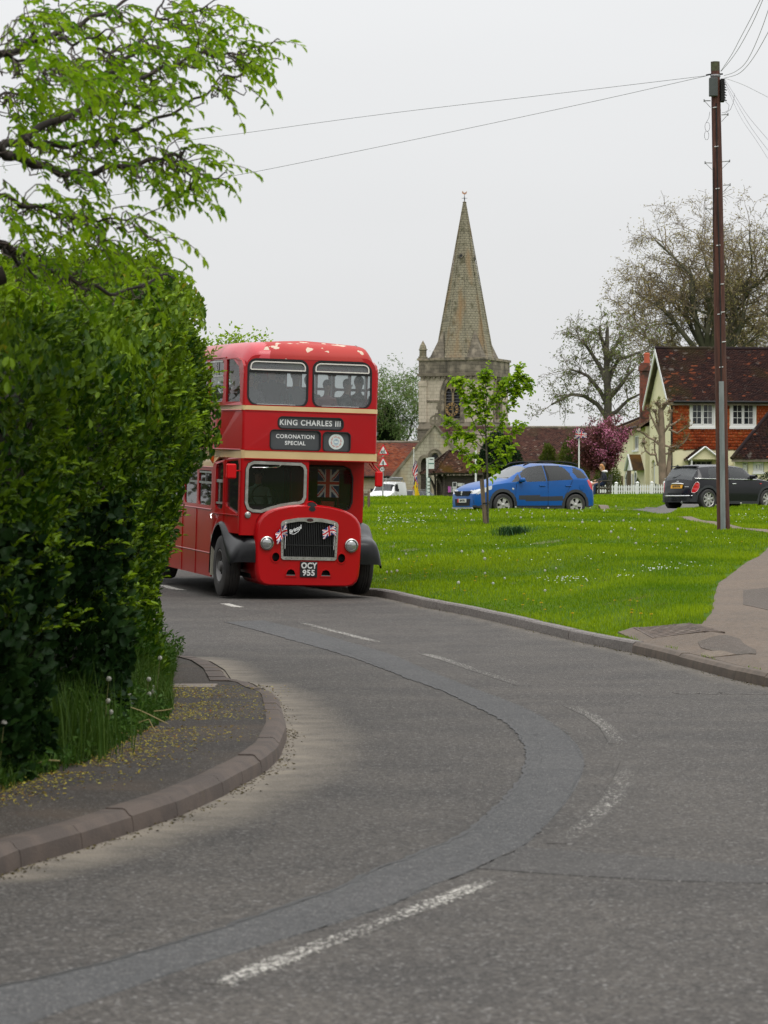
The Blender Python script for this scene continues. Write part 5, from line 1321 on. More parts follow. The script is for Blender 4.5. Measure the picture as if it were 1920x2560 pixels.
mb = MB(); mb.tube([(0,0,0),(.05,.1,1.5),(.1,0,2.6),(.35,-.2,3.4),(.9,-.4,4.2)],[.22,.18,.16,.13,.07],12); mb.tube([(.1,0,2.5),(.9,-.2,2.62),(1.6,0,2.85)],[.1,.07,.05],8); mb.build('trunk',m_bark,TR,smooth=60)
bpts = np.array(bpts)
# twigs: start inside the outline of the foliage (z1 pixels)
REG = [([(0,0),(1390,0),(1420,60),(1330,130),(1250,260),(1180,330),(1100,500),(1120,600),(1000,700),(900,720),(700,780),(560,820),(300,790),(0,760)],225),
 ([(1150,180),(1590,175),(1600,300),(1560,430),(1480,520),(1320,560),(1290,500),(1250,330)],30),
 ([(0,760),(560,820),(1000,730),(1110,790),(1210,880),(1330,980),(1300,1080),(1180,1190),(1000,1180),(900,1150),(860,1000),(640,1040),(480,1060),(200,1000),(0,900)],66),
 ([(0,950),(200,1040),(520,1060),(680,1180),(850,1200),(820,1290),(640,1290),(400,1300),(480,1400),(250,1450),(180,1480),(0,1480)],48),
 ([(250,1480),(420,1330),(640,1380),(860,1370),(1040,1290),(1060,1400),(1000,1600),(900,1700),(500,1750),(200,1700),(0,1680),(0,1500)],46)]
def inpoly(x,y,P_):
    c = False
    for i in range(len(P_)):
        x1,y1 = P_[i]; x2,y2 = P_[i-1]
        if (y1 > y) != (y2 > y) and x < (x2-x1)*(y-y1)/(y2-y1)+x1: c = not c
    return c
r2_ = np.random.default_rng(23); B,Dr,conn = [],[],[]
for P_,cnt in REG:
    xs_ = [p[0] for p in P_]; ys_ = [p[1] for p in P_]; got = 0
    while got < cnt:
        x_ = r2_.uniform(min(xs_),max(xs_)); y_ = r2_.uniform(min(ys_),max(ys_))
        if not inpoly(x_,y_,P_): continue
        got += 1
        q_ = z1((x_*.965-30*(x_ > 1100),y_)); bx_ = bpts[:,0]/bpts[:,1]*F+960; by_ = 1280-(bpts[:,2]-EYE)/bpts[:,1]*F
        d = np.hypot(bx_-q_[0]+30,by_-q_[1])+r2_.random(len(bx_))*30; bi_ = int(np.argmin(d)); bp = bpts[bi_,:3]
        Yd = bp[1]+r2_.normal(0,.45); p = np.array(px(*q_,Yd))
        dv = (p-bp); B.append(p-np.array(TO)); dv = dv/(np.linalg.norm(dv)+1e-6); Dr.append(dv*.6+np.array([.55,-.1,-.12])+r2_.normal(0,.35,3)); conn.append((bp-np.array(TO),p-np.array(TO)))
segs = []
for a,b in conn:
    c = a.copy(); sag = np.array([r2_.normal(0,.03),r2_.normal(0,.03),-.05])
    for k in range(5):
        t = (k+1)/5; e2 = a+(b-a)*t+sag*math.sin(math.pi*t)+r2_.normal(0,.012,3)*(k < 4); segs.append((*c,*e2,.0045*(1-.4*k/5),.0045*(1-.4*(k+1)/5))); c = e2
seg_mesh('twigs',segs,m_twig,TR,4,kind='stuff')
Pp,Dd,Nn_,Ls,Tt = shoots(TR,B,Dr,.22,m_leaft,m_twig,.053,r2_,7,droop=.5,tint0=.5)
Dd = Dd+np.array([0,0,-.35])
o_ = np.argsort(Pp[:,1]+r2_.random(len(Pp))); Pp,Dd,Nn_,Ls,Tt = Pp[o_],Dd[o_],Nn_[o_],Ls[o_],Tt[o_]
leaves(TR,m_leaft,Pp,Dd,Nn_,Ls,Ls*.46,Tt,300,stuff='foliage',fold=.18)
# hanging catkins
Pc,Dc = [],[]
for k in range(90):
    b = B[int(r2_.integers(0,len(B)))]; Lc = r2_.uniform(.06,.13)
    for q in range(9): Pc.append(b+np.array([r2_.normal(0,.004),r2_.normal(0,.004),-Lc*q/9-.02])); Dc.append((r2_.normal(0,1),r2_.normal(0,1),-.9))
Pc = np.array(Pc); V,Fa = leaf_arrays(Pc,np.array(Dc),r2_.normal(0,1,Pc.shape),.016,.006)
np_mesh('catkins',V,Fa,m_leaft,TR,tint=np.full(len(Fa),.55),kind='stuff')
# bright bush top behind the bus roof (shrub beyond the hedge)
def bush(name,c,rad,n,ls,mat,label,cat='bush',trunk=True,seed=5,group=None,tint0=.5,inner=True,squash=1.,lum=.25):
    r_ = np.random.default_rng(seed); e = empty(name,c,label=label,cat=cat,group=group)
    d = unit(r_.normal(size=(n,3))); d[:,2] = np.abs(d[:,2])*1.2-.25; d = unit(d)
    lump = 1+lum*fbm(d*2.2,seed,3,1.6); rr_ = lump*np.clip(1-np.abs(r_.normal(0,.14,n)),.4,1.1)
    P = d*rr_[:,None]*np.array(rad)+np.array([0,0,rad[2]*.35])
    P[:,2] = np.maximum(P[:,2],0.02)
    Dl = unit(d+r_.normal(0,.6,(n,3))); Nl = unit(r_.normal(0,.6,(n,3))+np.array([0,0,1.])); L_ = r_.uniform(.7,1.3,n)*ls
    cl_ = fbm(P/np.array(rad),seed+1,3,5)
    leaves(e,mat,P,Dl,Nl,L_,L_*.55,np.clip(tint0+.3*cl_+r_.normal(0,.15,n),0,1),0,stuff='foliage')
    if inner:  # solid dark core filling the inside of the leaf shell
        mb = MB(); rows = []
        for i in range(9):
            a = math.pi*i/8; row = []
            for j in range(16):
                t = 2*math.pi*j/16; q = np.array([[math.sin(a)*math.cos(t),math.sin(a)*math.sin(t),math.cos(a)]]); l_ = (1+lum*fbm(q*2.2,seed,3,1.6))[0]*.72
                row.append((q[0,0]*rad[0]*l_,q[0,1]*rad[1]*l_,max(0,q[0,2]*rad[2]*l_+rad[2]*.35)))
            rows.append(row)
        mb.grid(rows,wrap=True); mb.build('dark_core',M('bush_inside',(.02,.028,.010),rough=1,c2=(.035,.03,.015),scale=4,bump=1,bscale=8,bdist=.1),e)
    return e
# ================================================================ lawn grass
r3 = np.random.default_rng(5)
m_grass = leaf_mat('grass_blade',(.085,.18,.002),(.26,.36,.006),rough=.65,transl=.35,spec=.2)
fwp = [(p.x,p.y) for p in fw]
def foot_mask(X,Y):
    j = .05*np.sin(Y*3)+.03
    return inquad(X+j,Y,[Vector((p[0],p[1],0)) for p in fpoly]) & (X > 2.5)
def inquad(X,Y,Q):
    Q = [(q.x,q.y) for q in Q]; c = np.zeros(len(X),bool)
    for i in range(len(Q)):
        x1,y1 = Q[i]; x2,y2 = Q[i-1]
        if abs(y2-y1) < 1e-9: continue
        c ^= ((y1 > Y) != (y2 > Y)) & (X < (x2-x1)*(Y-y1)/(y2-y1)+x1)
    return c
excl = [[on_green(*q) for q in Q] for Q in ([(1692,1293),(1728,1293),(1791,1306),(1829,1314),(1862,1322),(1925,1326),(1925,1334),(1862,1326),(1791,1315),(1740,1306),(1710,1298)],[(1566,1276),(1642,1270),(1664,1262),(1760,1256),(1800,1262),(1740,1270),(1677,1283),(1652,1287),(1609,1279)],[(1455,1262),(1468,1257),(1485,1261),(1523,1271),(1566,1276),(1540,1277),(1500,1269)],[(1545,1590),(1583,1575),(1723,1565),(1830,1590),(1640,1605)])]
bareq = [[on_green(*q) for q in Q] for Q in BARE]
PG,HG,WG,LG,TG = [],[],[],[],[]
for (ya,yb,dens,hm,wd) in ((27,36,1500,.050,.0052),(36,46,1000,.052,.0062),(46,58,620,.056,.0085),(58,75,380,.06,.012),(75,98,240,.065,.016),(98,118,140,.08,.024)):
    xa,xb = -.125*yb-.3,.13*yb+.6; n = int((yb-ya)*(xb-xa)*dens)
    X = r3.uniform(xa,xb,n); Y = r3.uniform(ya,yb,n)
    k = (np.abs(X/Y) < .132) & (Y > Yk(X-.12)) & ~foot_mask(X,Y)
    for Q in excl: k &= ~inquad(X,Y,Q)
    X,Y = X[k],Y[k]; P = np.stack([X,Y,zgreen(X,Y)],1)
    cl_ = fbm(P*np.array([1,1,0]),91,3,.9); c2_ = fbm(P*np.array([1,1,0]),92,2,4.5)
    bare = np.zeros(len(P),bool)
    for Q in bareq: bare |= inquad(P[:,0],P[:,1],Q) & (r3.random(len(P)) < .45)
    bare = bare; P = P[~bare]; cl_ = cl_[~bare]; c2_ = c2_[~bare]; n = len(P)
    # blade tint is lowered in one strip running up past the footway
    PG.append(P); HG.append(hm*r3.uniform(.5,1.35,n)*(1+.35*cl_+.25*c2_)); WG.append(np.full(n,wd)); LG.append(r3.uniform(.1,.75,n)); TG.append(np.clip(.5+.42*cl_+.22*c2_-.25*np.exp(-((P[:,0]-P[:,1]*.095)/.5)**2)*(P[:,1] < 60)+r3.normal(0,.22,n),0,1))
PG = np.concatenate(PG); HG = np.concatenate(HG); WG = np.concatenate(WG); LG = np.concatenate(LG); TG = np.concatenate(TG)
blades(PG,HG,WG,LG,r3,TG,'lawn_grass',m_grass,kind='stuff')
# dandelions in the lawn
PR = empty('dandelion_clock'); clock_proto(PR,.024,.13); clk = list(PR.children)
spots = [(243*2.5/2.5,0)]
z7 = lambda a,b: (940+a/1.693,1240+b/1.693)
CL = [(357,398),(490,393),(539,369),(463,345),(464,294),(458,258),(369,257),(241,225),(94,285),(126,262),(209,268),(717,337),(762,324),(710,422),(877,132),(711,100),(805,88),(840,107),(856,81),(657,85),(659,100),(628,72),(674,38),(704,36),(763,38),(790,40),(592,60),(396,94),(376,115),(418,113),(407,118),(206,98),(272,75),(227,57),(251,95),(946,126),(1053,122),(1080,160),(1090,158),(1161,123),(1209,137),(1280,162),(1311,170),(1029,194),(1103,221),(1015,58),(965,75),(990,176),(1640,68),(1580,65),(1545,45),(50,340),(64,338),(84,342),(30,158),(44,170),(10,102),(150,60),(126,44),(330,90),(300,105),(345,72),(520,70),(560,88),(618,108),(733,66),(905,60),(1110,96),(1240,110)]
YL = [(333,411),(376,424),(417,375),(463,356),(625,437),(645,452),(665,460),(717,502),(701,478),(779,488),(833,525),(550,462),(621,481),(1085,503),(1082,521),(1120,526),(1163,529),(1106,464),(1075,463),(1012,463),(205,327),(208,355),(233,310),(215,340),(147,348),(150,313),(176,271),(160,292),(333,325),(486,277),(40,368),(22,300),(273,334),(83,157),(280,152),(362,152),(375,152),(765,148),(846,150),(867,185),(1185,205),(1180,206),(823,413),(871,404),(940,330),(597,288),(425,365),(1548,205),(1470,60),(1190,60)]
YP = empty('dandelion_flower'); mb = MB(); mb.tube([(0,0,0),(.005,0,.07)],.002,5); mb.build('stem',m_stem,YP)
mb = MB(); rr = random.Random(2)
for ring in range(3):
    for k in range(11):
        a = 2*math.pi*k/11+ring*.3; q = .021-.005*ring; d = Vector((math.cos(a),math.sin(a),.15+.45*ring)).normalized(); s_ = Vector((-math.sin(a),math.cos(a),0))
        p = Vector((.005,0,.07)); mb.add([p+s_*.002,p-s_*.002,p+d*q-s_*.0035,p+d*q+s_*.0035],[(0,1,2,3)])
mb.build('petals',m_yel,YP); ylp = list(YP.children)
def placed(proto,kids,pts_,lab,cat,grp,s0,s1):
    first = True
    for (a,b) in pts_:
        p = on_green(*z7(a,b+6))
        if p.y > 150: continue
        if first: e = proto; first = False
        else:
            e = proto.copy(); col.objects.link(e)
            for c in kids: d = c.copy(); col.objects.link(d); d.parent = e
        sc_ = r3.uniform(s0,s1); e.location = (p.x,p.y,float(zgreen(p.x,p.y))); e.scale = (sc_,)*3; e.rotation_euler = (0,0,r3.uniform(0,6.28)); tag(e,lab,cat,grp)
placed(PR,clk,CL,'small white dandelion seed clock standing in the lawn of the green','dandelion','dandelion clocks on the green',.7,1.15)
placed(YP,ylp,YL,'yellow dandelion flower open in the short grass of the green','dandelion','yellow dandelions on the green',1.,1.5)
# daisies: clusters of tiny white flowers
Pd = []
for (a,b,sx,sy,n) in ((800,350,60,12,70),(1200,310,50,10,45),(1300,290,60,14,25),(1050,345,40,8,18),(60,90,60,30,110),(150,75,80,30,70),(1180,205,60,20,18),(1440,185,40,8,14),(30,50,40,20,60),(620,60,250,30,90),(1600,80,60,25,50),(960,110,200,40,40),(700,200,300,80,40),(300,140,200,50,40)):
    for k in range(int(n*.6)):
        q = z7(a+r3.normal(0,sx),b+abs(r3.normal(0,sy)))
        if q[1] < 1256 or q[0] < 945 or q[0] > 1925: continue
        p = on_green(*q)
        if p.y < 140: Pd.append((p.x,p.y,float(zgreen(p.x,p.y))+.045))
Pd = np.array(Pd); n = len(Pd); a = np.arange(6)*np.pi/3; R_ = r3.uniform(.006,.011,n)*np.interp(Pd[:,1],[30,60,110],[1,1.3,2.0])
V = Pd[:,None,:]+np.stack([np.cos(a),np.sin(a),a*0],1)[None]*R_[:,None,None]; V[:,:,2] += np.sin(np.arange(6))*.3*R_[:,None]
np_mesh('daisies',V.reshape(-1,3),np.arange(n*6).reshape(n,6),M('daisy_white',(.68,.68,.64),rough=.9),kind='stuff')
# clump of dark strap leaves (daffodil foliage)
c = on_green(1284,1338); e = empty('daffodil_clump',(c.x,c.y,float(zgreen(c.x,c.y))),label='dark green clump of daffodil leaves on the lawn right of the sapling',cat='plant')
n = 420; P = np.stack([r3.normal(0,.17,n),r3.normal(0,.12,n),np.zeros(n)-.01],1)
blades(P,r3.uniform(.18,.34,n),np.full(n,.016),r3.uniform(.3,1.5,n),r3,r3.uniform(0,.4,n),'leaves',leaf_mat('daffodil_leaf',(.03,.09,.03),(.10,.20,.06),rough=.5,transl=.15),e,kind='stuff')
# grit, moss and leaf scraps along the foot of both kerbs
Q_ = []
for line,cnt,side in ((Ll[1:-2],650,-1),(Lr[2:],600,-1)):
    for k in range(cnt):
        i = int(r3.integers(0,len(line)-1)); p = line[i].lerp(line[i+1],r3.random()); d = (line[i+1]-line[i]).normalized(); o_ = abs(r3.normal(0,.05))+.004
        Q_.append((p.x+d.y*o_,p.y-d.x*o_,rz(p.y)+.004))
Q_ = np.array(Q_); n = len(Q_); V,Fa = leaf_arrays(Q_,r3.normal(0,1,(n,3))*np.array([1,1,.15]),r3.normal(0,.4,(n,3))+np.array([0,0,1.]),r3.uniform(.006,.026,n),r3.uniform(.004,.012,n),.3)
np_mesh('gutter_debris',V,Fa,leaf_mat('gutter_scraps',(.03,.022,.014),(.16,.13,.04),rough=.9,transl=.05),tint=np.tile(r3.random(n)**1.5,2),kind='stuff')
# ================================================================ telegraph pole and wires
b0 = on_green(1809,1326); D_ = b0.y; SP = F/D_
POLE = empty('telegraph_pole',(b0.x,D_,float(zgreen(b0.x,D_))),label='tall reddish brown wooden telegraph pole standing on the green at right',cat='telegraph pole')
m_pole = M('creosoted_pole',(.105,.038,.024),rough=.85,c2=(.05,.018,.013),scale=3,lo=.35,hi=.65,c3=(.19,.10,.07),scale3=9,lo3=.58,hi3=.75,bump=.6,bscale=16,stretch=(6,6,.35))
m_moss = M('mossy_top',(.09,.10,.05),rough=.95,c2=(.06,.05,.03),scale=9)
m_galv = M('galvanised_guard',(.17,.19,.19),rough=.6,metal=.2,c2=(.24,.26,.26),scale=3,stretch=(3,3,.6))
O_ = POLE.location
def pl(x,y): v = px(x,y,D_)-O_; return Vector((v.x,0,v.z))
axp = [(1809,1330),(1806,1200),(1803,1000),(1799,800),(1796,600),(1793,400),(1790,260),(1788,156)]
rw = [16.5,15.5,15,14.2,13.3,12.3,11.6,11]
mb = MB(); mb.tube([pl(*p) for p in axp],[r_/SP for r_ in rw],16); o_ = mb.build('shaft',m_pole,POLE,smooth=60)
mb = MB(); mb.tube([pl(1788.3,178),pl(1788,154.5)],[11.3/SP,11.2/SP],16); mb.build('mossy_top',m_moss,POLE,smooth=60)
mb = MB(); mb.box(-.055,.055,-.17,-.11,0,pl(1801,954).z-.0,T=Matrix.Rotation(0.0,4,'Y')); gd = mb.build('cable_guard',m_galv,POLE)
# lean the guard with the pole
q0 = pl(1806,1326); q1 = pl(1801.5,954); gd.data.transform(Matrix.Translation((q0.x,0,0)) @ Matrix.Shear('XZ',4,(0,0)) if False else Matrix.Translation((q0.x,0,0)))
for v in gd.data.vertices: v.co.x += (q1.x-q0.x)*(v.co.z/q1.z)
mb = MB(); mb.tube([pl(1801.5,954)+Vector((0,-.13,0)),pl(1797,700)+Vector((.01,-.135,0)),pl(1795,500)+Vector((-.02,-.125,0)),pl(1790,300)+Vector((0,-.12,0)),pl(1789,260)+Vector((0,-.12,0))],.016,6); mb.build('cable',m_dark,POLE)
mb = MB(); mb.tube([pl(1796,650)+Vector((-.11,-.06,0)),pl(1796,560)+Vector((-.13,-.04,0)),pl(1794,420)+Vector((-.1,-.08,0))],.008,5); mb.build('cable',m_dark,POLE)
m_steel = M('grey_steel',(.25,.25,.25),rough=.5,metal=.6)
z8 = lambda a,b: (1640+a/5.5286,100+b/5.5286)
z7b = lambda a,b: (1350+a/2.9105,500+b/2.9105)
for (a,c_,sgn) in ((z8(755,840),z8(665,838),-1),(z8(905,1035),z8(995,1028),1),(z8(775,1700),z8(678,1696),-1),(z8(915,1682),z8(1018,1672),1),(z8(925,2008),z8(1025,2000),1),(z7b(1258,65),z7b(1205,62),-1),(z7b(1336,228),z7b(1390,222),1),((1803,1000),(1803,1000),0)):
    if not sgn: continue
    e_ = MB(); p = pl(*a); q = pl(*c_); e_.tube([p,q],.012,6); e_.tube([q+Vector((0,0,.03)),q-Vector((0,0,.03))],.014,6); e_.tube([q,pl(a[0],a[1]+17)],.006,5); e_.build('climbing_step',m_steel,POLE)
for (a,b) in (z8(805,942),z8(825,1482),z8(842,2062),z7b(1293,333),z7b(1319,615),z7b(1326,818),z7b(1301,833),z7b(1334,1034),z7b(1314,1218)):
    p = pl(a,b)+Vector((0,-.125,0)); e_ = MB(); e_.tube([p-Vector((.045,0,0.006)),p+Vector((.045,0,.006))],.012,6); e_.build('cable_clip',M('clip_white',(.6,.6,.6),rough=.5),POLE)
# boxes and fittings near the top
def pxbox(x0,x1,y0,y1,d0,d1,name,mat,par=POLE,f=pl):
    a = f(x0,y1); b = f(x1,y0); e_ = MB(); e_.bbox(a.x,b.x,d0,d1,a.z,b.z,.01); return e_.build(name,mat,par)
pxbox(1771,1792,197,243,-.22,-.08,'junction_box',M('box_grey_green',(.07,.08,.075),rough=.6))
pxbox(1800,1811,198,255,-.12,.1,'junction_box',m_dark)
e_ = MB()
for k in range(8): a = pl(1809,203+k*6.5); e_.tube([a,a+Vector((.05+.02*(k % 2),0,-.03))],.014,5)
e_.build('cable_glands',m_dark,POLE)
e_ = MB(); e_.tube([pl(1765,188),pl(1775,186),pl(1807,185)],.02,6); e_.build('bracket',m_dark,POLE)
e_ = MB(); p = pl(1788.5,190); e_.lathe([(.11,-.03),(.118,0),(.11,.03)],16,T=Matrix.Translation(p)); e_.build('ring',m_steel,POLE)
e_ = MB(); c = pl(*z8(710,1200)); e_.tube([c+Vector((.055*math.cos(t),0,.13*math.sin(t)*.8)) for t in np.linspace(0,6.28,20)],.004,4); c = pl(*z8(700,1320)); e_.tube([c+Vector((.05*math.cos(t),0,.10*math.sin(t))) for t in np.linspace(0,6.28,16)],.004,4); e_.tube([pl(*z8(745,990)),pl(*z8(730,1080)),pl(*z8(690,1150))],.004,4); e_.build('cable_loop',m_dark,POLE)
e_ = MB(); e_.tube([pl(*z8(960,850)),pl(*z8(1010,900)),pl(*z8(1000,970)),pl(*z8(940,1005)),pl(*z8(910,1005))],.004,4); e_.tube([pl(*z8(1085,740)),pl(*z8(1070,860)),pl(*z8(1030,960)),pl(*z8(950,1020))],.004,4); e_.build('cable_loop',m_dark,POLE)
# plank / stay at foot
e_ = MB(); a = pl(1816,1300); e_.box(a.x,a.x+.07,-.16,-.1,-.02,.25,T=Matrix.Rotation(R(-12),4,'Y')); e_.build('foot_stake',m_pole,POLE)
m_wire = M('wire',(.24,.24,.25),rough=.6)
def wire(A,depth,r_=.0058,label='thin overhead telephone wire',dr=None):
    n = len(A); q = []
    for i in range((n-1)*6+1):
        t = i/6; a = min(int(t),n-2); f_ = t-a; p0 = A[max(a-1,0)]; p1 = A[a]; p2 = A[a+1]; p3 = A[min(a+2,n-1)]
        cc = [.5*(2*p1[c]+(p2[c]-p0[c])*f_+(2*p0[c]-5*p1[c]+4*p2[c]-p3[c])*f_*f_+(3*p1[c]-p0[c]-3*p2[c]+p3[c])*f_**3) for c in (0,1)]
        g = i/((n-1)*6); q.append(px(cc[0],cc[1],depth[0]+(depth[1]-depth[0])*g))
    mb = MB(); mb.tube(q,[r_*(.5+.5*p.y/D_) for p in q],5); tag(mb.build('overhead_wire',m_wire,smooth=60),label,'wire')
wire([(1768,189),(1400,233),(960,285),(600,334),(500,347),(200,389),(-100,430)],(D_,D_+25),label='upper of the two long wires running left from the pole across the sky')
wire([(1765,190),(1500,243),(1150,311),(800,373),(580,441),(350,480),(110,510),(-100,548)] if False else [(1765,190),(1500,250),(1150,325),(800,397),(580,440),(350,478),(110,512),(-100,545)],(D_,D_+20),label='lower of the two long wires running left from the pole behind the bus')
wire([(1802,178),(1830,135),(1850,97),(1880,40),(1910,-20)],(D_,D_-25),label='leftmost wire rising steeply from the pole top to the upper right corner')
wire([(1803,178),(1828,148),(1852,112),(1885,50),(1915,-20)],(D_,D_-26),label='second wire rising steeply from the pole top beside the leftmost')
wire([(1810,189),(1840,178),(1870,148),(1905,70),(1935,-20)],(D_,D_-25),label='sagging wire curving from the pole top up to the right edge')
wire([(1812,195),(1850,182),(1885,142),(1925,72)],(D_,D_-24),label='lowest sagging wire curving from the pole top to the right edge')
wire([(1813,196),(1860,213),(1930,248)],(D_,D_+20),.0045,label='thin wire running from the pole top down to the right edge')
wire([(1810,195),(1835,235),(1870,290),(1925,355)],(D_,D_-12),label='black wire slanting down right from the pole, highest of the lower bundle')
wire([(1810,200),(1840,255),(1880,322),(1925,382)],(D_,D_-13),label='middle wire of the bundle slanting down right from the pole')
wire([(1811,205),(1850,290),(1890,350),(1925,405)],(D_,D_-14),.005,label='lowest wire of the bundle slanting down right from the pole')
# ================================================================ sapling with stake
b0 = on_green(1218,1312); DS = b0.y; SS = F/DS; S0 = Vector((b0.x,DS,float(zgreen(b0.x,DS))))
SAP = empty('sapling',S0,label='young broadleaved sapling with bright green leaves tied to a wooden stake on the green',cat='young tree')
def sl(x,y,d=0.): return px(x,y,DS+d)-S0
z8b = lambda a,b: (1060+a/5.3967,880+b/5.3967)
stem = [(1219,1312),(1219,1240),(1218,1180),(1216,1120),(1214,1060),(1216,1010),(1214,960),(1218,925)]
mb = MB(); mb.tube([sl(*p) for p in stem],[.032,.03,.028,.025,.018,.013,.009,.004],8); mb.build('trunk',M('sapling_bark',(.09,.075,.055),rough=.9,c2=(.05,.045,.035),scale=14),SAP,smooth=60)
br = [[(1216,1130),(1190,1105),(1160,1080),(1130,1060),(1112,1052)],[(1215,1105),(1185,1060),(1172,1020),(1160,985),(1152,950),(1138,953)],[(1215,1090),(1195,1030),(1190,990),(1178,960)],[(1215,1070),(1240,1030),(1260,990),(1285,960),(1300,940),(1322,955)],[(1216,1110),(1240,1085),(1250,1060),(1275,1020),(1290,985),(1310,965),(1322,968)],[(1215,1140),(1240,1120),(1262,1095),(1285,1075),(1302,1060)],[(1216,1160),(1190,1145),(1165,1135),(1145,1120)],[(1217,1165),(1240,1150),(1265,1140),(1280,1118)],[(1215,1050),(1225,1010),(1245,980),(1260,950),(1262,960)],[(1214,1030),(1200,990),(1206,950),(1212,935)],[(1216,1090),(1180,1085),(1150,1088),(1118,1092)],[(1262,1000),(1278,960),(1292,930),(1298,912)],[(1217,1175),(1225,1168),(1245,1165)],[(1217,1170),(1200,1165),(1180,1165)]]
segs = []; B,Dr = [],[]; r4 = np.random.default_rng(4)
for k,A in enumerate(br):
    dd = r4.uniform(-.5,.5); n = len(A)
    P_ = [np.array(sl(a,b,dd*(i/(n-1)))) for i,(a,b) in enumerate(A)]
    for i in range(n-1): segs.append((*P_[i],*P_[i+1],.012*(1-.7*i/(n-1)),.012*(1-.7*(i+1)/(n-1))))
    tot = [np.linalg.norm(P_[i+1]-P_[i]) for i in range(n-1)]; L_ = sum(tot)
    for q in range(int(22*L_/.6)):
        t = r4.uniform(.2,1)*(n-1); i = min(int(t),n-2); p = P_[i]+(P_[i+1]-P_[i])*(t-i); d = (P_[i+1]-P_[i]); d /= np.linalg.norm(d)
        B.append(p); Dr.append(d*.5+r4.normal(0,.65,3)+np.array([0,0,.12]))
for q in range(70): t = r4.uniform(.25,1); z_ = sl(1216,1180-260*t); B.append(np.array(z_)); Dr.append(np.array([r4.normal(0,.8),r4.normal(0,.5),.5]))
seg_mesh('branches',segs,M('sapling_bark',()),SAP,5,kind='stuff')
m_leafs = leaf_mat('sapling_leaf',(.09,.22,.004),(.34,.48,.014),rough=.5,transl=.45,spec=.25)
Pp,Dd,Nn_,Ls,Tt = shoots(SAP,B,Dr,.17,m_leafs,M('sapling_bark',()),.082,r4,4,droop=.4,tint0=.5)
P2_ = np.array([sl(1226,1178,-.05),sl(1232,1185,-.05),sl(1237,1190,.03),sl(1230,1200,0),sl(1224,1196,0),sl(1240,1182,0)]); Pp = np.concatenate([Pp,P2_]); Dd = np.concatenate([Dd,r4.normal(0,.5,(6,3))+np.array([.6,0,-.3])]); Nn_ = np.concatenate([Nn_,r4.normal(0,.4,(6,3))+np.array([0,-.4,1.])]); Ls = np.concatenate([Ls,np.full(6,.13)]); Tt = np.concatenate([Tt,np.full(6,.7)])
Nn_ = Nn_+np.array([0,-.8,0.]); leaves(SAP,m_leafs,Pp,Dd+np.array([0,0,-.3]),Nn_,Ls,Ls*.85,Tt,300,stuff='foliage',fold=.12)
a = sl(1209,1313,-.08); b = sl(1200,1197,-.08); b2 = sl(1213,1197,-.08)
m_stk = M('stake_wood',(.16,.115,.075),rough=.9,c2=(.09,.065,.045),scale=6,stretch=(4,4,.5),bump=.3)
tk = empty('tree_stake',S0,label='weathered square wooden stake beside the sapling trunk with a black tie',cat='stake')
mb = MB(); mb.add([(b.x-.01,-.12,b.z),(b.x+.095,-.12,b.z),(b.x+.095,-.04,b.z),(b.x-.01,-.04,b.z),(a.x+.0,-.12,-.1),(a.x+.10,-.12,-.1),(a.x+.10,-.04,-.1),(a.x+.0,-.04,-.1)],[(0,1,2,3),(7,6,5,4),(0,4,5,1),(1,5,6,2),(2,6,7,3),(3,7,4,0)]); mb.build('post',m_stk,tk)
t_ = sl(1214,1258); mb = MB(); mb.tube([(t_.x-.07,-.13,t_.z),(t_.x+.05,-.14,t_.z+.01),(t_.x+.09,-.02,t_.z+.01),(t_.x,.04,t_.z),(t_.x-.07,-.06,t_.z)],.013,6); mb.build('tie',m_dark,tk)
# ================================================================ low wooden posts with rail
DPp = on_green(915,1270).y
for k,(x_,lb) in enumerate(((907,'left one of two round topped wooden posts on the green beside the bus'),(922,'right one of two round topped wooden posts on the green beside the bus'))):
    p = px(x_,1277,DPp); g = float(zgreen(p.x,DPp)); e = empty('wooden_post',(p.x,DPp,g),label=lb,cat='post',group='low wooden posts')
    hz = px(x_,1226,DPp).z-g; mb = MB(); mb.tube([(0,0,-.1),(0,0,hz-.05),(0,0,hz-.015),(0,0,hz)],[.045,.042,.03,.008],10); mb.build('shaft',m_stk,e,smooth=50)
    if k: mb = MB(); zr = px(900,1236,DPp).z-g; mb.box(-.42,.0,-.03,.03,zr-.035,zr+.035); mb.build('rail',m_stk,e)
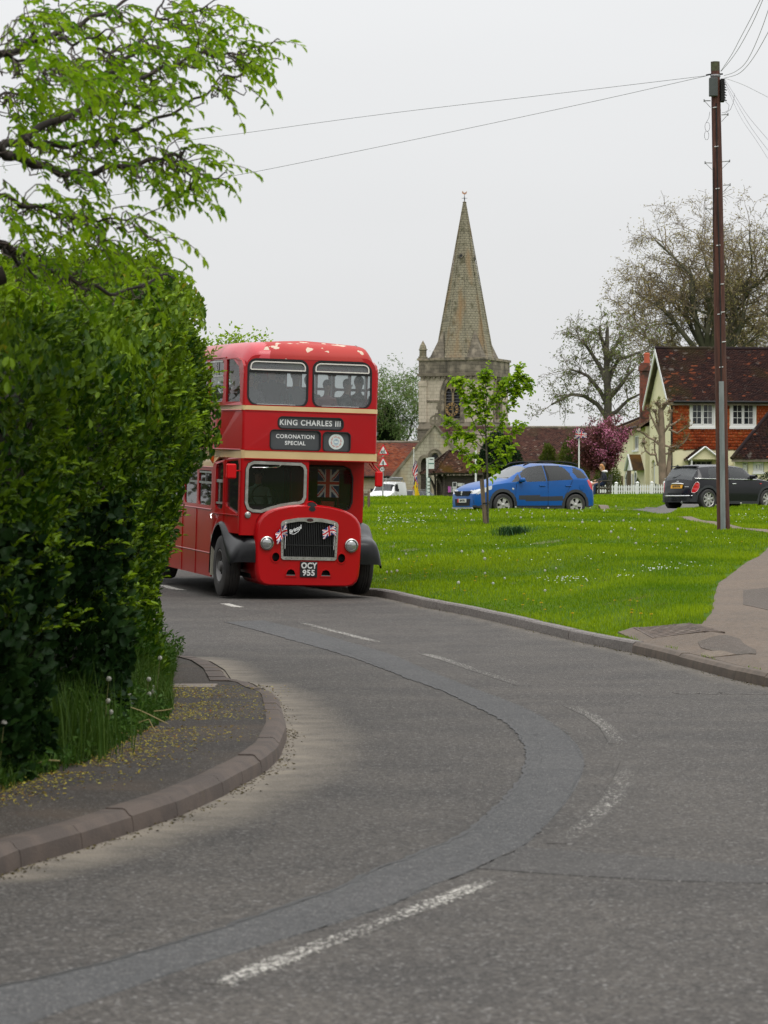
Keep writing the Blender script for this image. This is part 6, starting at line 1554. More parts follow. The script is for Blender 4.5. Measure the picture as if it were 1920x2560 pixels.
# ================================================================ road sign
DG = 170.
def signl(x,y): return px(x,y,DG)
g0 = signl(957,1262); RS = empty('road_sign',(g0.x,DG,2.0),label='grey post carrying two red triangular warning signs above a small round 30 sign',cat='road sign')
def rl(x,y): return px(x,y,DG)-RS.location
m_sred = M('sign_red',(.60,.008,.02),rough=.4); m_swh = M('sign_white',(.72,.72,.72),rough=.4); m_sbk = M('sign_black',(.01,.01,.01),rough=.5)
mb = MB(); mb.tube([rl(957,1275),rl(957,1150),rl(957,1113)],.045,10); mb.build('post',M('post_grey',(.30,.31,.31),rough=.5),RS,smooth=60)
def tri(ax,ay,bx,by,cx,cy,kind):
    P_ = [rl(ax,ay),rl(bx,by),rl(cx,cy)]; ctr = sum(P_,Vector())/3; T2 = [(p.x,p.z) for p in P_]
    def rnd(s_): 
        o = []
        for i in range(3):
            p = Vector(T2[i]); a = Vector(T2[i-1]); b = Vector(T2[(i+1) % 3]); c0 = Vector((ctr.x,ctr.z)); p = c0+(p-c0)*s_; a = c0+(a-c0)*s_; b = c0+(b-c0)*s_
            o += [tuple(p.lerp(a,.07)),tuple(p.lerp(b,.07))]
        return o
    out = rnd(1.0)
    mb = MB(); mb.plate(out,[],lambda u,v,w_: (u,-.07+w_,v),.01); sg = mb.build('triangle_plate',m_sred,RS)
    mb = MB(); mb.plate(rnd(.66),[],lambda u,v,w_: (u,-.076+w_,v),.004); mb.build('white_face',m_swh,sg)
    c0 = (ctr.x,ctr.z-.02); k = .6/.62
    if kind == 'T':
        mb = MB(); mb.box(c0[0]-.035,c0[0]+.035,-.084,-.078,c0[1]-.12,c0[1]+.10); mb.box(c0[0]-.11,c0[0]-.034,-.084,-.078,c0[1]-.005,c0[1]+.025); mb.box(c0[0]-.022,c0[0]+.022,-.0845,-.0785,c0[1]+.09,c0[1]+.13); mb.build('junction_symbol',m_sbk,sg)
    else:
        for sx,h in ((-.075,.19),(.05,.23)):   # two running children
            mb = MB(); x = c0[0]+sx; b = c0[1]-.12
            mb.lathe([(0,-.004),(.026,-.004),(.026,.004),(0,.004)],10,T=Matrix.Translation((x+.012,-.081,b+h)) @ Matrix.Rotation(R(90),4,'X'))
            for A in ([(x+.005,b+h-.03),(x-.01,b+h*.45)],[(x-.01,b+h*.45),(x+.03,b+h*.28),(x+.045,b)],[(x-.01,b+h*.45),(x-.025,b+h*.25),(x-.075,b+.02)],[(x+.005,b+h-.04),(x+.045,b+h*.6),(x+.06,b+h*.68)],[(x+.005,b+h-.04),(x-.04,b+h*.62),(x-.06,b+h*.5)]):
                mb.tube([(p[0],-.081,p[1]) for p in A],.014,5)
            mb.build('running_child',m_sbk,sg)
tri(958,1109,973,1137.5,943,1137.5,'C')
tri(957.5,1140,972.5,1165.5,943.5,1165.5,'T')
c = rl(955.5,1173.5); mb = MB(); mb.lathe([(0,-.01),(.135,-.01),(.135,0),(0,0)],24,T=Matrix.Translation((c.x,-.08,c.z)) @ Matrix.Rotation(R(90),4,'X')); rd = mb.build('round_plate',m_sbk,RS)
mb = MB(); mb.lathe([(0,.0),(.118,.0),(.118,.006),(0,.006)],24,T=Matrix.Translation((c.x,-.082,c.z)) @ Matrix.Rotation(R(90),4,'X')); mb.build('white_face',m_swh,rd)
text_mesh('30',.17,m_sbk,rd,frameT((c.x,-.092,c.z),(1,0,0),(0,0,1)),bold=.003)
# ================================================================ flagpoles
m_fp = M('white_pole',(.72,.72,.70),rough=.4)
def flagpole(x,ytop,ybot,D,label,r_=.035,ball=True):
    b = px(x,ybot,D); e = empty('flagpole',b,label=label,cat='flagpole'); h = px(x,ytop,D).z-b.z
    mb = MB(); mb.tube([(0,0,-1.),(0,0,h)],[r_,r_*.75],8); mb.build('shaft',m_fp,e,smooth=60)
    if ball: mb = MB(); mb.lathe([(0,-.04),(.07,0),(.05,.05),(0,.09)],10,T=Matrix.Translation((0,0,h))); mb.build('finial',M('gold',(.6,.5,.2),rough=.4),e,smooth=60)
    return e,h
DF = 205.
fe,fh = flagpole(1034.5,1121,1250,DF,'white flagpole with a gilt finial in front of the church porch')
def fcol(u,v): return uj(u,v)
m1 = 1./(F/DF)
def drape(u,v): return ((-.02-.25*v+.22*(1-v)*math.sin(u*7)*.6+.12*u)*1.0,.10*math.sin(u*11+v*3)-.05,fh-.75-1.9*u*.55-1.25*v*1.0)
f1 = empty('union_flag',fe.location,label='limp union flag hanging down the white flagpole by the church porch',cat='flag')
flag(f1,lambda u,v: (.33*v-.25*u*(.3+v)+.08*math.sin(u*8+v*4),-.08+.1*math.sin(u*10),fh-.55-1.5*v*.75-1.9*u*.85),50,28)
f2 = empty('yellow_flag',fe.location,label='limp yellow flag hanging below the union flag on the church flagpole',cat='flag')
flag(f2,lambda u,v: (.02+.28*u+.10*v*u-.04*math.sin(v*7),-.12+.06*math.sin(u*9+v*5),fh-2.15-1.3*v-.25*u),12,14,colfn=lambda u,v: (.75,.52,.01) if u > .25 or v > .2 else (.02,.03,.12))
flagpole(1189.5,1118,1260,150.,'bare white pole rising behind the lychgate and the blue car',.055,False)
DW = 135.
f3e,f3h = flagpole(1447.5,1071,1262,DW,'white flagpole in front of the pink blossom tree',.04,False)
f4 = empty('union_flag',f3e.location,label='union flag flying at the top of the pole before the pink blossom tree',cat='flag')
sc3 = DW/F
def wv(u,v):   # pixel like shape 1438..1467, 1071..1102
    x = -8+26*u+6*v*(1-u)-8*v*(1-u)*1.5; y = 4+10*u+24*v*(1-.55*u); return ((x+1.5)*sc3*1.0,-.1+.12*math.sin(u*8),f3h-(y-2)*sc3)
flag(f4,wv,40,24)
# ================================================================ bus stop
DB = 195.
b = px(1070,1262,DB); BS = empty('bus_stop',b,label='tall slim white bus stop post with green edged timetable panels by the church porch',cat='bus stop')
def bl(x,y): return px(x,y,DB)-b
m_gr = M('panel_green',(.02,.13,.10),rough=.4); m_ww = M('panel_white',(.62,.66,.63),rough=.4)
mb = MB(); a = bl(1065.5,1262); c = bl(1070.5,1145); mb.box(a.x,c.x,-.04,.04,a.z,c.z); mb.build('post',m_ww,BS)
a = bl(1071,1172); c = bl(1085.5,1143.5); mb = MB(); mb.box(a.x,c.x,-.03,.0,a.z,c.z); pn = mb.build('flag_panel',m_ww,BS)
a = bl(1071.5,1160); c = bl(1085,1157.5); mb = MB(); mb.box(a.x,c.x,-.035,-.03,a.z,c.z); mb.build('green_stripe',m_gr,pn)
a = bl(1074,1149.5); c = bl(1083.5,1147.5); mb = MB(); mb.box(a.x,c.x,-.035,-.03,a.z,c.z); mb.build('black_stripe',m_sbk,pn)
for (y0,y1) in ((1204,1194),(1213,1206),(1221.5,1214.5),(1230,1223),(1243,1232)):
    a = bl(1066,y0); c = bl(1075.5,y1); mb = MB(); mb.box(a.x,c.x,-.05,-.041,a.z,c.z); o_ = mb.build('timetable_panel',m_gr,BS)
    mb = MB(); mb.box(a.x+.03,c.x-.03,-.056,-.051,a.z+.02,c.z-.02); mb.build('timetable',m_ww,o_)
# ================================================================ cars
def inp(x,y,P_): return inpoly(x,y,P_)
def carbody(spec,parent,mats):
    """spec: L, curves; faces are sorted into parts by classify(y, z, x, row kind) -> part name"""
    Lc = spec['L']; dy = spec.get('dy',.03); ys_ = sorted(set([0,.015,.04,.07]+list(np.arange(.1,Lc-.1,dy))+[Lc-.07,Lc-.04,Lc-.015,Lc]))
    zt = lambda y: np.interp(y,*zip(*spec['top'])); zb = lambda y: np.interp(y,*zip(*spec['belt'])); wb = lambda y: np.interp(y,*zip(*spec['wid'])); wr = lambda y: np.interp(y,*zip(*spec['roofw'])); zl0 = lambda y: np.interp(y,*zip(*spec['low']))
    nA,nB,nC = 18,12,9
    def low(y):
        z = zl0(y)
        for yc in spec['wheels']:
            d = abs(y-yc)
            if d < spec['arch']: z = max(z,spec['wr']+math.sqrt(spec['arch']**2-d*d))
        return z
    sm = lambda f,y: sum(f(y+k) for k in (-.06,-.03,0,.03,.06))/5
    rows = []; kinds = []
    for y in ys_:
        z0 = low(y); z1_ = max(sm(zb,y),z0+.02); z3 = max(sm(zt,y),z1_+.015); w0 = wb(y); w3 = min(sm(wr,y),w0*.97); pts = []
        zr = z3-min(.07,(z3-z1_)*.35)
        for k in range(nA+1):
            t = k/nA; z = z0+(z1_-z0)*t; tz = (z-.25)/max(.3,z1_-.25); x = w0*(1-.055*max(0,tz-.55)**2*4*.6-.05*max(0,.35-tz)); pts.append((x,y,z))
        x1 = pts[-1][0]
        for k in range(1,nB+1):
            t = k/nB; x = x1+(w3-x1)*(t+.10*math.sin(math.pi*t)*-1*.6); pts.append((x,y,z1_+(zr-z1_)*(t**.95)))
        for k in range(1,nC+1):
            t = k/nC; pts.append((w3*(1-t),y,zr+(z3-zr)*math.sin(t*math.pi/2)**.8))
        rows.append(pts)
    m_ = len(rows[0]); groups = {}
    def face(vs,key):
        g = groups.setdefault(key,MB()); g.add(vs,[(0,1,2,3) if len(vs) == 4 else (0,1,2)])
    for i in range(len(rows)-1):
        for j in range(m_-1):
            q = [rows[i][j],rows[i+1][j],rows[i+1][j+1],rows[i][j+1]]; c = np.mean(q,axis=0)
            reg = 'A' if j < nA else ('B' if j < nA+nB else 'C')
            for s in (1,-1): 
                key = spec['classify'](c[1],c[2],c[0]*s,reg); key = (key,s if key not in ('body','ws','rearglass') else 0)
                face([(p[0]*s,p[1],p[2]) for p in (q if s > 0 else q[::-1])],key)
    for yi,key in ((0,spec['cap'][0]),(-1,spec['cap'][1])):
        r_ = rows[yi]; P_ = [(p[0],p[1],p[2]) for p in r_]+[(-p[0],p[1],p[2]) for p in reversed(r_[:-1])]
        g = groups.setdefault((key,0),MB()); g.add(P_,[tuple(range(len(P_)))])
    out = {}
    for key,g in groups.items():
        key,sd = key
        # merge shared vertices for smooth shading
        nm_,mt_ = mats[key]; o = g.build(nm_,mt_,parent,recalc=False)
        bm = bmesh.new(); bm.from_mesh(o.data); bmesh.ops.remove_doubles(bm,verts=bm.verts,dist=.0008); bmesh.ops.recalc_face_normals(bm,faces=bm.faces); bm.to_mesh(o.data); bm.free()
        o.data.polygons.foreach_set('use_smooth',[True]*len(o.data.polygons)); o.data.set_sharp_from_angle(angle=R(38)); out[key] = o
    return out
def alloy(parent,c,s,rr_,rim,wdt,kind,mat):
    T = Matrix.Translation(c) @ Matrix.Rotation(R(90)*s,4,'Y'); h = wdt/2
    mb = MB(); mb.lathe([(rim,-h*.8),(rim+.01,-h),(rr_*.93,-h),(rr_,-h*.75),(rr_,h*.75),(rr_*.93,h),(rim+.01,h),(rim,h*.85),(rim-.012,h*.6),(rim-.02,-h*.2),(0,-h*.2)],36,T=T)
    w_ = mb.build('wheel',[m_rub],parent,smooth=40)
    mb = MB(); mb.lathe([(rim+.004,h*.9),(rim-.004,h*1.0),(rim-.018,h*.9),(rim-.02,h*.5)],36,T=T); mb.lathe([(0,h*.95),(.03,h*.93),(.06,h*.8),(.06,h*.4)],16,T=T)
    n = {'5': 5,'8': 8}[kind]
    for k in range(n):
        a = 2*math.pi*k/n+.3; Tk = T @ Matrix.Rotation(a,4,'Z')
        if kind == '5': P_ = [(.03,-.035),(.10,-.045),(rim-.012,-.07),(rim-.012,.07),(.10,.045),(.03,.035)]
        else: P_ = [(.03,-.012),(.1,-.035),(rim*.75,-.032),(rim-.02,-.015),(rim-.02,.015),(rim*.75,.032),(.1,.035),(.03,.012)]
        mb.plate(P_,[],lambda u,v,w__,Tk=Tk: tuple(Tk @ Vector((u,v,h*.85-w__-.12*abs(v)))),.03)
    mb.build('rim',mat,w_,smooth=30)
    mb = MB(); mb.lathe([(rim-.02,h*.1),(0,h*.1)],24,T=T); mb.build('brake_disc',m_dark,w_)
    return w_
m_blue = M('blue_paint',(.004,.085,.32),rough=.28,spec=.3,coat=.05,c2=(.004,.077,.29),scale=2)
m_carblk = M('black_paint',(.007,.007,.010),rough=.25,spec=.35,coat=.2)
m_clad = M('grey_cladding',(.03,.032,.036),rough=.6)
m_cglass = glass_mat('car_glass',(.55,.68,.62),.62,dust=.06)
m_cglassd = glass_mat('tinted_car_glass',(.3,.33,.33),.3,dust=.04)
m_ws = glass_mat('windscreen_glass',(.7,.8,.76),.6,dust=.30)
m_hl = M('headlamp_clear',(.55,.56,.56),rough=.12,coat=1,metal=.2)
m_tl = M('tail_lamp_red',(.6,.01,.02),rough=.15,coat=1)
m_tla = M('tail_lamp_amber',(.6,.18,.02),rough=.15,coat=1)
m_alloy = M('alloy_silver',(.48,.47,.44),rough=.35,metal=.6)
m_cint = M('car_interior',(.045,.045,.048),rough=.9)
m_plw = M('plate_white_face',(.66,.66,.62),rough=.5); m_ply = M('plate_yellow_face',(.75,.36,.01),rough=.45)
# ---- blue hatchback with roof rails
def cls_sx(y,z,x,reg):
    ax = abs(x)
    for yc in (.88,3.38):
        if reg == 'A' and (y-yc)**2+(z-.325)**2 < .475**2: return 'clad'
    if reg == 'A' and z < .31: return 'clad'
    if reg == 'A' and .46 < z < .60 and 1.42 < y < 2.93: return 'strip'
    if y < .6 and z > .60 and ax > .40 and inp(y,z,[(-.01,.66),(.0,.73),(.1,.77),(.35,.85),(.54,.89),(.50,.80),(.3,.70),(.1,.65)]): return 'hl'
    if reg != 'C' or ax > .50:
        if reg == 'B' or reg == 'A':
            if inp(y,z,[(1.20,1.005),(1.50,1.25),(1.50,1.015)]): return 'qwin'
            if inp(y,z,[(1.56,1.02),(1.57,1.26),(1.78,1.42),(2.0,1.485),(2.36,1.50),(2.38,1.045)]): return 'fwin'
            if inp(y,z,[(2.48,1.05),(2.46,1.50),(2.95,1.485),(3.10,1.43),(3.22,1.28),(3.28,1.10)]): return 'rwin'
            if inp(y,z,[(3.42,1.44),(3.66,1.38),(3.86,1.13),(3.48,1.12),(3.36,1.30)]): return 'rq'
            if reg == 'B' and (2.385 <= y <= 2.475) and z > 1.04 and z < 1.51: return 'pillar'
            if y > 3.78 and inp(y,z,[(3.80,1.08),(4.02,1.10),(4.10,.95),(4.08,.72),(3.95,.80),(3.84,.98)]): return 'tl'
    if reg == 'C' and ax < .60 and 1.10 < y < 1.82: return 'ws'
    if reg == 'C' and ax < .55 and 3.86 < y < 4.05 and z > 1.08: return 'rearglass'
    if y > .02 and reg == 'A' and abs(z-.98) < 0: return 'body'
    return 'body'
sx_spec = dict(L=4.14,dy=.028,top=[(0,.66),(.03,.76),(.10,.84),(.3,.93),(.6,1.01),(.95,1.08),(1.1,1.12),(1.85,1.515),(2.3,1.575),(3.0,1.57),(3.6,1.52),(3.85,1.44),(4.0,1.15),(4.08,.98),(4.14,.62)],
  belt=[(0,.58),(.05,.68),(.3,.84),(.6,.92),(1.1,.985),(1.5,1.0),(2.4,1.035),(3.4,1.09),(3.85,1.08),(4.05,.95),(4.14,.55)],
  wid=[(0,.60),(.03,.68),(.1,.76),(.25,.83),(.5,.868),(1,.877),(3.2,.877),(3.8,.85),(4.0,.78),(4.1,.70),(4.14,.62)],
  roofw=[(0,.42),(.1,.55),(.5,.66),(1.05,.74),(1.3,.68),(1.85,.58),(2.5,.60),(3.5,.58),(3.9,.56),(4.14,.45)],
  low=[(0,.26),(.3,.22),(1.4,.22),(2.9,.22),(3.9,.26),(4.14,.32)],wheels=(.88,3.38),arch=.385,wr=.325,classify=cls_sx,cap=('body','body'))
pc = px(1258,1290,89.6)
# front wheel nearest the camera defines the place
ANG = R(-62.5)   # car front points to image left and slightly towards the camera
def place_car(e,wheel_local,wheel_world,ang,pitch=0.,roll=0.):
    e.rotation_euler = (pitch,roll,ang); bpy.context.view_layer.update()
    Rm = Euler((pitch,roll,ang)).to_matrix(); e.location = Vector(wheel_world)-Rm @ Vector(wheel_local)
SX = empty('parked_car',label='bright blue hatchback with black roof rails parked on the green',cat='car')
# local: front y=0, back +y, x right when seen from the front. visible side is local +x
place_car(SX,(.877,.88,0),pc,R(-90+27.5)+R(0),0,0)
ob = carbody(sx_spec,SX,{'body': ('body',m_blue),'clad': ('cladding',m_clad),'strip': ('side_strip',m_clad),'hl': ('headlight',m_hl),'qwin': ('quarter_window',m_cglass),'fwin': ('front_window',m_cglass),'rwin': ('rear_window',m_cglassd),'rq': ('rear_quarter_window',m_cglassd),'pillar': ('pillar',m_dark),'tl': ('tail_light',m_tl),'ws': ('windscreen',m_ws),'rearglass': ('rear_windscreen',m_cglassd)})
for s in (1,-1):
    for yc in (.88,3.38): alloy(SX,(s*.79,yc,.325),s,.325,.215,.2,'5',m_alloy)
    mb = MB(); mb.tube([(s*.56,1.75,1.50),(s*.585,1.95,1.585),(s*.60,2.3,1.625),(s*.60,3.0,1.62),(s*.585,3.4,1.585),(s*.56,3.62,1.53)],[.02,.024,.02,.02,.024,.02],8); mb.build('roof_rail',m_dark,SX,smooth=60)
    mb = MB(); mb.bbox(s*.86,s*1.06,1.42,1.56,1.0,1.13,.035); m_ = mb.build('door_mirror',m_blue,SX,smooth=60); mb = MB(); mb.box(s*.80,s*.88,1.44,1.52,.98,1.04); mb.build('arm',m_dark,m_)
    for yc in (2.12,3.02): mb = MB(); mb.bbox(s*.865,s*.90,yc,yc+.2,.885,.915,.008); mb.build('door_handle',m_blue,SX)
    mb = MB()
    for A in ([(1.32,.30),(1.30,.6),(1.34,.95)],[(2.42,.28),(2.42,1.03)],[(3.0,.62),(3.12,.78),(3.24,1.0),(3.28,1.08)],[(1.32,.30),(2.9,.30)]):
        mb = MB(); mb.tube([(s*.874,y,z) for y,z in A],.006,4); mb.build('door_seam',m_dark,SX)
    mb = MB(); mb.lathe([(0,0),(.035,0),(.03,.012),(0,.014)],12,T=Matrix.Translation((s*.875,1.22,.80)) @ Matrix.Rotation(R(90)*s,4,'Y')); mb.build('side_repeater',m_hl,SX)
for x0,x1 in ((-.66,-.02),(.02,.66)): mb = MB(); mb.bbox(x0,x1,1.9,2.45,.35,.9,.06); mb.bbox(x0+.05,x1-.05,2.3,2.5,.8,1.2,.05); mb.bbox(x0+.18,x1-.18,2.36,2.48,1.2,1.38,.03); mb.build('seat',m_cint,SX)
mb = MB(); mb.box(-.7,.7,3.0,3.1,.5,1.05); mb.box(-.75,.75,1.1,1.4,.6,.96); mb.build('dashboard',m_cint,SX)
mb = MB(); mb.box(-.8,.8,.5,3.9,.28,.4); mb.build('floor',m_dark,SX)
# front details on the flat nose
def nose(P_,y0,th,name,mat,par=SX): mb = MB(); mb.plate(P_,[],lambda u,v,w_: (u,y0+w_,v),th); return mb.build(name,mat,par)
gr_ = nose([(-.40,.60),(.40,.60),(.48,.70),(.50,.735),(-.50,.735),(-.48,.70)],-.018,.05,'grille',m_dark)
for k in range(4): mb = MB(); mb.box(-.42,.42,-.028,-.015,.625+k*.028,.632+k*.028); mb.build('grille_bar',m_clad,gr_)
mb = MB()   # stylised metal badge: slanted S
mb.plate([(-.055,.645),(-.01,.612),(.045,.65),(.0,.672),(.05,.70),(.005,.735),(-.05,.70),(-.005,.675)],[],lambda u,v,w_: (u,-.04+w_,v),.015); mb.build('badge',m_hl,gr_)
nose([(-.42,.30),(.42,.30),(.46,.50),(-.46,.50)],-.012,.04,'lower_grille',m_dark)
nose([(-.62,.215),(.62,.215),(.60,.255),(-.60,.255)],-.03,.05,'skid_plate',M('skid_silver',(.45,.45,.45),rough=.4,metal=.5))
pp = nose(rrect(-.26,.26,.40,.51,.012,3),-.03,.012,'number_plate',m_plw)
nose([(-.26,.40),(-.185,.40),(-.185,.51),(-.26,.51)],-.034,.004,'plate_band',M('plate_band_red',(.6,.03,.01)),SX)
text_mesh('LMN-793-L',.088,m_sbk,pp,frameT((.035,-.032,.455),(1,0,0),(0,0,1)),bold=.002,xs=.82)
mb = MB(); mb.tube([(.15,1.12,1.125),(.62,1.2,1.13)],.012,5); mb.build('wiper',m_dark,SX)
for s in (1,-1): mb = MB(); mb.plate([(s*.50,.35),(s*.66,.36),(s*.64,.47),(s*.52,.49)],[],lambda u,v,w_: (u,.0+w_+.3*max(0,abs(u)-.6),v),.03); mb.build('fog_lamp_recess',m_dark,SX)
mb = MB(); mb.lathe([(0,0),(.09,0),(.085,.004),(0,.004)],20,T=Matrix.Translation((.871,3.6,.86)) @ Matrix.Rotation(R(90),4,'Y')); mb.build('fuel_flap',m_blue,SX)
# ---- small black hatchback seen from behind
def cls_mn(y,z,x,reg):
    ax = abs(x)
    for yc in (.66,3.127-.02):
        if reg == 'A' and (y-yc)**2+(z-.315)**2 < .43**2: return 'clad'
    if reg == 'A' and z < .27: return 'clad'
    if y > 3.42 and z < .34: return 'clad'
    if reg == 'B':
        if inp(y,z,[(1.26,.955),(1.62,1.28),(2.16,1.31),(2.20,.955)]): return 'fwin'
        if inp(y,z,[(2.26,.955),(2.24,1.315),(2.93,1.30),(3.02,1.12),(3.03,.965)]): return 'rwin'
        if z > .945 and z < 1.335 and y > 1.15 and y < 3.5: return 'pillar'
    if reg == 'C' and ax < .56 and 1.02 < y < 1.46: return 'ws'
    if reg == 'C' and ax < .58 and 3.33 < y < 3.555: return 'rearglass'
    if (reg == 'C' or reg == 'A') and 3.30 <= y <= 3.57 and z > .965 and reg == 'C': return 'pillar'
    return 'body'
mn_spec = dict(L=3.63,dy=.025,top=[(0,.56),(.05,.70),(.2,.84),(.5,.92),(.95,.98),(1.05,1.0),(1.5,1.36),(2.0,1.405),(2.8,1.395),(3.2,1.37),(3.33,1.34),(3.56,.975),(3.60,.88),(3.63,.62)],
  belt=[(0,.5),(.1,.68),(.4,.85),(1.0,.925),(2,.935),(3.3,.945),(3.5,.94),(3.58,.85),(3.63,.5)],
  wid=[(0,.56),(.05,.66),(.15,.75),(.4,.82),(.8,.845),(3.0,.845),(3.3,.81),(3.5,.73),(3.6,.64),(3.63,.60)],
  roofw=[(0,.4),(.3,.6),(1.0,.70),(1.2,.66),(1.5,.595),(2.2,.61),(3.0,.60),(3.3,.58),(3.55,.60),(3.63,.5)],
  low=[(0,.2),(1.2,.19),(2.6,.19),(3.4,.23),(3.63,.25)],wheels=(.66,3.107),arch=.36,wr=.315,classify=cls_mn,cap=('body','body'))
MN = empty('parked_car',label='small black hatchback with a yellow rear plate parked half behind the telegraph pole',cat='car')
# visible side is its right side: local -x (front y=0 seen from front x right => car's own right is local -x)
place_car(MN,(-.845,3.107,0),px(1772,1275,92.2),R(90+36)+R(0))
ob = carbody(mn_spec,MN,{'body': ('body',m_carblk),'clad': ('cladding',m_clad),'fwin': ('front_window',m_cglass),'rwin': ('rear_window',m_cglass),'pillar': ('pillar',m_carblk),'ws': ('windscreen',m_cglass),'rearglass': ('rear_windscreen',glass_mat('rear_glass',(.7,.8,.76),.6,dust=.16))})
for s in (1,-1):
    for yc in (.66,3.107): alloy(MN,(s*.76,yc,.315),s,.315,.215,.19,'8',m_alloy)
    mb = MB(); mb.tube([(s*.838,y,float(np.interp(y,*zip(*mn_spec['belt'])))+.006) for y in np.arange(1.15,3.35,.15)]+[(s*.80,3.40,.955),(s*.70,3.54,.955)],.011,6); mb.build('chrome_line',m_chrome,MN,smooth=60)
    mb = MB(); mb.bbox(s*.86,s*1.03,1.30,1.42,.96,1.08,.04); m_ = mb.build('door_mirror',m_carblk,MN,smooth=60); mb = MB(); mb.box(s*.80,s*.88,1.33,1.39,.93,.98); mb.build('arm',m_dark,m_)
    mb = MB(); mb.tube([(s*.86,2.0,.80),(s*.868,2.08,.805),(s*.86,2.16,.80)],.013,6); mb.build('door_handle',m_chrome,MN)
    mb = MB(); mb.tube([(s*.842,2.23,.25),(s*.842,2.23,.94)],.005,4); mb.build('door_seam',m_dark,MN)
    mb = MB(); mb.box(s*.838,s*.852,.93,1.0,.80,.825); mb.build('side_repeater',m_tl,MN)
    # tail lamps wrap the corner
    def tlp(u,v,w_,s=s):
        y = np.interp(abs(u),[.48,.60,.70,.78],[3.60,3.575,3.48,3.36]); x = s*(abs(u)+.03-w_); return (x,y+.045-w_-max(0,v-.75)*.12,v)
    P_ = [(.60,.54),(.66,.52),(.72,.56),(.76,.68),(.76,.80),(.735,.845),(.69,.84),(.66,.78),(.62,.66)]
    mb = MB(); mb.plate(P_,[],tlp,.03); lt = mb.build('tail_light',m_tl,MN)
    mb = MB(); mb.tube([tlp(u,v,-.003) for u,v in P_+P_[:1]],.004,5); mb.build('chrome_ring',m_chrome,lt,smooth=60)
def tailp(P_,th,name,mat,y0=3.635,par=MN,lean=.0): mb = MB(); mb.plate(P_,[],lambda u,v,w_: (u,y0-w_-lean*(v-.6),v),th); return mb.build(name,mat,par)
np_ = tailp(rrect(-.26,.26,.66,.77,.012,3),.012,'number_plate',m_ply,3.69,lean=.25)
text_mesh('RO04 KVL',.085,m_sbk,np_,frameT((0,3.668,.713),(-1,0,0),(0,-.25,1)),bold=.0022,xs=.95)
mb = MB(); mb.tube([(-.28,3.62,.785),(-.2,3.655,.80),(0,3.668,.806),(.2,3.655,.80),(.28,3.62,.785)],[.012,.022,.026,.022,.012],8); mb.build('chrome_handle',m_chrome,MN,smooth=60)
mb = MB(); mb.tube([(-.70,3.50,.43),(-.62,3.60,.43),(-.4,3.645,.43),(0,3.655,.43),(.4,3.645,.43),(.62,3.60,.43),(.70,3.50,.43)],.022,8); mb.build('chrome_bumper_strip',m_chrome,MN,smooth=60)
mb = MB(); mb.grid([[(x,3.63-.28*max(0,abs(x)-.5)**1.3*1.6,z) for x in np.linspace(-.76,.76,15)] for z in (.24,.30,.42,.52)]); mb.build('bumper',m_clad,MN,smooth=60)
mb = MB(); mb.lathe([(0,.0),(.035,.0),(.035,.1),(.028,.1),(.028,.02)],14,T=Matrix.Translation((-.22,3.55,.235)) @ Matrix.Rotation(R(-90),4,'X')); mb.build('exhaust',m_chrome,MN,smooth=40)
mb = MB(); mb.tube([(.0,3.50,1.07),(.15,3.53,1.0),(.30,3.55,.98)],.012,5); mb.build('wiper',m_dark,MN)
mb = MB(); mb.tube([(0,3.15,1.38),(0,3.25,1.62)],.008,5); mb.build('aerial',m_dark,MN)
mb = MB(); mb.bbox(-.58,.58,3.26,3.40,1.315,1.345,.01); mb.build('spoiler',m_carblk,MN)
tailp([(-.06,.865),(.06,.865),(.045,.885),(-.045,.885)],.01,'wing_badge',m_chrome,3.615)
tailp([(-.52,.70),(-.34,.70),(-.34,.715),(-.52,.715)],.01,'model_lettering',m_chrome,3.632)
for x0,x1 in ((-.62,-.04),(.04,.62)): mb = MB(); mb.bbox(x0,x1,1.75,2.25,.3,.8,.05); mb.bbox(x0+.05,x1-.05,2.15,2.3,.75,1.08,.05); mb.bbox(x0+.16,x1-.16,2.2,2.3,1.1,1.25,.03); mb.build('seat',m_cint,MN)
mb = MB(); mb.box(-.72,.72,.4,3.45,.22,.34); mb.box(-.7,.7,3.0,3.08,.4,.9); mb.box(-.72,.72,1.0,1.3,.5,.92); mb.build('floor',m_dark,MN)
T = Matrix.Translation((-.36,1.45,.93)) @ Matrix.Rotation(R(65),4,'X'); mb = MB(); mb.lathe([(.17,-.01),(.18,0),(.17,.01),(.16,0),(.17,-.01)],22,T=T); mb.tube([T @ Vector((-.17,0,0)),T @ Vector((.17,0,0))],.01,5); mb.build('steering_wheel',m_dark,MN)
# ---- white van with ladder rack, seen from the front
def cls_vn(y,z,x,reg):
    ax = abs(x)
    if reg == 'B' and inp(y,z,[(1.15,1.14),(1.28,1.34),(1.52,1.6),(1.98,1.64),(1.98,1.12)]): return 'fwin'
    if reg == 'C' and ax < .66 and .82 < y < 1.42: return 'ws'
    if reg == 'A' and z < .4: return 'clad'
    return 'body'
vn_spec = dict(L=4.0,dy=.04,top=[(0,.7),(.08,.9),(.5,1.06),(.8,1.13),(1.45,1.66),(1.9,1.80),(3.7,1.82),(3.9,1.74),(4.0,1.3)],belt=[(0,.6),(.1,.8),(.5,.98),(.9,1.05),(2,1.1),(3.8,1.1),(4.0,.9)],
  wid=[(0,.62),(.06,.72),(.2,.8),(.5,.84),(3.8,.84),(4.0,.78)],roofw=[(0,.5),(.5,.68),(.85,.74),(1.45,.68),(2,.70),(3.8,.72),(4.0,.68)],low=[(0,.25),(4.0,.25)],wheels=(.8,3.4),arch=.35,wr=.3,classify=cls_vn,cap=('body','body'))
VN = empty('parked_van',label='white van with ladders on its roof rack beyond the crest of the green',cat='van')
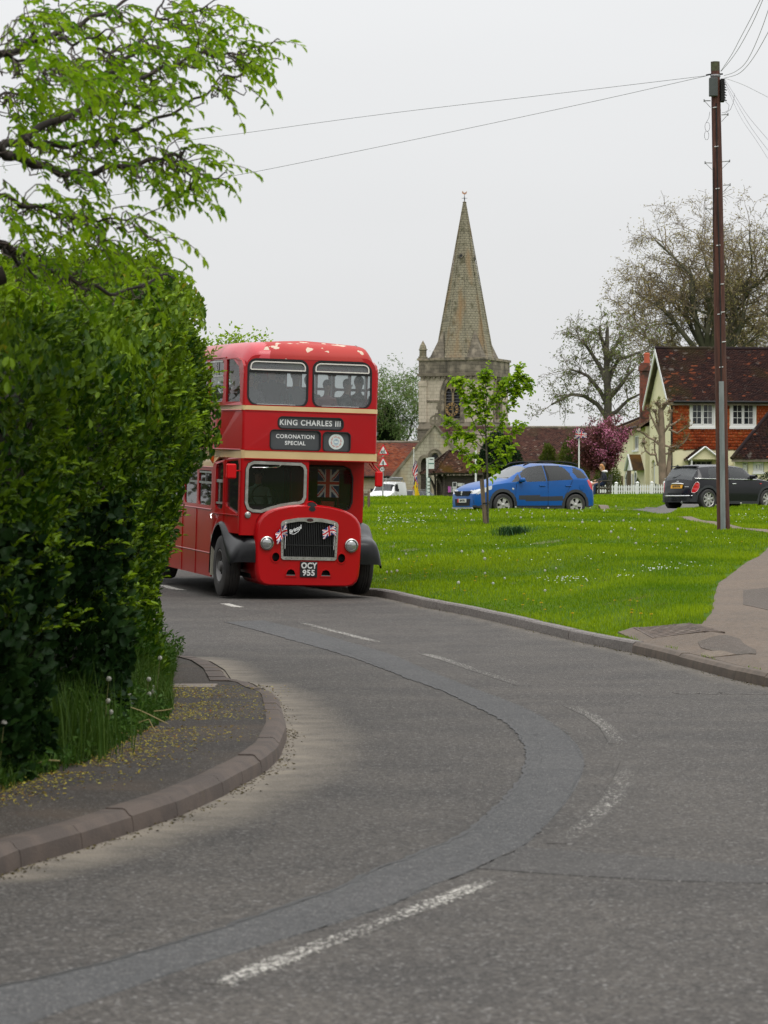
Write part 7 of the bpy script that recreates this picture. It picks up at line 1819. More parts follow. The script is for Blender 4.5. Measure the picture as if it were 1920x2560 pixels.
p = px(930,1262,212); VN.location = (p.x+.15,212,1.90); VN.rotation_euler = (0,0,R(-18)); VN.location = (-.35,210,1.92)
carbody(vn_spec,VN,{'body': ('body',M('van_white',(.70,.71,.70),rough=.35,coat=.4)),'clad': ('cladding',m_clad),'fwin': ('side_window',m_cglassd),'ws': ('windscreen',m_cglass)})
for s in (1,-1):
    for yc in (.8,3.4): alloy(VN,(s*.76,yc,.3),s,.3,.2,.18,'5',m_alloy)
    mb = MB(); mb.bbox(s*.84,s*1.02,1.3,1.42,1.1,1.3,.03); mb.build('door_mirror',m_dark,VN)
for k in range(3):
    mb = MB(); yy = 1.9+k*.8; mb.box(-.72,.72,yy-.03,yy+.03,1.90,1.94); mb.box(-.7,-.66,yy-.02,yy+.02,1.78,1.9); mb.box(.66,.7,yy-.02,yy+.02,1.78,1.9); mb.build('rack_bar',m_steel,VN)
LD = empty('ladder',VN.location+Vector((0,0,0)),VN.rotation_euler,label='aluminium ladder lying on the roof rack of the white van',cat='ladder')
for x_ in (-.55,-.2): mb = MB(); mb.box(x_-.025,x_+.025,1.3,4.0,1.95,2.03); mb.build('rail',m_alu,LD)
for k in range(10): mb = MB(); mb.box(-.53,-.22,1.4+k*.27,1.43+k*.27,1.97,2.0); mb.build('rung',m_alu,LD)
TBx = empty('roof_tube',VN.location+Vector((0,0,0)),VN.rotation_euler,label='grey tube carrier on the roof rack of the white van',cat='tube')
mb = MB(); mb.tube([(.45,1.2,2.03),(.45,3.8,2.03)],.09,12); mb.build('tube',m_steel,TBx,smooth=50)
mb = MB(); mb.box(-.75,.75,1.2,3.8,.4,.9); mb.build('floor',m_cint,VN)
mb = MB(); mb.tube([(.12,1.35,1.6),(.1,1.2,2.0),(.14,1.2,2.06)],.015,5); mb.build('aerial',m_white,VN)
# ---- dark grey estate seen from behind
def cls_es(y,z,x,reg):
    ax = abs(x)
    if reg == 'B' and z > 1.0 and z < 1.40 and (1.3 < y < 2.2 or 2.27 < y < 3.1 or 3.17 < y < 3.9): return 'win'
    if reg == 'C' and ax < .62 and y > 4.02 and z > 1.03: return 'rearglass'
    return 'body'
es_spec = dict(L=4.5,dy=.04,top=[(0,.6),(.1,.75),(1.1,.98),(1.9,1.42),(2.4,1.48),(3.8,1.46),(4.05,1.42),(4.38,1.0),(4.5,.6)],belt=[(0,.5),(.2,.75),(1.1,.92),(4.2,.97),(4.5,.6)],wid=[(0,.6),(.2,.8),(.6,.9),(4.1,.9),(4.4,.82),(4.5,.75)],roofw=[(0,.5),(1.1,.75),(1.9,.62),(3.9,.64),(4.35,.66),(4.5,.6)],low=[(0,.25),(4.5,.25)],wheels=(.9,3.6),arch=.36,wr=.32,classify=cls_es,cap=('body','body'))
ES = empty('parked_car',label='dark grey estate car seen from behind beyond the crest of the green',cat='car')
ES.location = (2.55,244,1.86); ES.rotation_euler = (0,0,R(180-35))
carbody(es_spec,ES,{'body': ('body',M('dark_grey_paint',(.045,.045,.055),rough=.3,coat=.6)),'win': ('side_window',m_cglass),'rearglass': ('rear_windscreen',m_cglassd)})
for s in (1,-1):
    mb = MB(); mb.tube([(s*.62,2.0,1.47),(s*.62,2.3,1.53),(s*.62,3.7,1.51),(s*.62,3.9,1.45)],.02,6); mb.build('roof_rail',m_steel,ES)
    for yc in (.9,3.6): alloy(ES,(s*.8,yc,.32),s,.32,.2,.18,'5',m_alloy)
bpy.context.view_layer.update()
q = ES.matrix_world @ Vector((0,4.4,1.0)); ES.location.x += px(1015,1240,q.y).x-q.x
# ================================================================ bench and people
DBN = 120.; b = px(1512,1249,DBN); zb_ = float(zgreen(b.x,DBN))
BN = empty('park_bench',(b.x,DBN,zb_-.03),label='weathered wooden park bench seen from its end behind the blue car',cat='bench')
m_bw = M('bench_wood',(.075,.062,.045),rough=.9,c2=(.045,.045,.03),scale=5,bump=.3,stretch=(1,6,6))
kx = DBN/F
for y0 in (0,1.45):
    mb = MB(); mb.box(-.27,-.20,y0-.035,y0+.035,0,.66); mb.build('front_leg',m_bw,BN)
    mb = MB(); mb.add([(.17,y0-.035,0),(.24,y0-.035,0),(.24,y0+.035,0),(.17,y0+.035,0),(.19,y0-.035,.45),(.26,y0-.035,.45),(.26,y0+.035,.45),(.19,y0+.035,.45),(.27,y0-.035,.93),(.33,y0-.035,.93),(.33,y0+.035,.93),(.27,y0+.035,.93)],[(0,1,2,3),(0,1,5,4),(1,2,6,5),(2,3,7,6),(3,0,4,7),(4,5,9,8),(5,6,10,9),(6,7,11,10),(7,4,8,11),(8,9,10,11)]); mb.build('rear_leg',m_bw,BN)
    mb = MB(); mb.bbox(-.31,.27,y0-.045,y0+.045,.63,.67,.01); mb.build('armrest',m_bw,BN)
    mb = MB(); mb.box(-.2,.2,y0-.02,y0+.02,.32,.38); mb.box(-.2,.2,y0-.02,y0+.02,.12,.17); mb.build('side_rail',m_bw,BN)
for k in range(5): mb = MB(); mb.box(-.25+k*.095,-.17+k*.095,0,1.45,.40,.425); mb.build('seat_slat',m_bw,BN)
for k in range(3): mb = MB(); T = Matrix.Translation((.235+.02*k,0,.52+k*.14)); mb.box(-.012,.012,0,1.45,0,.09,T=T); mb.build('back_slat',m_bw,BN)
hood = M('cloth_white',(.7,.68,.68),rough=.9)
w1 = seated('person',(b.x+.08,DBN+.28,zb_+.40),R(-90),cl('dark_navy',(.018,.02,.035)),M('cloth_jeans',(.02,.035,.085),rough=.9),M('strawberry_hair',(.42,.19,.06),rough=.6),'blonde woman in a dark jacket with a white hood reading on the bench',None,1.0,.14,long=.22)
mb = MB()
blob('hood',(0,-.06,.585),(.15,.12,.06),hood,w1,10)
w2 = seated('person',(b.x+.02,DBN+.95,zb_+.42),R(-90),cl('black_top',(.02,.018,.018)),M('skin',()),M('brown_hair',()),'brown haired person with bare knees sitting beyond the blonde woman on the bench',None,1.08,.0)
# ================================================================ church
def brickmat(name,c1,c2,mortar,bw,bh,ms=.012,offs=.5,rough=.9,c3=None,s3=1.,lo3=.5,hi3=.65,bump=.3,scale=1.,axis='XZ',streak=None,var=0.):
    """coursed stone / tile colour; courses run in object z"""
    m,N,L,b = newmat(name); b.inputs['Roughness'].default_value = rough; b.inputs['Specular IOR Level'].default_value = .25
    tc = N.new('ShaderNodeTexCoord'); sp = N.new('ShaderNodeSeparateXYZ'); L.new(tc.outputs['Object'],sp.inputs[0])
    ad = N.new('ShaderNodeMath'); ad.operation = 'ADD'; L.new(sp.outputs[0],ad.inputs[0]); L.new(sp.outputs[1],ad.inputs[1])
    cb = N.new('ShaderNodeCombineXYZ'); L.new(ad.outputs[0],cb.inputs[0]); L.new(sp.outputs[2],cb.inputs[1])
    br = N.new('ShaderNodeTexBrick'); L.new(cb.outputs[0],br.inputs['Vector']); br.inputs['Scale'].default_value = 1
    br.inputs['Brick Width'].default_value = bw; br.inputs['Row Height'].default_value = bh; br.inputs['Mortar Size'].default_value = ms; br.offset = offs
    br.inputs['Color1'].default_value = c4(c1); br.inputs['Color2'].default_value = c4(c2); br.inputs['Mortar'].default_value = c4(mortar)
    cur = br.outputs['Color']
    def noisemix(cur,cc,s,lo,hi,st=None):
        n = N.new('ShaderNodeTexNoise'); n.inputs['Scale'].default_value = s; n.inputs['Detail'].default_value = 6
        if st: mp = N.new('ShaderNodeMapping'); mp.inputs['Scale'].default_value = st; L.new(tc.outputs['Object'],mp.inputs[0]); L.new(mp.outputs[0],n.inputs['Vector'])
        else: L.new(tc.outputs['Object'],n.inputs['Vector'])
        r_ = N.new('ShaderNodeMapRange'); L.new(n.outputs[0],r_.inputs[0]); r_.inputs[1].default_value = lo; r_.inputs[2].default_value = hi
        x = N.new('ShaderNodeMix'); x.data_type = 'RGBA'; L.new(r_.outputs[0],x.inputs[0]); L.new(cur,x.inputs[6]); x.inputs[7].default_value = c4(cc); return x.outputs[2]
    if c3: cur = noisemix(cur,c3,s3,lo3,hi3)
    if streak: cur = noisemix(cur,streak,1.1,.52,.75,(1,1,.18))
    L.new(cur,b.inputs['Base Color'])
    bn = N.new('ShaderNodeBump'); bn.inputs['Strength'].default_value = bump; bn.inputs['Distance'].default_value = .02; L.new(br.outputs['Fac'],bn.inputs['Height']); bn.invert = True; L.new(bn.outputs[0],b.inputs['Normal'])
    return m
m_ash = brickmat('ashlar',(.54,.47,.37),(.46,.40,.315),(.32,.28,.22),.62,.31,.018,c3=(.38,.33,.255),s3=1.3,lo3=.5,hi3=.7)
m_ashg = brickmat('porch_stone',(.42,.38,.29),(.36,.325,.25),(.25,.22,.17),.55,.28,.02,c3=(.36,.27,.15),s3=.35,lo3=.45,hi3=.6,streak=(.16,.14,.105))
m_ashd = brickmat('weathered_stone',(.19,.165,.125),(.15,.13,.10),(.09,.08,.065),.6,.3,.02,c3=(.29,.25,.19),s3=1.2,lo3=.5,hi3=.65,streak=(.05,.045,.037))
m_spire = brickmat('spire_stone',(.30,.27,.19),(.255,.23,.165),(.17,.155,.115),.45,.22,.03,c3=(.12,.11,.07),s3=1.7,lo3=.54,hi3=.68,streak=(.27,.175,.09),bump=.8)
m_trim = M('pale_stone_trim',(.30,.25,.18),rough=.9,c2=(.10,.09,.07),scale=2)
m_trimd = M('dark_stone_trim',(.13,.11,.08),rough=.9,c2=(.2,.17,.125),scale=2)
m_slate = M('window_dark',(.02,.022,.025),rough=.3)
m_gold = M('clock_gold',(.38,.23,.08),rough=.5)
m_oak = M('dark_timber',(.075,.06,.048),rough=.9,c2=(.04,.033,.027),scale=4,stretch=(1,1,6))
# ---- tiled roof: one tile mesh list on a quad; tiles are true pieces, joined
def tiles(name,A,B,C,D,w_,h_,mat,parent,cols,seed=1,moss=None,th=.02,lift=.03,origin=None,kind='stuff'):
    """quad A(bottom-left) B(bottom-right) C(top-right) D(top-left); rows of lapped tiles with own shade"""
    A,B,C,D = [np.array(p,float) for p in (A,B,C,D)]
    r_ = np.random.default_rng(seed); hl = np.linalg.norm(D-A); hr = np.linalg.norm(C-B); nr = max(1,int(max(hl,hr)/h_)); wmax = max(np.linalg.norm(B-A),np.linalg.norm(C-D))
    nrm = np.cross(B-A,D-A); nrm /= np.linalg.norm(nrm); V,Fa,T = [],[],[]
    nc = max(1,int(wmax/w_))
    for i in range(nr):
        v0 = i/nr; v1 = (i+1.25)/nr; off = .5*(i % 2)
        k = np.arange(-1,nc+1); u0 = (k+off)/nc; u1 = (k+off+.94)/nc; u0 = np.clip(u0,0,1); u1 = np.clip(u1,0,1); ok = u1-u0 > .15/nc; u0,u1 = u0[ok],u1[ok]; n = len(u0)
        def P(u,v): v = min(v,1.02); a = A+(D-A)*v; b = B+(C-B)*v; return a[None]+(b-a)[None]*u[:,None]
        jt = r_.normal(0,.006,(n,1))*nrm; jr = r_.normal(0,.012,(n,1))*(D-A)/max(hl,.1)
        b0 = P(u0,v0)+nrm*(lift+th)+jt+jr; b1 = P(u1,v0)+nrm*(lift+th)-jt+jr; t1 = P(u1,v1)+nrm*.006; t0 = P(u0,v1)+nrm*.006; c0 = P(u0,v0)+nrm*lift*.2+jr; c1 = P(u1,v0)+nrm*lift*.2+jr
        V.append(np.stack([b0,b1,t1,t0,c0,c1],1).reshape(-1,3)); base = sum(len(x) for x in V[:-1]); ii = base+np.arange(n)*6
        Fa.append(np.stack([ii,ii+1,ii+2,ii+3],1)); Fa.append(np.stack([ii+4,ii+5,ii+1,ii],1))
        mid = (b0+t1)/2; q = fbm(mid,seed+5,3,.8)*.5+fbm(mid,seed+6,2,3)*.3; tt = np.clip(.45+.35*q+r_.normal(0,.22,n),0,1); T += [tt,tt]
    V = np.concatenate(V); Fa = np.concatenate(Fa); T = np.concatenate(T)
    if origin is not None: V = V-np.array(origin)
    return np_mesh(name,V,Fa,mat,parent,tint=T,kind=kind)
def tilemat(name,stops,moss=None,mscale=.5,mlo=.5,mhi=.7,lichen=None):
    m,N,L,b = newmat(name); b.inputs['Roughness'].default_value = .9; b.inputs['Specular IOR Level'].default_value = .2
    a = N.new('ShaderNodeAttribute'); a.attribute_name = 'tint'; cr = N.new('ShaderNodeValToRGB'); L.new(a.outputs['Fac'],cr.inputs[0]); e = cr.color_ramp.elements
    e[0].position = stops[0][0]; e[0].color = c4(stops[0][1]); e[1].position = stops[-1][0]; e[1].color = c4(stops[-1][1])
    for p,c in stops[1:-1]: x = e.new(p); x.color = c4(c)
    cur = cr.outputs[0]; tc = N.new('ShaderNodeTexCoord')
    for cc,s,lo,hi in ([(moss,mscale,mlo,mhi)] if moss else [])+([(lichen,2.2,.64,.70)] if lichen else []):
        n = N.new('ShaderNodeTexNoise'); n.inputs['Scale'].default_value = s; n.inputs['Detail'].default_value = 8; L.new(tc.outputs['Object'],n.inputs['Vector'])
        r_ = N.new('ShaderNodeMapRange'); L.new(n.outputs[0],r_.inputs[0]); r_.inputs[1].default_value = lo; r_.inputs[2].default_value = hi
        x = N.new('ShaderNodeMix'); x.data_type = 'RGBA'; L.new(r_.outputs[0],x.inputs[0]); L.new(cur,x.inputs[6]); x.inputs[7].default_value = c4(cc); cur = x.outputs[2]
    L.new(cur,b.inputs['Base Color']); return m
m_tor = tilemat('orange_tiles',[(0,(.06,.03,.03)),(.35,(.20,.055,.03)),(.7,(.30,.085,.04)),(1,(.26,.11,.07))],moss=(.11,.055,.05),mscale=.25)
m_tbr = tilemat('brown_tiles',[(0,(.035,.02,.018)),(.5,(.085,.04,.032)),(.9,(.12,.055,.04)),(1,(.22,.16,.13))],moss=(.06,.045,.025),mscale=.5,mlo=.52,mhi=.7,lichen=(.22,.19,.16))
m_tly = tilemat('lychgate_tiles',[(0,(.03,.017,.013)),(.5,(.09,.045,.03)),(.85,(.16,.075,.045)),(1,(.30,.22,.16))],moss=(.10,.055,.012),mscale=.8,mlo=.5,mhi=.65,lichen=(.28,.22,.17))
CH = empty('church',(0,0,0),label='stone village church with square clock tower and tall octagonal spire',cat='church')
PH = math.atan(.378); cP,sP = math.cos(PH),math.sin(PH); DT = 270.; TW = 6.2
C0 = Vector(((1215-960)/F*DT,DT,0))
ux = Vector((cP,-sP,0)); uy = Vector((sP,cP,0))     # along left face towards right, and back along right face
TO_ = C0-ux*TW                                         # left front corner
TT = Matrix(((ux.x,uy.x,0,TO_.x),(ux.y,uy.y,0,TO_.y),(0,0,1,0),(0,0,0,1)))
tw = empty('tower'); tw.parent = CH; tw.matrix_local = TT
def part(mb,name,mat,par=None,smooth=None,kind=None): return mb.build(name,mat,par or tw,smooth=smooth,kind=kind)
zz = lambda y: (1280-y)/(F/DT)+EYE
ZP,ZS,ZM,ZB = zz(895),zz(936),zz(1001),zz(1057)
# walls with belfry windows cut (left face y=0 and right face x=TW)
def pointed(cx,w_,z0,zs,n=7):
    h = w_*.95; P = [(cx-w_/2,z0),(cx+w_/2,z0)]
    for k in range(n+1): t = k/n; a = t*math.acos(.5)*.0; P.append((cx+w_/2*math.cos(t*math.pi/2)**.9 if t < 1 else cx,zs+h*math.sin(t*math.pi/2)**1.1))
    for k in range(n-1,-1,-1): t = k/n; P.append((cx-w_/2*math.cos(t*math.pi/2)**.9,zs+h*math.sin(t*math.pi/2)**1.1))
    return P
wA = pointed(3.03,1.62,zz(1046),zz(990)); wB = pointed(3.1,1.62,zz(1046),zz(990))
mb = MB(); mb.plate([(0,ZB),(TW,ZB),(TW,ZS),(0,ZS)],[wA],lambda u,v,w_: (u,w_,v),.5); part(mb,'wall',m_ash)
mb = MB(); mb.plate([(0.0,ZB),(TW,ZB),(TW,ZS),(0.0,ZS)],[wB],lambda u,v,w_: (TW-w_+.001,u+.002,v),.5); part(mb,'wall',m_ash)
mb = MB(); mb.box(.0,.5,.52,TW,ZB,ZS); mb.box(.5,TW-.5,TW-.5,TW,ZB,ZS); part(mb,'wall',m_ash)
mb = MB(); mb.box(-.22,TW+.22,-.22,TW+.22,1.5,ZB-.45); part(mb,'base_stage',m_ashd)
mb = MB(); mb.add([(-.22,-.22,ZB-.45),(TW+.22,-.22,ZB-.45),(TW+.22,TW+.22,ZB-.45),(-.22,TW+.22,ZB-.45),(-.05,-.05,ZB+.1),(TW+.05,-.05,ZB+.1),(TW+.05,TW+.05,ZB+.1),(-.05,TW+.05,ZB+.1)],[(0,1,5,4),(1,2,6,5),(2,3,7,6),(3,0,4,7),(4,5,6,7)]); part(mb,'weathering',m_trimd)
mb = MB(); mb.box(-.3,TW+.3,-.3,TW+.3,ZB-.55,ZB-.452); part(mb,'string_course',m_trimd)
mb = MB(); mb.box(-.08,2.15,-.08,.1,ZM-.08,ZM+.08); mb.box(3.92,TW+.1,-.08,.1,ZM-.08,ZM+.08); mb.box(TW-.1,TW+.08,-.0,2.2,ZM-.08,ZM+.08); mb.box(TW-.1,TW+.08,4.0,TW,ZM-.08,ZM+.08); part(mb,'string_course',m_trimd)
# parapet
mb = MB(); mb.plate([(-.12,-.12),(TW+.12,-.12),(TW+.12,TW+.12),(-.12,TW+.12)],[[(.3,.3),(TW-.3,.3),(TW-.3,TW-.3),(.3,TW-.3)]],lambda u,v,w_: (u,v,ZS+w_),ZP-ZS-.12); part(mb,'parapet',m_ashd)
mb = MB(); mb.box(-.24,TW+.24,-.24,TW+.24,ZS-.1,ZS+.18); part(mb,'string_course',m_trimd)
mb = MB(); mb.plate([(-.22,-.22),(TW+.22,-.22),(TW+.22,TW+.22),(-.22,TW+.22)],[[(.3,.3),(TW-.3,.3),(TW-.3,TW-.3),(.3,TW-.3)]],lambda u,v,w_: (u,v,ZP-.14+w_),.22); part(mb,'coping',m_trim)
mb = MB()
for k in range(12): x = .35+k*.5; mb = MB(); mb.box(x-.09,x+.09,-.2,.02,ZS-.32,ZS-.1); part(mb,'corbel',m_trimd)
for k in range(12): x = .35+k*.5; mb = MB(); mb.box(TW-.02,TW+.2,x-.09,x+.09,ZS-.32,ZS-.1); part(mb,'corbel',m_trimd)
# clasping buttress on left
mb = MB(); mb.box(-.12,.62,-.14,.5,ZB+.1,ZS-.5); mb.box(-.16,.66,-.18,.5,ZS-.95,ZS-.6); part(mb,'buttress',m_ash)
mb = MB(); mb.box(TW-.35,TW+.1,-.1,.35,ZB+.1,ZS-.4); part(mb,'buttress',m_ash)
# pinnacle
mb = MB(); T = Matrix.Translation((.18,.18,ZP+.08)); mb.box(-.33,.33,-.33,.33,0,.16,T=T); mb.box(-.25,.25,-.25,.25,.16,.72,T=T); mb.box(-.3,.3,-.3,.3,.72,.82,T=T)
mb.add([T @ Vector(p) for p in ((-.27,-.27,.82),(.27,-.27,.82),(.27,.27,.82),(-.27,.27,.82),(-.2,-.2,1.15),(.2,-.2,1.15),(.2,.2,1.15),(-.2,.2,1.15),(0,0,1.62))],[(0,1,5,4),(1,2,6,5),(2,3,7,6),(3,0,4,7),(4,5,8),(5,6,8),(6,7,8),(7,4,8)]); part(mb,'pinnacle',m_spire)
# belfry window dressing, left and right face
def facefn(face): return (lambda u,v,w_: (u,w_,v)) if face == 0 else (lambda u,v,w_: (TW-w_,u,v))
for face,wp,cx in ((0,wA,3.03),(1,wB,3.1)):
    f_ = facefn(face)
    mb = MB(); mb.plate(inset(wp,-.26),[inset(wp,.02)],lambda u,v,w_: f_(u,v,w_-.07),.2); fr_ = part(mb,'window',m_trim)
    mb = MB(); mb.plate(inset(wp,-.34),[inset(wp,-.26)],lambda u,v,w_: f_(u,v,w_-.12),.2); part(mb,'hood_mould',m_trimd,fr_)
    mb = MB(); mb.plate(inset(wp,-.01),[],lambda u,v,w_: f_(u,v,w_+.42),.03); part(mb,'louvre_backing',m_slate,fr_)
    l1 = pointed(cx-.38,.58,zz(1046)+.02,zz(985)); l2 = pointed(cx+.38,.58,zz(1046)+.02,zz(985))
    slot = [(cx-.07,zz(980)),(cx+.07,zz(980)),(cx+.07,zz(970)),(cx-.07,zz(970))]
    hd = [p for p in inset(wp,.03)]
    mb = MB(); mb.plate(hd,[inset(l1,.0),inset(l2,.0),slot],lambda u,v,w_: f_(u,v,w_+.12),.14); part(mb,'tracery',M('tracery_stone',(.26,.20,.115),rough=.9,c2=(.2,.16,.1),scale=3),fr_)
    for k in range(9):
        z_ = zz(1046)+.15+k*.27
        for c_ in (-.38,.38): mb = MB(); mb.add([f_(cx+c_-.29,z_,.2),f_(cx+c_+.29,z_,.2),f_(cx+c_+.29,z_+.16,.34),f_(cx+c_-.29,z_+.16,.34)],[(0,1,2,3)]); part(mb,'louvre',M('louvre_slate',(.05,.05,.055),rough=.6),fr_)
# quoin stones beside window (irregular)
for k,(dx_,z_) in enumerate(((-1.25,zz(1010)),(-1.35,zz(1018)),(-1.2,zz(1026)),(-1.5,zz(1035)),(-1.25,zz(1043)))):
    mb = MB(); mb.box(3.03+dx_-.15,3.03-1.08,-.03,.1,z_-.15,z_+.14); part(mb,'quoin',m_trimd)
# clock
zc_ = zz(1022.5); cx = 3.03
ck = MB(); ck.lathe([(0,0),(.44,0),(.44,.04),(0,.04)],32,T=Matrix.Translation((cx,-.02,zc_)) @ Matrix.Rotation(R(90),4,'X')); 
ck = MB(); ck.lathe([(.36,-.02),(.60,-.02),(.60,.04),(.36,.04),(.36,-.02)],36,T=Matrix.Translation((cx,-.06,zc_)) @ Matrix.Rotation(R(90),4,'X')); clk_ = part(ck,'clock',M('clock_black',(.012,.012,.014),rough=.5))
mb = MB()
for r_ in (.37,.585): mb = MB(); mb.lathe([(r_,.04),(r_+.02,.04),(r_+.02,.055),(r_,.055),(r_,.04)],36,T=Matrix.Translation((cx,-.06,zc_)) @ Matrix.Rotation(R(90),4,'X')); part(mb,'gold_ring',m_gold,clk_)
nums = ['XII','I','II','III','IIII','V','VI','VII','VIII','IX','X','XI']
for k,nm_ in enumerate(nums):
    a = math.pi/2-2*math.pi*k/12; d = Vector((math.cos(a),0,math.sin(a))); t = Vector((math.sin(a),0,-math.cos(a))); 
    text_mesh(nm_,.22,m_gold,clk_,frameT(Vector((cx,-.115,zc_))+d*.48,t,d),name='numeral',bold=.012,xs=.8)
mb = MB(); mb.box(cx-.02,cx+.02,-.15,-.13,zc_-.1,zc_+.42,T=None); part(mb,'minute_hand',m_gold,clk_); mb = MB(); mb.box(cx-.22,cx+.03,-.15,-.13,zc_-.02,zc_+.02); part(mb,'hour_hand',m_gold,clk_)
# spire
cxs = cys = TW/2; ZT = zz(500)+.2; z0 = ZP-.3
def octr(r_,z_,rot=22.5): return [(cxs+r_*math.cos(R(rot+45*k)),cys+r_*math.sin(R(rot+45*k)),z_) for k in range(8)]
R0 = 2.52
mb = MB(); mb.grid([octr(R0+.25,z0),octr(R0,z0+.9),octr(R0*.73,z0+.9+(ZT-z0-.9)*.27),octr(R0*.40,z0+.9+(ZT-z0-.9)*.60),octr(.09,ZT)],wrap=True); sp_ = part(mb,'spire',m_spire)
for k in range(8):
    a = R(22.5+45*k); mb = MB(); mb.tube([(cxs+(R0+.02)*math.cos(a),cys+(R0+.02)*math.sin(a),z0+.9),(cxs+.1*math.cos(a),cys+.1*math.sin(a),ZT)],[.07,.04],5); part(mb,'rib',m_spire,sp_)
for (sx,sy) in ((-1,-1),(1,-1),(1,1),(-1,1)):   # broaches
    P0 = (cxs+sx*2.62,cys+sy*2.62,z0); ap = (cxs+sx*1.50,cys+sy*1.50,z0+2.9)
    Pa = (cxs+sx*2.62,cys+sy*.98,z0); Pb = (cxs+sx*.98,cys+sy*2.62,z0)
    mb = MB(); mb.add([P0,Pa,Pb,ap],[(0,1,3),(0,3,2),(0,2,1)]); part(mb,'broach',m_ashd)
for kx_,h in ((-90,zz(632)),(0,zz(636))):
    a = R(kx_); rr_ = R0*.924*(ZT-h)/(ZT-z0-.9)+.05; T = Matrix.Translation((cxs+rr_*math.cos(a),cys+rr_*math.sin(a),h)) @ Matrix.Rotation(a,4,'Z') @ Matrix.Rotation(R(90),4,'Y')
    mb = MB(); mb.lathe([(.26,-.05),(.26,.08),(.17,.08),(.17,-.05)],4,T=T); q_ = part(mb,'spire_light',m_trim,sp_)
    mb = MB()
    for j in range(4): mb = MB(); mb.lathe([(0,.0),(.085,.0),(.085,.05),(0,.05)],8,T=T @ Matrix.Translation((.08*math.cos(R(90*j)),.08*math.sin(R(90*j)),0))); part(mb,'quatrefoil',m_slate,q_)
mb = MB(); mb.lathe([(0,0),(.14,.02),(.2,.1),(.1,.16),(.05,.2)],10,T=Matrix.Translation((cxs,cys,ZT-.1))); part(mb,'finial',m_trimd)
mb = MB(); c = Vector((cxs,cys,0)); V_ = lambda x,z: tuple(c+ux.xyz*0+Vector((x*cP,x*sP,z))); zr_ = zz(474)
mb.tube([V_(0,ZT),V_(0,zz(486)),V_(0,zr_)],[.05,.04,.02],6); mb.tube([V_(-.25,zz(484)),V_(.25,zz(484))],.02,5); mb.tube([(cxs,cys-.25,zz(484)),(cxs,cys+.25,zz(484))],.02,5); mb.lathe([(0,-.08),(.1,0),(0,.08)],8,T=Matrix.Translation((cxs,cys,zz(484)))); vn = part(mb,'weather_vane',M('iron',(.06,.07,.08),rough=.6))
mb = MB(); mb.plate([(-.25,.12),(-.16,.06),(-.08,.0),(.08,.0),(.2,.12),(.2,.28),(.12,.2),(.05,.14),(-.06,.14),(-.12,.2),(-.16,.30),(-.22,.26),(-.2,.2)],[],lambda u,v,w_: V_(u,zr_+v)[:1]+(V_(u,zr_+v)[1]+w_,zr_+v),.04); part(mb,'cockerel',M('gilt_copper',(.45,.22,.12),rough=.5),vn)
# ---- body of the church: roofs and gable ----------------------------------------
def wp(x,y,D): return tuple(px(x,y,D))
def roofplane(A,B,C,D_,mat,seed,w_=.24,h_=.16,name='roof'):
    mb = MB(); n = (Vector(B)-Vector(A)).cross(Vector(D_)-Vector(A)).normalized(); pts = [Vector(p) for p in (A,B,C,D_)]
    mb.add([p-n*.0 for p in pts]+[p-n*.2 for p in pts],[(0,1,2,3),(7,6,5,4),(0,4,5,1),(1,5,6,2),(2,6,7,3),(3,7,4,0)]); rf = mb.build(name,m_trimd,CH)
    tiles('roof_tiles',A,B,C,D_,w_,h_,mat,rf,None,seed); return rf
# left nave (orange): ridge y 1106 from x 640 to 1046, eaves y 1190
rl_ = roofplane(wp(640,1190,263),wp(1040,1190,263),wp(1046,1108,267.5),wp(640,1108,267.5),m_tor,3)
mb = MB(); a = Vector(wp(640,1105.5,267.6)); b = Vector(wp(1047,1105.5,267.6)); mb.tube([a,b],.13,8); mb.build('ridge',m_trimd,CH,smooth=60)
mb = MB(); a = Vector(wp(640,1192,263.1)); b = Vector(wp(990,1192,263.1)); mb.tube([a,b],.1,6); mb.build('gutter',m_dark,CH,smooth=60)
mb = MB(); a = wp(640,1192,263.6); b = wp(1000,1192,263.6); mb.box(a[0],b[0],263.4,264,1.,a[2]); mb.build('nave_wall',m_ashg,CH)
# right part (brown): ridge y 1069
rr1 = roofplane(wp(1278,1200,262),wp(1560,1200,262),wp(1560,1071,268.5),wp(1258,1071,268.5),m_tbr,4)
mb = MB(); a = Vector(wp(1256,1068.5,268.6)); b = Vector(wp(1560,1068.5,268.6)); mb.tube([a,b],.13,8); mb.build('ridge',m_trimd,CH,smooth=60)
mb = MB(); a = wp(1278,1200,262.3); b = wp(1560,1200,262.3); mb.box(a[0],b[0],262.3,268.4,1.,a[2]-.1); mb.build('chancel_wall',m_ashg,CH)
rr2 = roofplane(wp(1100,1198,260),wp(1292,1198,260),wp(1236,1066,266.0),wp(1076,1066,266.8),m_tbr,5)
mb = MB(); a = wp(1100,1198,260.2); b = wp(1290,1198,260.2); mb.box(a[0],b[0],260.2,265.5,1.,a[2]-.1); mb.build('aisle_wall',m_ashg,CH)
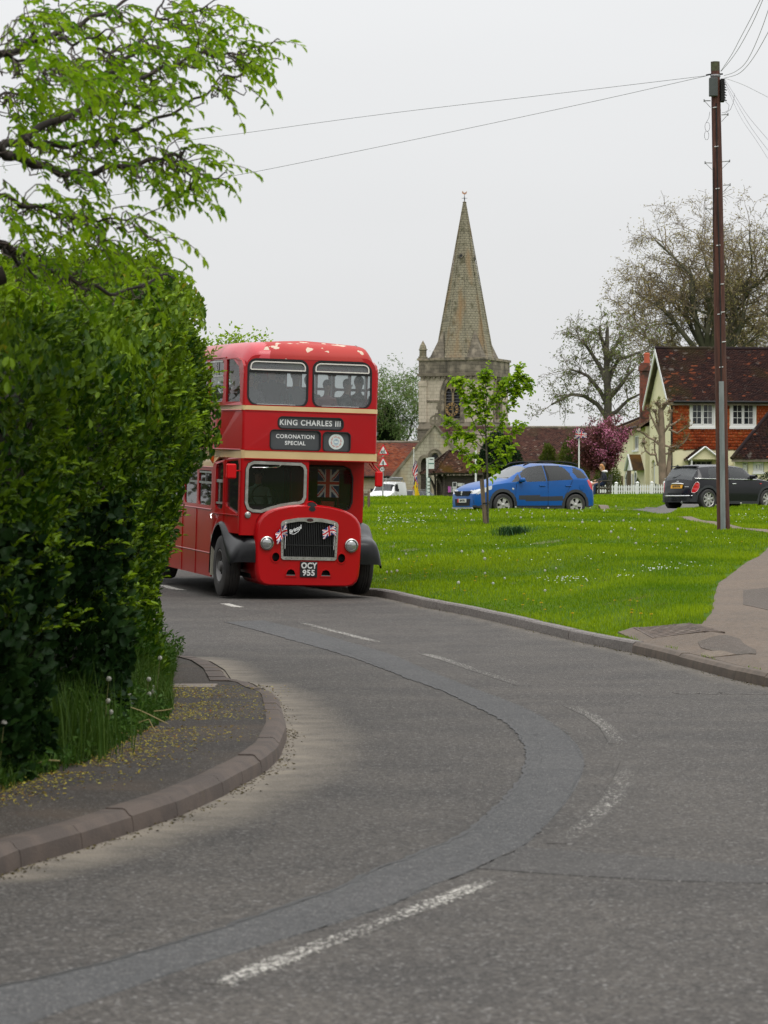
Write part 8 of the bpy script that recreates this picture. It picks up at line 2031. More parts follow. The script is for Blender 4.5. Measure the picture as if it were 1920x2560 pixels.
# porch gable, frontal wall with round window and doorway; D=256
DGb = 256.; G = lambda x,y: ((x-960)/F*DGb,(1280-y)/F*DGb+EYE)
gx,gz_ = G(1087,1063); lft = G(972,1207); rgt = G(1200,1207)
rw_c = G(1087.5,1141); rr_ = 14.8*DGb/F
def circ2(c,r_,n=28): return [(c[0]+r_*math.cos(2*math.pi*k/n),c[1]+r_*math.sin(2*math.pi*k/n)) for k in range(n)]
dx0,dz0 = G(1052,1262); dx1,_ = G(1070,1262); _,dzs = G(1060,1163)
door = pointed((dx0+dx1)/2,dx1-dx0,1.6,dzs)
mb = MB(); mb.plate([(lft[0],1.5),(rgt[0],1.5),(rgt[0],rgt[1]),(gx,gz_),(lft[0],lft[1])],[circ2(rw_c,rr_*.98),door],lambda u,v,w_: (u,DGb+w_,v),.6); mb.build('gable_wall',m_ashg,CH)
mb = MB(); mb.plate(circ2(rw_c,rr_*1.12),[circ2(rw_c,rr_*.62)],lambda u,v,w_: (u,DGb-.08+w_,v),.3); rwd = mb.build('round_window',m_trim,CH)
mb = MB(); mb.plate(circ2(rw_c,rr_*1.28),[circ2(rw_c,rr_*1.12)],lambda u,v,w_: (u,DGb-.12+w_,v),.3); mb.build('hood_mould',m_trimd,rwd)
mb = MB(); mb.plate(circ2(rw_c,rr_*.7),[],lambda u,v,w_: (u,DGb+.3+w_,v),.05); mb.build('pane',m_slate,rwd)
q4 = []
for k in range(40): t = 2*math.pi*k/40; q4.append((rw_c[0]+rr_*(.40+.10*abs(math.cos(2*t)))*math.cos(t),rw_c[1]+rr_*(.40+.10*abs(math.cos(2*t)))*math.sin(t)))
mb = MB(); mb.plate(circ2(rw_c,rr_*.63),[q4],lambda u,v,w_: (u,DGb+.12+w_,v),.12); mb.build('quatrefoil',m_trim,rwd)
mb = MB(); mb.plate(inset(door,-.3),[inset(door,-.02)],lambda u,v,w_: (u,DGb-.08+w_,v),.3); dd_ = mb.build('door_arch',m_trimd,CH)
mb = MB(); mb.plate(inset(door,-.01),[],lambda u,v,w_: (u,DGb+.4+w_,v),.05); mb.build('door',m_oak,dd_)
for (p,q) in ((lft,(gx,gz_)),(rgt,(gx,gz_))):
    mb = MB(); d = Vector((q[0]-p[0],q[1]-p[1])); n = Vector((-d.y,d.x)).normalized()*.22*(1 if p is lft else -1); mb.plate([p,q,(q[0]+n.x*0,q[1]+.25),(p[0]+n.x,p[1]+n.y)],[],lambda u,v,w_: (u,DGb-.15+w_,v),.5); mb.build('gable_coping',m_trimd,CH)
# roofs behind the gable slopes
for s,p in ((-1,lft),(1,rgt)):
    A = (p[0],DGb+.3,p[1]); B = (gx,DGb+.3,gz_); mb = MB(); mb.add([A,B,(gx,DGb+9,gz_),(p[0],DGb+9,p[1]),(A[0],A[1],A[2]-.2),(B[0],B[1],B[2]-.2)],[(0,1,2,3)]); mb.build('porch_roof',m_tbr,CH)
xx,zc2 = G(1088,1052)   # gable cross
mb = MB(); T = Matrix.Translation((xx,DGb+.1,zc2)) @ Matrix.Rotation(R(90),4,'X'); mb.lathe([(.34,-.08),(.50,-.08),(.50,.08),(.34,.08),(.34,-.08)],20,T=T); mb.box(xx-.09,xx+.09,DGb+.02,DGb+.18,zc2-.48,zc2+.48); mb.box(xx-.48,xx+.48,DGb+.03,DGb+.17,zc2-.09,zc2+.09); mb.box(xx-.2,xx+.2,DGb,DGb+.2,gz_-.1,zc2-.45); mb.build('gable_cross',m_trimd,CH)
# ================================================================ lychgate
DL = 215.; LY = empty('lychgate',px(1131,1262,DL),label='timber lychgate with a mossy hipped tile roof and notices on its boarded side',cat='lychgate')
LO = LY.location
def ll(x,y,d=0.): v = px(x,y,DL+d); return (v.x-LO.x,d,v.z-LO.z)
zE = ll(1130,1182)[2]; zR = ll(1130,1130)[2]
e0 = (ll(1051,0)[0],-.2,zE-.1); e1 = (ll(1084,0)[0],-2.2,zE-.12); e2 = (ll(1212,0)[0],-.6,zE); 
# plan: long axis slightly turned; corners
FL = (ll(1083,0)[0],-2.0,zE-.05); FR = (ll(1212,0)[0],-1.2,zE); BL = (ll(1051,0)[0],1.4,zE-.1); BR = (ll(1180,0)[0],2.4,zE); RL = (ll(1122,0)[0],-.1,zR); RR = (ll(1143,0)[0],.3,zR)
for nm_,Q in (('front',(FL,FR,RR,RL)),('left',(BL,FL,RL,RL)),('right',(FR,BR,RR,RR)),('back',(BR,BL,RL,RR))):
    A,B,C,D_ = [Vector(q) for q in Q]; n = (B-A).cross(C-A).normalized(); mb = MB()
    if (C-D_).length < .01: mb.add([A,B,C,A-n*.1,B-n*.1,C-n*.1],[(0,1,2),(5,4,3),(0,3,4,1)])
    else: mb.add([A,B,C,D_,A-n*.1,B-n*.1],[(0,1,2,3),(0,4,5,1)])
    rf = mb.build('roof',m_oak,LY)
    if nm_ != 'back': tiles('roof_tiles',A,B,C,D_,.2,.13,m_tly,rf,None,8+len(nm_))
for A,B in ((FL,RL),(FR,RR),(RL,RR),(BL,RL)):
    A = Vector(A); B = Vector(B); n_ = max(2,int((B-A).length/.25))
    for k in range(n_): mb = MB(); p = A.lerp(B,k/n_); q = A.lerp(B,(k+1.15)/n_); mb.tube([p+Vector((0,0,.08)),q+Vector((0,0,.05))],[.10,.085],7); mb.build('hip_tile',m_tly,LY,smooth=50)
for k in range(9): t = (k+.5)/9; p = Vector(FL).lerp(Vector(FR),t); mb = MB(); mb.box(p.x-.05,p.x+.05,p.y+.05,p.y+.9,p.z-.2,p.z-.08); mb.build('rafter_end',M('rafter_grey',(.17,.14,.11),rough=.9),LY)
xL,xR = ll(1096,0)[0],ll(1206,0)[0]; zT = zE-.15
wy0,wy1 = -1.2,1.6
# boarded front wall from x 1109 to 1206
x0b = ll(1109,0)[0]; zW = zT
for k in range(14): z0 = -.3+k*.2; 
for k in range(15):
    z0 = -.6+k*.205
    if z0+.2 < zT: mb = MB(); mb.add([(x0b,wy0-.03,z0),(xR,wy0+.35,z0),(xR,wy0+.38,z0+.2),(x0b,wy0,z0+.2)],[(0,1,2,3)]); mb.build('board',m_oak,LY)
for x_ in (x0b,xR): mb = MB(); yy_ = wy0 if x_ == x0b else wy0+.35; mb.box(x_-.09,x_+.09,yy_-.1,yy_+.08,-.8,zT); mb.build('post',m_oak,LY)
# left open side with posts and curved braces
for (xp_,yp_) in ((ll(1088,0)[0],-.4),(ll(1096,0)[0],.9),(ll(1101,0)[0],-.9)): mb = MB(); mb.box(xp_-.07,xp_+.07,yp_-.07,yp_+.07,-.8,zT); mb.build('post',m_oak,LY)
mb = MB(); mb.tube([(ll(1060,0)[0],-.5,zT-.02),(ll(1070,0)[0],-.5,zT-.15),(ll(1080,0)[0],-.5,zT-.5),(ll(1087,0)[0],-.45,zT-1.1),(ll(1088,0)[0],-.4,zT-1.7)],[.09,.1,.1,.09,.08],6); mb.build('brace',m_oak,LY,smooth=60)
mb = MB(); mb.tube([(ll(1085,0)[0],-1.3,zT-.05),(ll(1096,0)[0],-1.25,zT-.3),(ll(1103,0)[0],-1.2,zT-.8),(ll(1106,0)[0],-1.2,zT-1.4)],[.09,.1,.09,.08],6); mb.build('brace',m_oak,LY,smooth=60)
mb = MB(); mb.box(ll(1060,0)[0],xR,-1.35,-1.2,zT,zT+.14); mb.box(ll(1062,0)[0],ll(1068,0)[0],-1.2,1.4,zT,zT+.14); mb.build('wall_plate',m_oak,LY)
mb = MB(); mb.box(ll(1092,0)[0],xR,.9,1.0,-.8,zT); mb.build('inner_wall',m_oak,LY)
for (x0,y0,x1,y1,c,lb) in ((1119,1231,1125.5,1216.5,(.45,.10,.38),'pink poster pinned low on the lychgate boards'),(1125.5,1231,1129.5,1216.5,(.25,.25,.27),'dark poster pinned beside the pink one on the lychgate'),(1130,1220,1141,1205.5,(.6,.6,.6),'white framed photograph notice on the lychgate'),(1130.5,1231,1141,1221,(.55,.53,.52),'pale notice low on the lychgate under the framed one'),(1142.5,1216,1154,1208,(.62,.62,.6),'white notice on the lychgate left of the blue bonnet'),(1154.5,1216,1160,1208.5,(.45,.45,.45),'grey notice at the right end of the lychgate notices')):
    a = ll(x0,y0); b = ll(x1,y1); yw = wy0+.35*(a[0]-x0b)/(xR-x0b)-.08; mb = MB(); mb.box(a[0],b[0],yw-.03,yw,a[2],b[2]); o_ = mb.build('notice',M('poster_%d' % x0,c,rough=.7),None); o_.location = LO; tag(o_,lb,'notice','notices on the lychgate')
    if 1130 <= x0 < 1130.4: mb = MB(); mb.box(a[0]+.05,b[0]-.05,yw-.035,yw-.031,a[2]+.1,b[2]-.05); mb.build('photo',M('photo_dark',(.04,.04,.045)),o_)
# ================================================================ cottage
m_rend = M('cream_render',(.80,.74,.48),rough=.9,c2=(.74,.69,.46),scale=1.2,c3=(.62,.58,.40),scale3=.6,lo3=.6,hi3=.8,bump=.15,bscale=8)
m_wf = M('window_white',(.74,.74,.72),rough=.5)
m_wg = M('cottage_glass',(.016,.02,.024),rough=.06,spec=.4)
m_curt = M('curtain',(.3,.3,.3),rough=.9)
m_that = tilemat('cottage_roof_tiles',[(0,(.020,.012,.013)),(.5,(.040,.019,.017)),(.86,(.062,.027,.021)),(.95,(.16,.045,.022)),(1,(.28,.08,.04))],moss=(.045,.036,.012),mscale=.45,mlo=.50,mhi=.68,lichen=(.15,.125,.11))
m_hung = tilemat('hung_tiles',[(0,(.24,.045,.02)),(.35,(.44,.085,.03)),(.8,(.52,.11,.036)),(1,(.62,.19,.06))])
m_wing = tilemat('wing_roof_tiles',[(0,(.035,.02,.013)),(.5,(.09,.04,.022)),(.85,(.15,.06,.03)),(1,(.24,.15,.09))],moss=(.14,.07,.015),mscale=.5,mlo=.48,mhi=.62)
m_brick = brickmat('chimney_brick',(.26,.06,.035),(.18,.05,.03),(.12,.09,.07),.22,.075,.012,c3=(.06,.04,.03),s3=2)
CO = empty('cottage',(0,0,0),label='cream rendered cottage with orange tile hung upper wall and mossy dark tiled roof',cat='cottage')
K = px(1680,1250,152.); K.z = 0       # near corner
th = R(5.); fx_ = Vector((math.cos(th),math.sin(th),0)); fb = Vector((-math.sin(R(8)),math.cos(R(8)),0))
CT = Matrix(((fx_.x,fb.x,0,K.x),(fx_.y,fb.y,0,K.y),(0,0,1,0),(0,0,0,1)))
CF = empty('main_house'); CF.parent = CO; CF.matrix_local = CT
SCt = F/152.
cz_ = lambda y: (1280-y)/SCt+EYE
cx_ = lambda x: (x-1680)/SCt/math.cos(th)*1.0
WID = 16.; DEP = 5.6
zEa,zRi,zTh = cz_(1000),cz_(864),cz_(1124)
wins = [(cx_(1725),cx_(1789),cz_(1067),cz_(1005)),(cx_(1827.5),cx_(1893),cz_(1067),cz_(1005)),(cx_(2010),cx_(2070),cz_(1067),cz_(1005))]
holes = [[(a,c),(b,c),(b,d),(a,d)] for a,b,c,d in wins]
def cp(mb,name,mat,par=None,smooth=None,kind=None): return mb.build(name,mat,par or CF,smooth=smooth,kind=kind)
mb = MB(); mb.plate([(0,zTh-.05),(WID,zTh-.05),(WID,zEa+.05),(0,zEa+.05)],holes,lambda u,v,w_: (u,w_,v),.3); cp(mb,'upper_wall',m_rend)
lw = [(cx_(1722),cx_(1782),cz_(1262),cz_(1152))]
mb = MB(); mb.plate([(0,1.2),(WID,1.2),(WID,zTh-.052),(0,zTh-.052)],[[(lw[0][0],1.6),(lw[0][1],1.6),(lw[0][1],lw[0][3]),(lw[0][0],lw[0][3])]],lambda u,v,w_: (u,-.02+w_,v),.3); cp(mb,'lower_wall',m_rend)
# gable side wall
ug = [(0,1.2),(DEP,1.2),(DEP,zEa),(DEP*.5,zRi-.35),(0,zEa)]
def wdw(u0,u1,z0,z1): return [(u0,z0),(u1,z0),(u1,z1-.15),((u0+u1)/2,z1),(u0,z1-.15)]
# u from near corner going back: px = 1680 - ~12.1*u
gu = lambda x: (1680-x)/12.1
gh = [wdw(gu(1646),gu(1635.5),cz_(1048),cz_(983)),wdw(gu(1629),gu(1618),cz_(1232),cz_(1144))]
mb = MB(); mb.plate(ug,gh,lambda u,v,w_: (-.0+w_,u,v),.3); cp(mb,'gable_wall',m_rend)
for k,g in enumerate(gh):
    mb = MB(); mb.plate(inset([(p[0],p[1]) for p in g],.04),[inset(g,.14 if k == 0 else .16)],lambda u,v,w_: (.12+w_,u,v),.06); fo = cp(mb,'window' if k == 0 else 'side_door',m_wf)
    mb = MB(); mb.plate(inset(g,.1),[],lambda u,v,w_: (.16+w_,u,v),.03); mb.build('pane' if k == 0 else 'door_panel',m_wg if k == 0 else m_wf,fo)
mb = MB(); mb.box(-.05,.08,gu(1646)-.05,gu(1635.5)+.05,cz_(1050),cz_(1048)); cp(mb,'window_sill',m_wf)
mb = MB(); mb.box(WID-.3,WID,.3,DEP,1.2,zEa); mb.box(.3,WID-.3,DEP-.3,DEP,1.2,zEa); cp(mb,'rear_wall',m_rend)
# tile hanging on the upper front wall: courses of tiles round the windows
def hung(u0,u1,z0,z1,seed):
    if u1-u0 < .05 or z1-z0 < .05: return
    tiles('hung_tiles',(u0,-.02,z0),(u1,-.02,z0),(u1,-.02,z1),(u0,-.02,z1),.18,.13,m_hung,CF,None,seed,th=.012,lift=.02)
hung(.03,WID,zTh,wins[0][2]-.1,11)
xs_ = [.03]
for a,b,c,d in wins: xs_ += [a-.04,b+.04]
xs_.append(WID)
for k in range(0,len(xs_),2): hung(xs_[k],xs_[k+1],wins[0][2]-.1,zEa-.02,20+k)
# casement windows
def casement(u0,u1,z0,z1,par,cols=2,rows_=3,y=-.05,leaves_=2,curtain=True):
    mb = MB(); mb.plate([(u0,z0),(u1,z0),(u1,z1),(u0,z1)],[[(u0+.09,z0+.09),(u1-.09,z0+.09),(u1-.09,z1-.09),(u0+.09,z1-.09)]],lambda u,v,w_: (u,y+w_,v),.12); fo = mb.build('window',m_wf,par)
    mb = MB(); mb.box(u0-.06,u1+.06,y-.08,y+.05,z0-.10,z0-.002); mb.build('sill',m_wf,fo)
    W_ = (u1-u0-.18)/leaves_
    for l in range(leaves_):
        a = u0+.09+l*W_+.01; b = a+W_-.02; mb = MB(); fr = .045
        hs = []
        cw = (b-a-2*fr)/cols; rh = (z1-z0-.2-2*fr)/rows_
        for i in range(cols):
            for j in range(rows_): p0 = a+fr+i*cw+.011; q0 = z0+.1+fr+j*rh+.011; hs.append([(p0,q0),(p0+cw-.022,q0),(p0+cw-.022,q0+rh-.022),(p0,q0+rh-.022)])
        mb.plate([(a,z0+.1),(b,z0+.1),(b,z1-.1),(a,z1-.1)],hs,lambda u,v,w_: (u,y+.03+w_,v),.04); mb.build('casement',m_wf,fo)
        for h_ in hs: mb = MB(); mb.add([(h_[0][0],y+.055,h_[0][1]),(h_[1][0],y+.055,h_[1][1]),(h_[2][0],y+.055,h_[2][1]),(h_[3][0],y+.055,h_[3][1])],[(0,1,2,3)]); mb.build('pane',m_wg if (h_[1][0] < u1-.22 or not curtain) else M('glass_over_curtain',(.10,.10,.105),rough=.15),fo)
    return fo
for w_k in wins: casement(*w_k,CF)
# porch canopy and front door
pcx = cx_(1753); zA = cz_(1116); zF = cz_(1149)
mb = MB(); 
for s in (-1,1):
    A = Vector((pcx+s*.86,-1.0,zF)); B = Vector((pcx+s*.86,0,zF)); C = Vector((pcx,0,zA)); D_ = Vector((pcx,-1.0,zA))
    Q = (A,B,C,D_) if s > 0 else (B,A,D_,C)
    mb = MB(); mb.add([A,B,C,D_]+[p-Vector((0,0,.08)) for p in (A,B,C,D_)],[(0,1,2,3),(4,5,6,7),(0,4,7,3),(0,1,5,4)]); rf = cp(mb,'porch_roof',m_trimd); tiles('roof_tiles',*Q,.17,.12,m_that,rf,None,31)
    mb = MB(); mb.tube([A+Vector((0,-.03,-.04)),D_+Vector((0,-.03,-.04))],.05,4); cp(mb,'bargeboard',m_wf)
mb = MB(); mb.plate([(pcx-.8,zF),(pcx+.8,zF),(pcx,zA-.06)],[],lambda u,v,w_: (u,-.9+w_,v),.03); cp(mb,'porch_gable',m_rend)
for s in (-1,1): mb = MB(); mb.box(pcx+s*.66-.04,pcx+s*.66+.04,-.92,-.84,1.5,zF); cp(mb,'porch_post',m_wf)
mb = MB(); mb.box(lw[0][0]+.02,lw[0][1]-.02,.02,.1,1.6,lw[0][3]); dr = cp(mb,'front_door',M('door_grey',(.25,.25,.23),rough=.5))
for k in range(4): mb = MB(); a = lw[0][0]+.15+k*.26; mb.box(a,a+.2,-.0,.03,cz_(1163),cz_(1155)); mb.build('pane',m_wg,dr)
# main roof
OV = .28; y0r,y1r,ymid = -.35,DEP+.35,DEP/2
zE2 = zEa-.12
A = (-OV,y0r,zE2); B = (WID,y0r,zE2); C = (WID,ymid,zRi); D_ = (-OV,ymid,zRi)
mb = MB(); mb.add([A,B,C,D_]+[(p[0],p[1],p[2]-.15) for p in (A,B,C,D_)],[(0,1,2,3),(4,5,6,7),(0,1,5,4),(0,3,7,4)]); rf = cp(mb,'roof',m_trimd)
tiles('roof_tiles',A,B,C,D_,.17,.09,m_that,rf,None,41)
A2 = (-OV,y1r,zE2); B2 = (WID,y1r,zE2); mb = MB(); mb.add([A2,B2,C,D_],[(0,1,2,3)]); cp(mb,'roof_back',m_trimd)
for k in range(int((WID+OV)/.3)): mb = MB(); x_ = -OV+k*.3; mb.tube([(x_,ymid,zRi+.02),(x_+.32,ymid,zRi+.035-.03*math.sin(k*.13))],[.11,.10],7); cp(mb,'ridge_tile',m_that,rf,smooth=50)
for yy_,s in ((y0r,1),(y1r,-1)):
    mb = MB(); mb.add([(-OV-.03,yy_,zE2-.22),(-OV-.03,yy_,zE2),(-OV-.03,ymid,zRi),(-OV-.03,ymid,zRi-.28),(-OV+.03,yy_,zE2-.22),(-OV+.03,yy_,zE2),(-OV+.03,ymid,zRi),(-OV+.03,ymid,zRi-.28)],[(0,1,2,3),(7,6,5,4),(0,4,5,1),(1,5,6,2),(2,6,7,3),(3,7,4,0)]); cp(mb,'bargeboard',m_wf)
mb = MB(); mb.tube([(0,-.42,zE2+.02),(WID,-.42,zE2+.02)],.07,6); cp(mb,'gutter',m_dark,smooth=60)
mb = MB(); mb.tube([(-.04,-.10,zE2),(-.04,-.10,2.0)],.05,6); cp(mb,'downpipe',m_dark,smooth=60)
# chimney behind the gable
chT = lambda x,y,D: px(x,y,D)
xa_,xb_ = chT(1600,0,161).x,chT(1623,0,161).x; zt1 = chT(0,908,161).z
mb = MB(); mb.box(xa_,xb_,160.6,161.4,5,zt1); mb.box(xa_-.06,xb_+.06,160.54,161.46,zt1-.42,zt1-.16); chm = mb.build('chimney',m_brick,CO)
mb = MB(); mb.lathe([(0,0),(.17,0),(.15,.3),(.165,.5),(.12,.55)],14,T=Matrix.Translation((chT(1617,0,161).x,161,zt1))); mb.build('chimney_pot',M('terracotta',(.45,.10,.05),rough=.8),chm,smooth=40)
# wing going back to the left
W0 = px(1612,1250,158.); W0.z = 0; W1 = px(1527,1250,170.); W1.z = 0; wd_ = (W1-W0); WL = wd_.length; wd_.normalize(); wn = Vector((-wd_.y,wd_.x,0)); wn = wn if wn.x > 0 else -wn
WT = Matrix(((wd_.x,wn.x,0,W0.x),(wd_.y,wn.y,0,W0.y),(0,0,1,0),(0,0,0,1)))
WF = empty('wing'); WF.parent = CO; WF.matrix_local = WT
zWe = (1280-1066)/F*158+EYE
def wu(x):   # parameter along wing wall seen at photo x
    s = (x-960)/F; return (s*W0.y-W0.x)/(wd_.x-s*wd_.y)
def wz(x,y): u = wu(x); return (1280-y)/F*(W0.y+wd_.y*u)+EYE
wh = []
for (xa,xb,ya,yb) in ((1596.5,1583.5,1124,1087),(1549.5,1540,1132,1092)): wh.append(('u',[(wu(xa),wz(xa,ya)),(wu(xb),wz(xa,ya)),(wu(xb),wz(xa,yb)),(wu(xa),wz(xa,yb))]))
for (xa,xb,yt) in ((1549,1541,1179),(1571,1561,1176),(1592,1584,1172)): a,b = wu(xa),wu(xb); zt_ = wz(xa,yt); wh.append(('l',[(a,1.6),(b,1.6),(b,zt_-.35),((a*.25+b*.75),zt_-.08),((a+b)/2,zt_),((a*.75+b*.25),zt_-.08),(a,zt_-.35)]))
mb = MB(); mb.plate([(-.2,1.2),(WL,1.2),(WL,zWe),(-.2,zWe)],[h for _,h in wh],lambda u,v,w_: (u,w_,v),.3); mb.build('wing_wall',m_rend,WF)
mb = MB(); mb.box(WL-.3,WL,.3,4.6,1.2,zWe); mb.build('end_wall',m_rend,WF)
for kd,h in wh:
    us = [p[0] for p in h]; vs = [p[1] for p in h]; a,b,c,d = min(us),max(us),min(vs),max(vs)
    mb = MB(); mb.plate(h,[inset(h,.09)],lambda u,v,w_: (u,.08+w_,v),.08); fo = mb.build('window',m_wf,WF)
    mb = MB(); mb.plate(inset(h,.05),[],lambda u,v,w_: (u,.15+w_,v),.02); mb.build('pane',m_wg if kd == 'u' else M('glass_over_curtain',()),fo)
    mb = MB(); mb.box((a+b)/2-.04,(a+b)/2+.04,.06,.14,c,d-.1); mb.build('mullion',m_wf,fo)
    if kd == 'u': mb = MB(); mb.box(a-.08,b+.08,-.08,.1,c-.1,c-.002); mb.build('sill',m_wf,fo)
    else: mb = MB(); mb.plate(inset(h,.02),[inset(h,.16)],lambda u,v,w_: (u,.02+w_,v),.06); mb.build('arch_frame',m_wf,fo); 
for xa,xb in ((1578,1574),(1558,1554.5)): 
    mb = MB(); mb.box(wu(xa),wu(xb),-.06,-.01,1.6,wz(xa,1190)); mb.build('trellis',M('trellis_brown',(.2,.14,.09),rough=.9),WF)
mb = MB(); mb.box(wu(1583),wu(1572),-.08,-.02,1.6,wz(1583,1184)); mb.build('shutter',m_wf,WF)
# wing roof: ridge points
zWr = (1280-988)/F*161+EYE
A = (-.3,-.3,zWe-.05); B = (WL+.3,-.3,zWe-.05); C = (WL-2.2,2.6,zWr-.5); D_ = (-.6,2.4,zWr)
mb = MB(); mb.add([A,B,C,D_]+[(p[0],p[1],p[2]-.12) for p in (A,B,C,D_)],[(0,1,2,3),(4,5,6,7),(0,1,5,4),(1,2,6,5)]); rf = mb.build('wing_roof',m_trimd,WF)
tiles('roof_tiles',B,A,D_,C,.17,.12,m_wing,rf,None,51)
mb = MB(); mb.add([B,(WL+.3,4.9,zWe-.05),C],[(0,1,2)]); mb.build('hip_roof',m_wing,WF); mb = MB(); mb.add([(-.3,4.9,zWe),(WL+.3,4.9,zWe),C,D_],[(0,1,2,3)]); mb.build('roof_back',m_trimd,WF)
mb = MB(); mb.tube([Vector(D_)+Vector((0,0,.03)),Vector(C)+Vector((0,0,.03))],.11,7); mb.tube([Vector(C)+Vector((0,0,.03)),Vector(B)+Vector((0,0,.05))],.1,7); mb.build('ridge_tile',m_wing,WF,smooth=60)
mb = MB(); mb.tube([(0,-.38,zWe-.02),(WL,-.38,zWe-.02)],.07,6); mb.build('gutter',m_dark,WF,smooth=60)
# small porch gable on the wing near the corner
a,b = wu(1612),wu(1592); zt_ = wz(1601,1136); zf_ = wz(1601,1177); cpx = (a+b)/2+.1
for s,uu in ((-1,a+.1),(1,b)):
    mb = MB(); mb.add([(uu,-.6,zf_),(uu,0,zf_),(cpx,0,zt_),(cpx,-.6,zt_)],[(0,1,2,3)]); mb.build('porch_roof',m_wing if s < 0 else m_wf,WF)
    mb = MB(); mb.tube([(uu,-.65,zf_),(cpx,-.65,zt_)],.05,4); mb.build('bargeboard',m_wf,WF)
mb = MB(); mb.plate([(a+.15,zf_),(b-.05,zf_),(cpx,zt_-.1)],[],lambda u,v,w_: (u,-.55+w_,v),.03); mb.build('porch_gable',m_wf,WF)
mb = MB(); mb.box(a+.1,a+.3,-.9,-.7,1.6,zf_); mb.build('porch_post',M('porch_side_brown',(.12,.09,.06),rough=.9),WF)
# low extension at right with its own roof
EX = empty('front_extension'); EX.parent = CF; EX.location = (0,0,0)
D5 = 146.; ex = lambda x: (CT.inverted() @ px(x,1280,D5)); e0_ = ex(1841); 
ezl = lambda y: (1280-y)/F*D5+EYE
x0e = e0_.x; y0e = e0_.y; zEe = ezl(1146); zRe = ezl(1020)
hs = [[(ex(1866).x,1.4),(ex(1881).x,1.4),(ex(1881).x,ezl(1153)),(ex(1866).x,ezl(1153))],[(ex(1893).x,ezl(1181)),(ex(1921).x,ezl(1181)),(ex(1921).x,ezl(1153)),(ex(1893).x,ezl(1153))]]
mb = MB(); mb.plate([(x0e+.1,1.2),(x0e+9,1.2),(x0e+9,zEe),(x0e+.1,zEe)],hs,lambda u,v,w_: (u,y0e+w_,v),.25); mb.build('extension_wall',m_rend,EX)
bc = CT.inverted() @ px(1846,1280,151.6); mb = MB(); mb.add([(x0e+.12,y0e+.25,1.2),(bc.x+.1,-.05,1.2),(bc.x+.1,-.05,zEe),(x0e+.12,y0e+.25,zEe)],[(0,1,2,3)]); mb.build('side_wall',m_rend,EX)
mb = MB(); mb.box(hs[0][0][0]+.03,hs[0][1][0]-.03,y0e+.08,y0e+.14,1.4,hs[0][2][1]-.03); dr = mb.build('white_door',m_wf,EX)
mb = MB(); mb.box(hs[0][0][0]+.05,hs[0][1][0]-.1,y0e+.05,y0e+.07,ezl(1160.5),ezl(1159)); mb.build('strap_hinge',m_dark,dr)
fo = casement(hs[1][0][0]+.02,hs[1][1][0]-.02,hs[1][0][1]+.02,hs[1][2][1]-.02,EX,cols=1,rows_=1,y=y0e+.02,leaves_=2)
rA = Vector((x0e-.15,y0e-.35,zEe-.05)); rB = Vector((x0e+9.2,y0e-.35,zEe-.05)); bc = CT.inverted() @ px(1843,1280,151.6); qd = CT.inverted() @ px(1988,1280,148.4)
rD = Vector((qd.x,qd.y,(1280-962)/F*148.4+EYE)); rC = Vector((x0e+9.2,rD.y,rD.z))
mb = MB(); mb.add([rA,rB,rC,rD,rA-Vector((0,0,.12)),rB-Vector((0,0,.12)),(bc.x-.02,-.02,zEe-.05)],[(0,1,2,3),(0,4,5,1),(0,3,6)]); rf = mb.build('extension_roof',m_trimd,EX); tiles('roof_tiles',rA,rB,rC,rD,.17,.12,m_that,rf,None,61)
mb = MB(); mb.tube([rA+Vector((0,0,.04)),rD+Vector((0,0,.04))],.09,7); mb.build('hip_tile',m_that,EX,smooth=60)
# ================================================================ picket fence
DFn = 136.; PFe = empty('picket_fence',(0,0,0),label='low white picket fence in front of the cottage wing',cat='fence')
z0f = 2.28
mbp = None; pk = None; x_ = px(1478,1240,DFn).x; xe_ = px(1664,1240,DFn).x; k = 0
while x_ < xe_:
    h = .36+.05*math.sin(k*.07)
    if pk is None:
        mb = MB(); mb.plate([(-.028,0),(.028,0),(.028,.36),(0,.41),(-.028,.36)],[],lambda u,v,w_: (u,w_,v),.02); pk = mb.build('picket',m_wf,PFe); o = pk
    else: o = pk.copy(); col.objects.link(o); o.parent = PFe
    o.location = (x_,DFn-.04,float(zgreen(x_,DFn))-.03+.05); x_ += .105; k += 1
for xx_ in (1478,1541,1594,1630,1662): p = px(xx_,1240,DFn); mb = MB(); g = float(zgreen(p.x,DFn)); mb.box(p.x-.06,p.x+.06,DFn-.02,DFn+.1,g-.1,g+.48); mb.lathe([(.08,0),(.09,.03),(0,.09)],8,T=Matrix.Translation((p.x,DFn+.04,g+.48))); mb.build('fence_post',m_wf,PFe)
for dz_ in (.12,.30): mb = MB(); mb.box(px(1478,0,DFn).x,xe_,DFn-.015,DFn+.015,0,.04,T=Matrix.Translation((0,0,float(zgreen(9.8,DFn))+dz_))); mb.build('rail',m_wf,PFe)
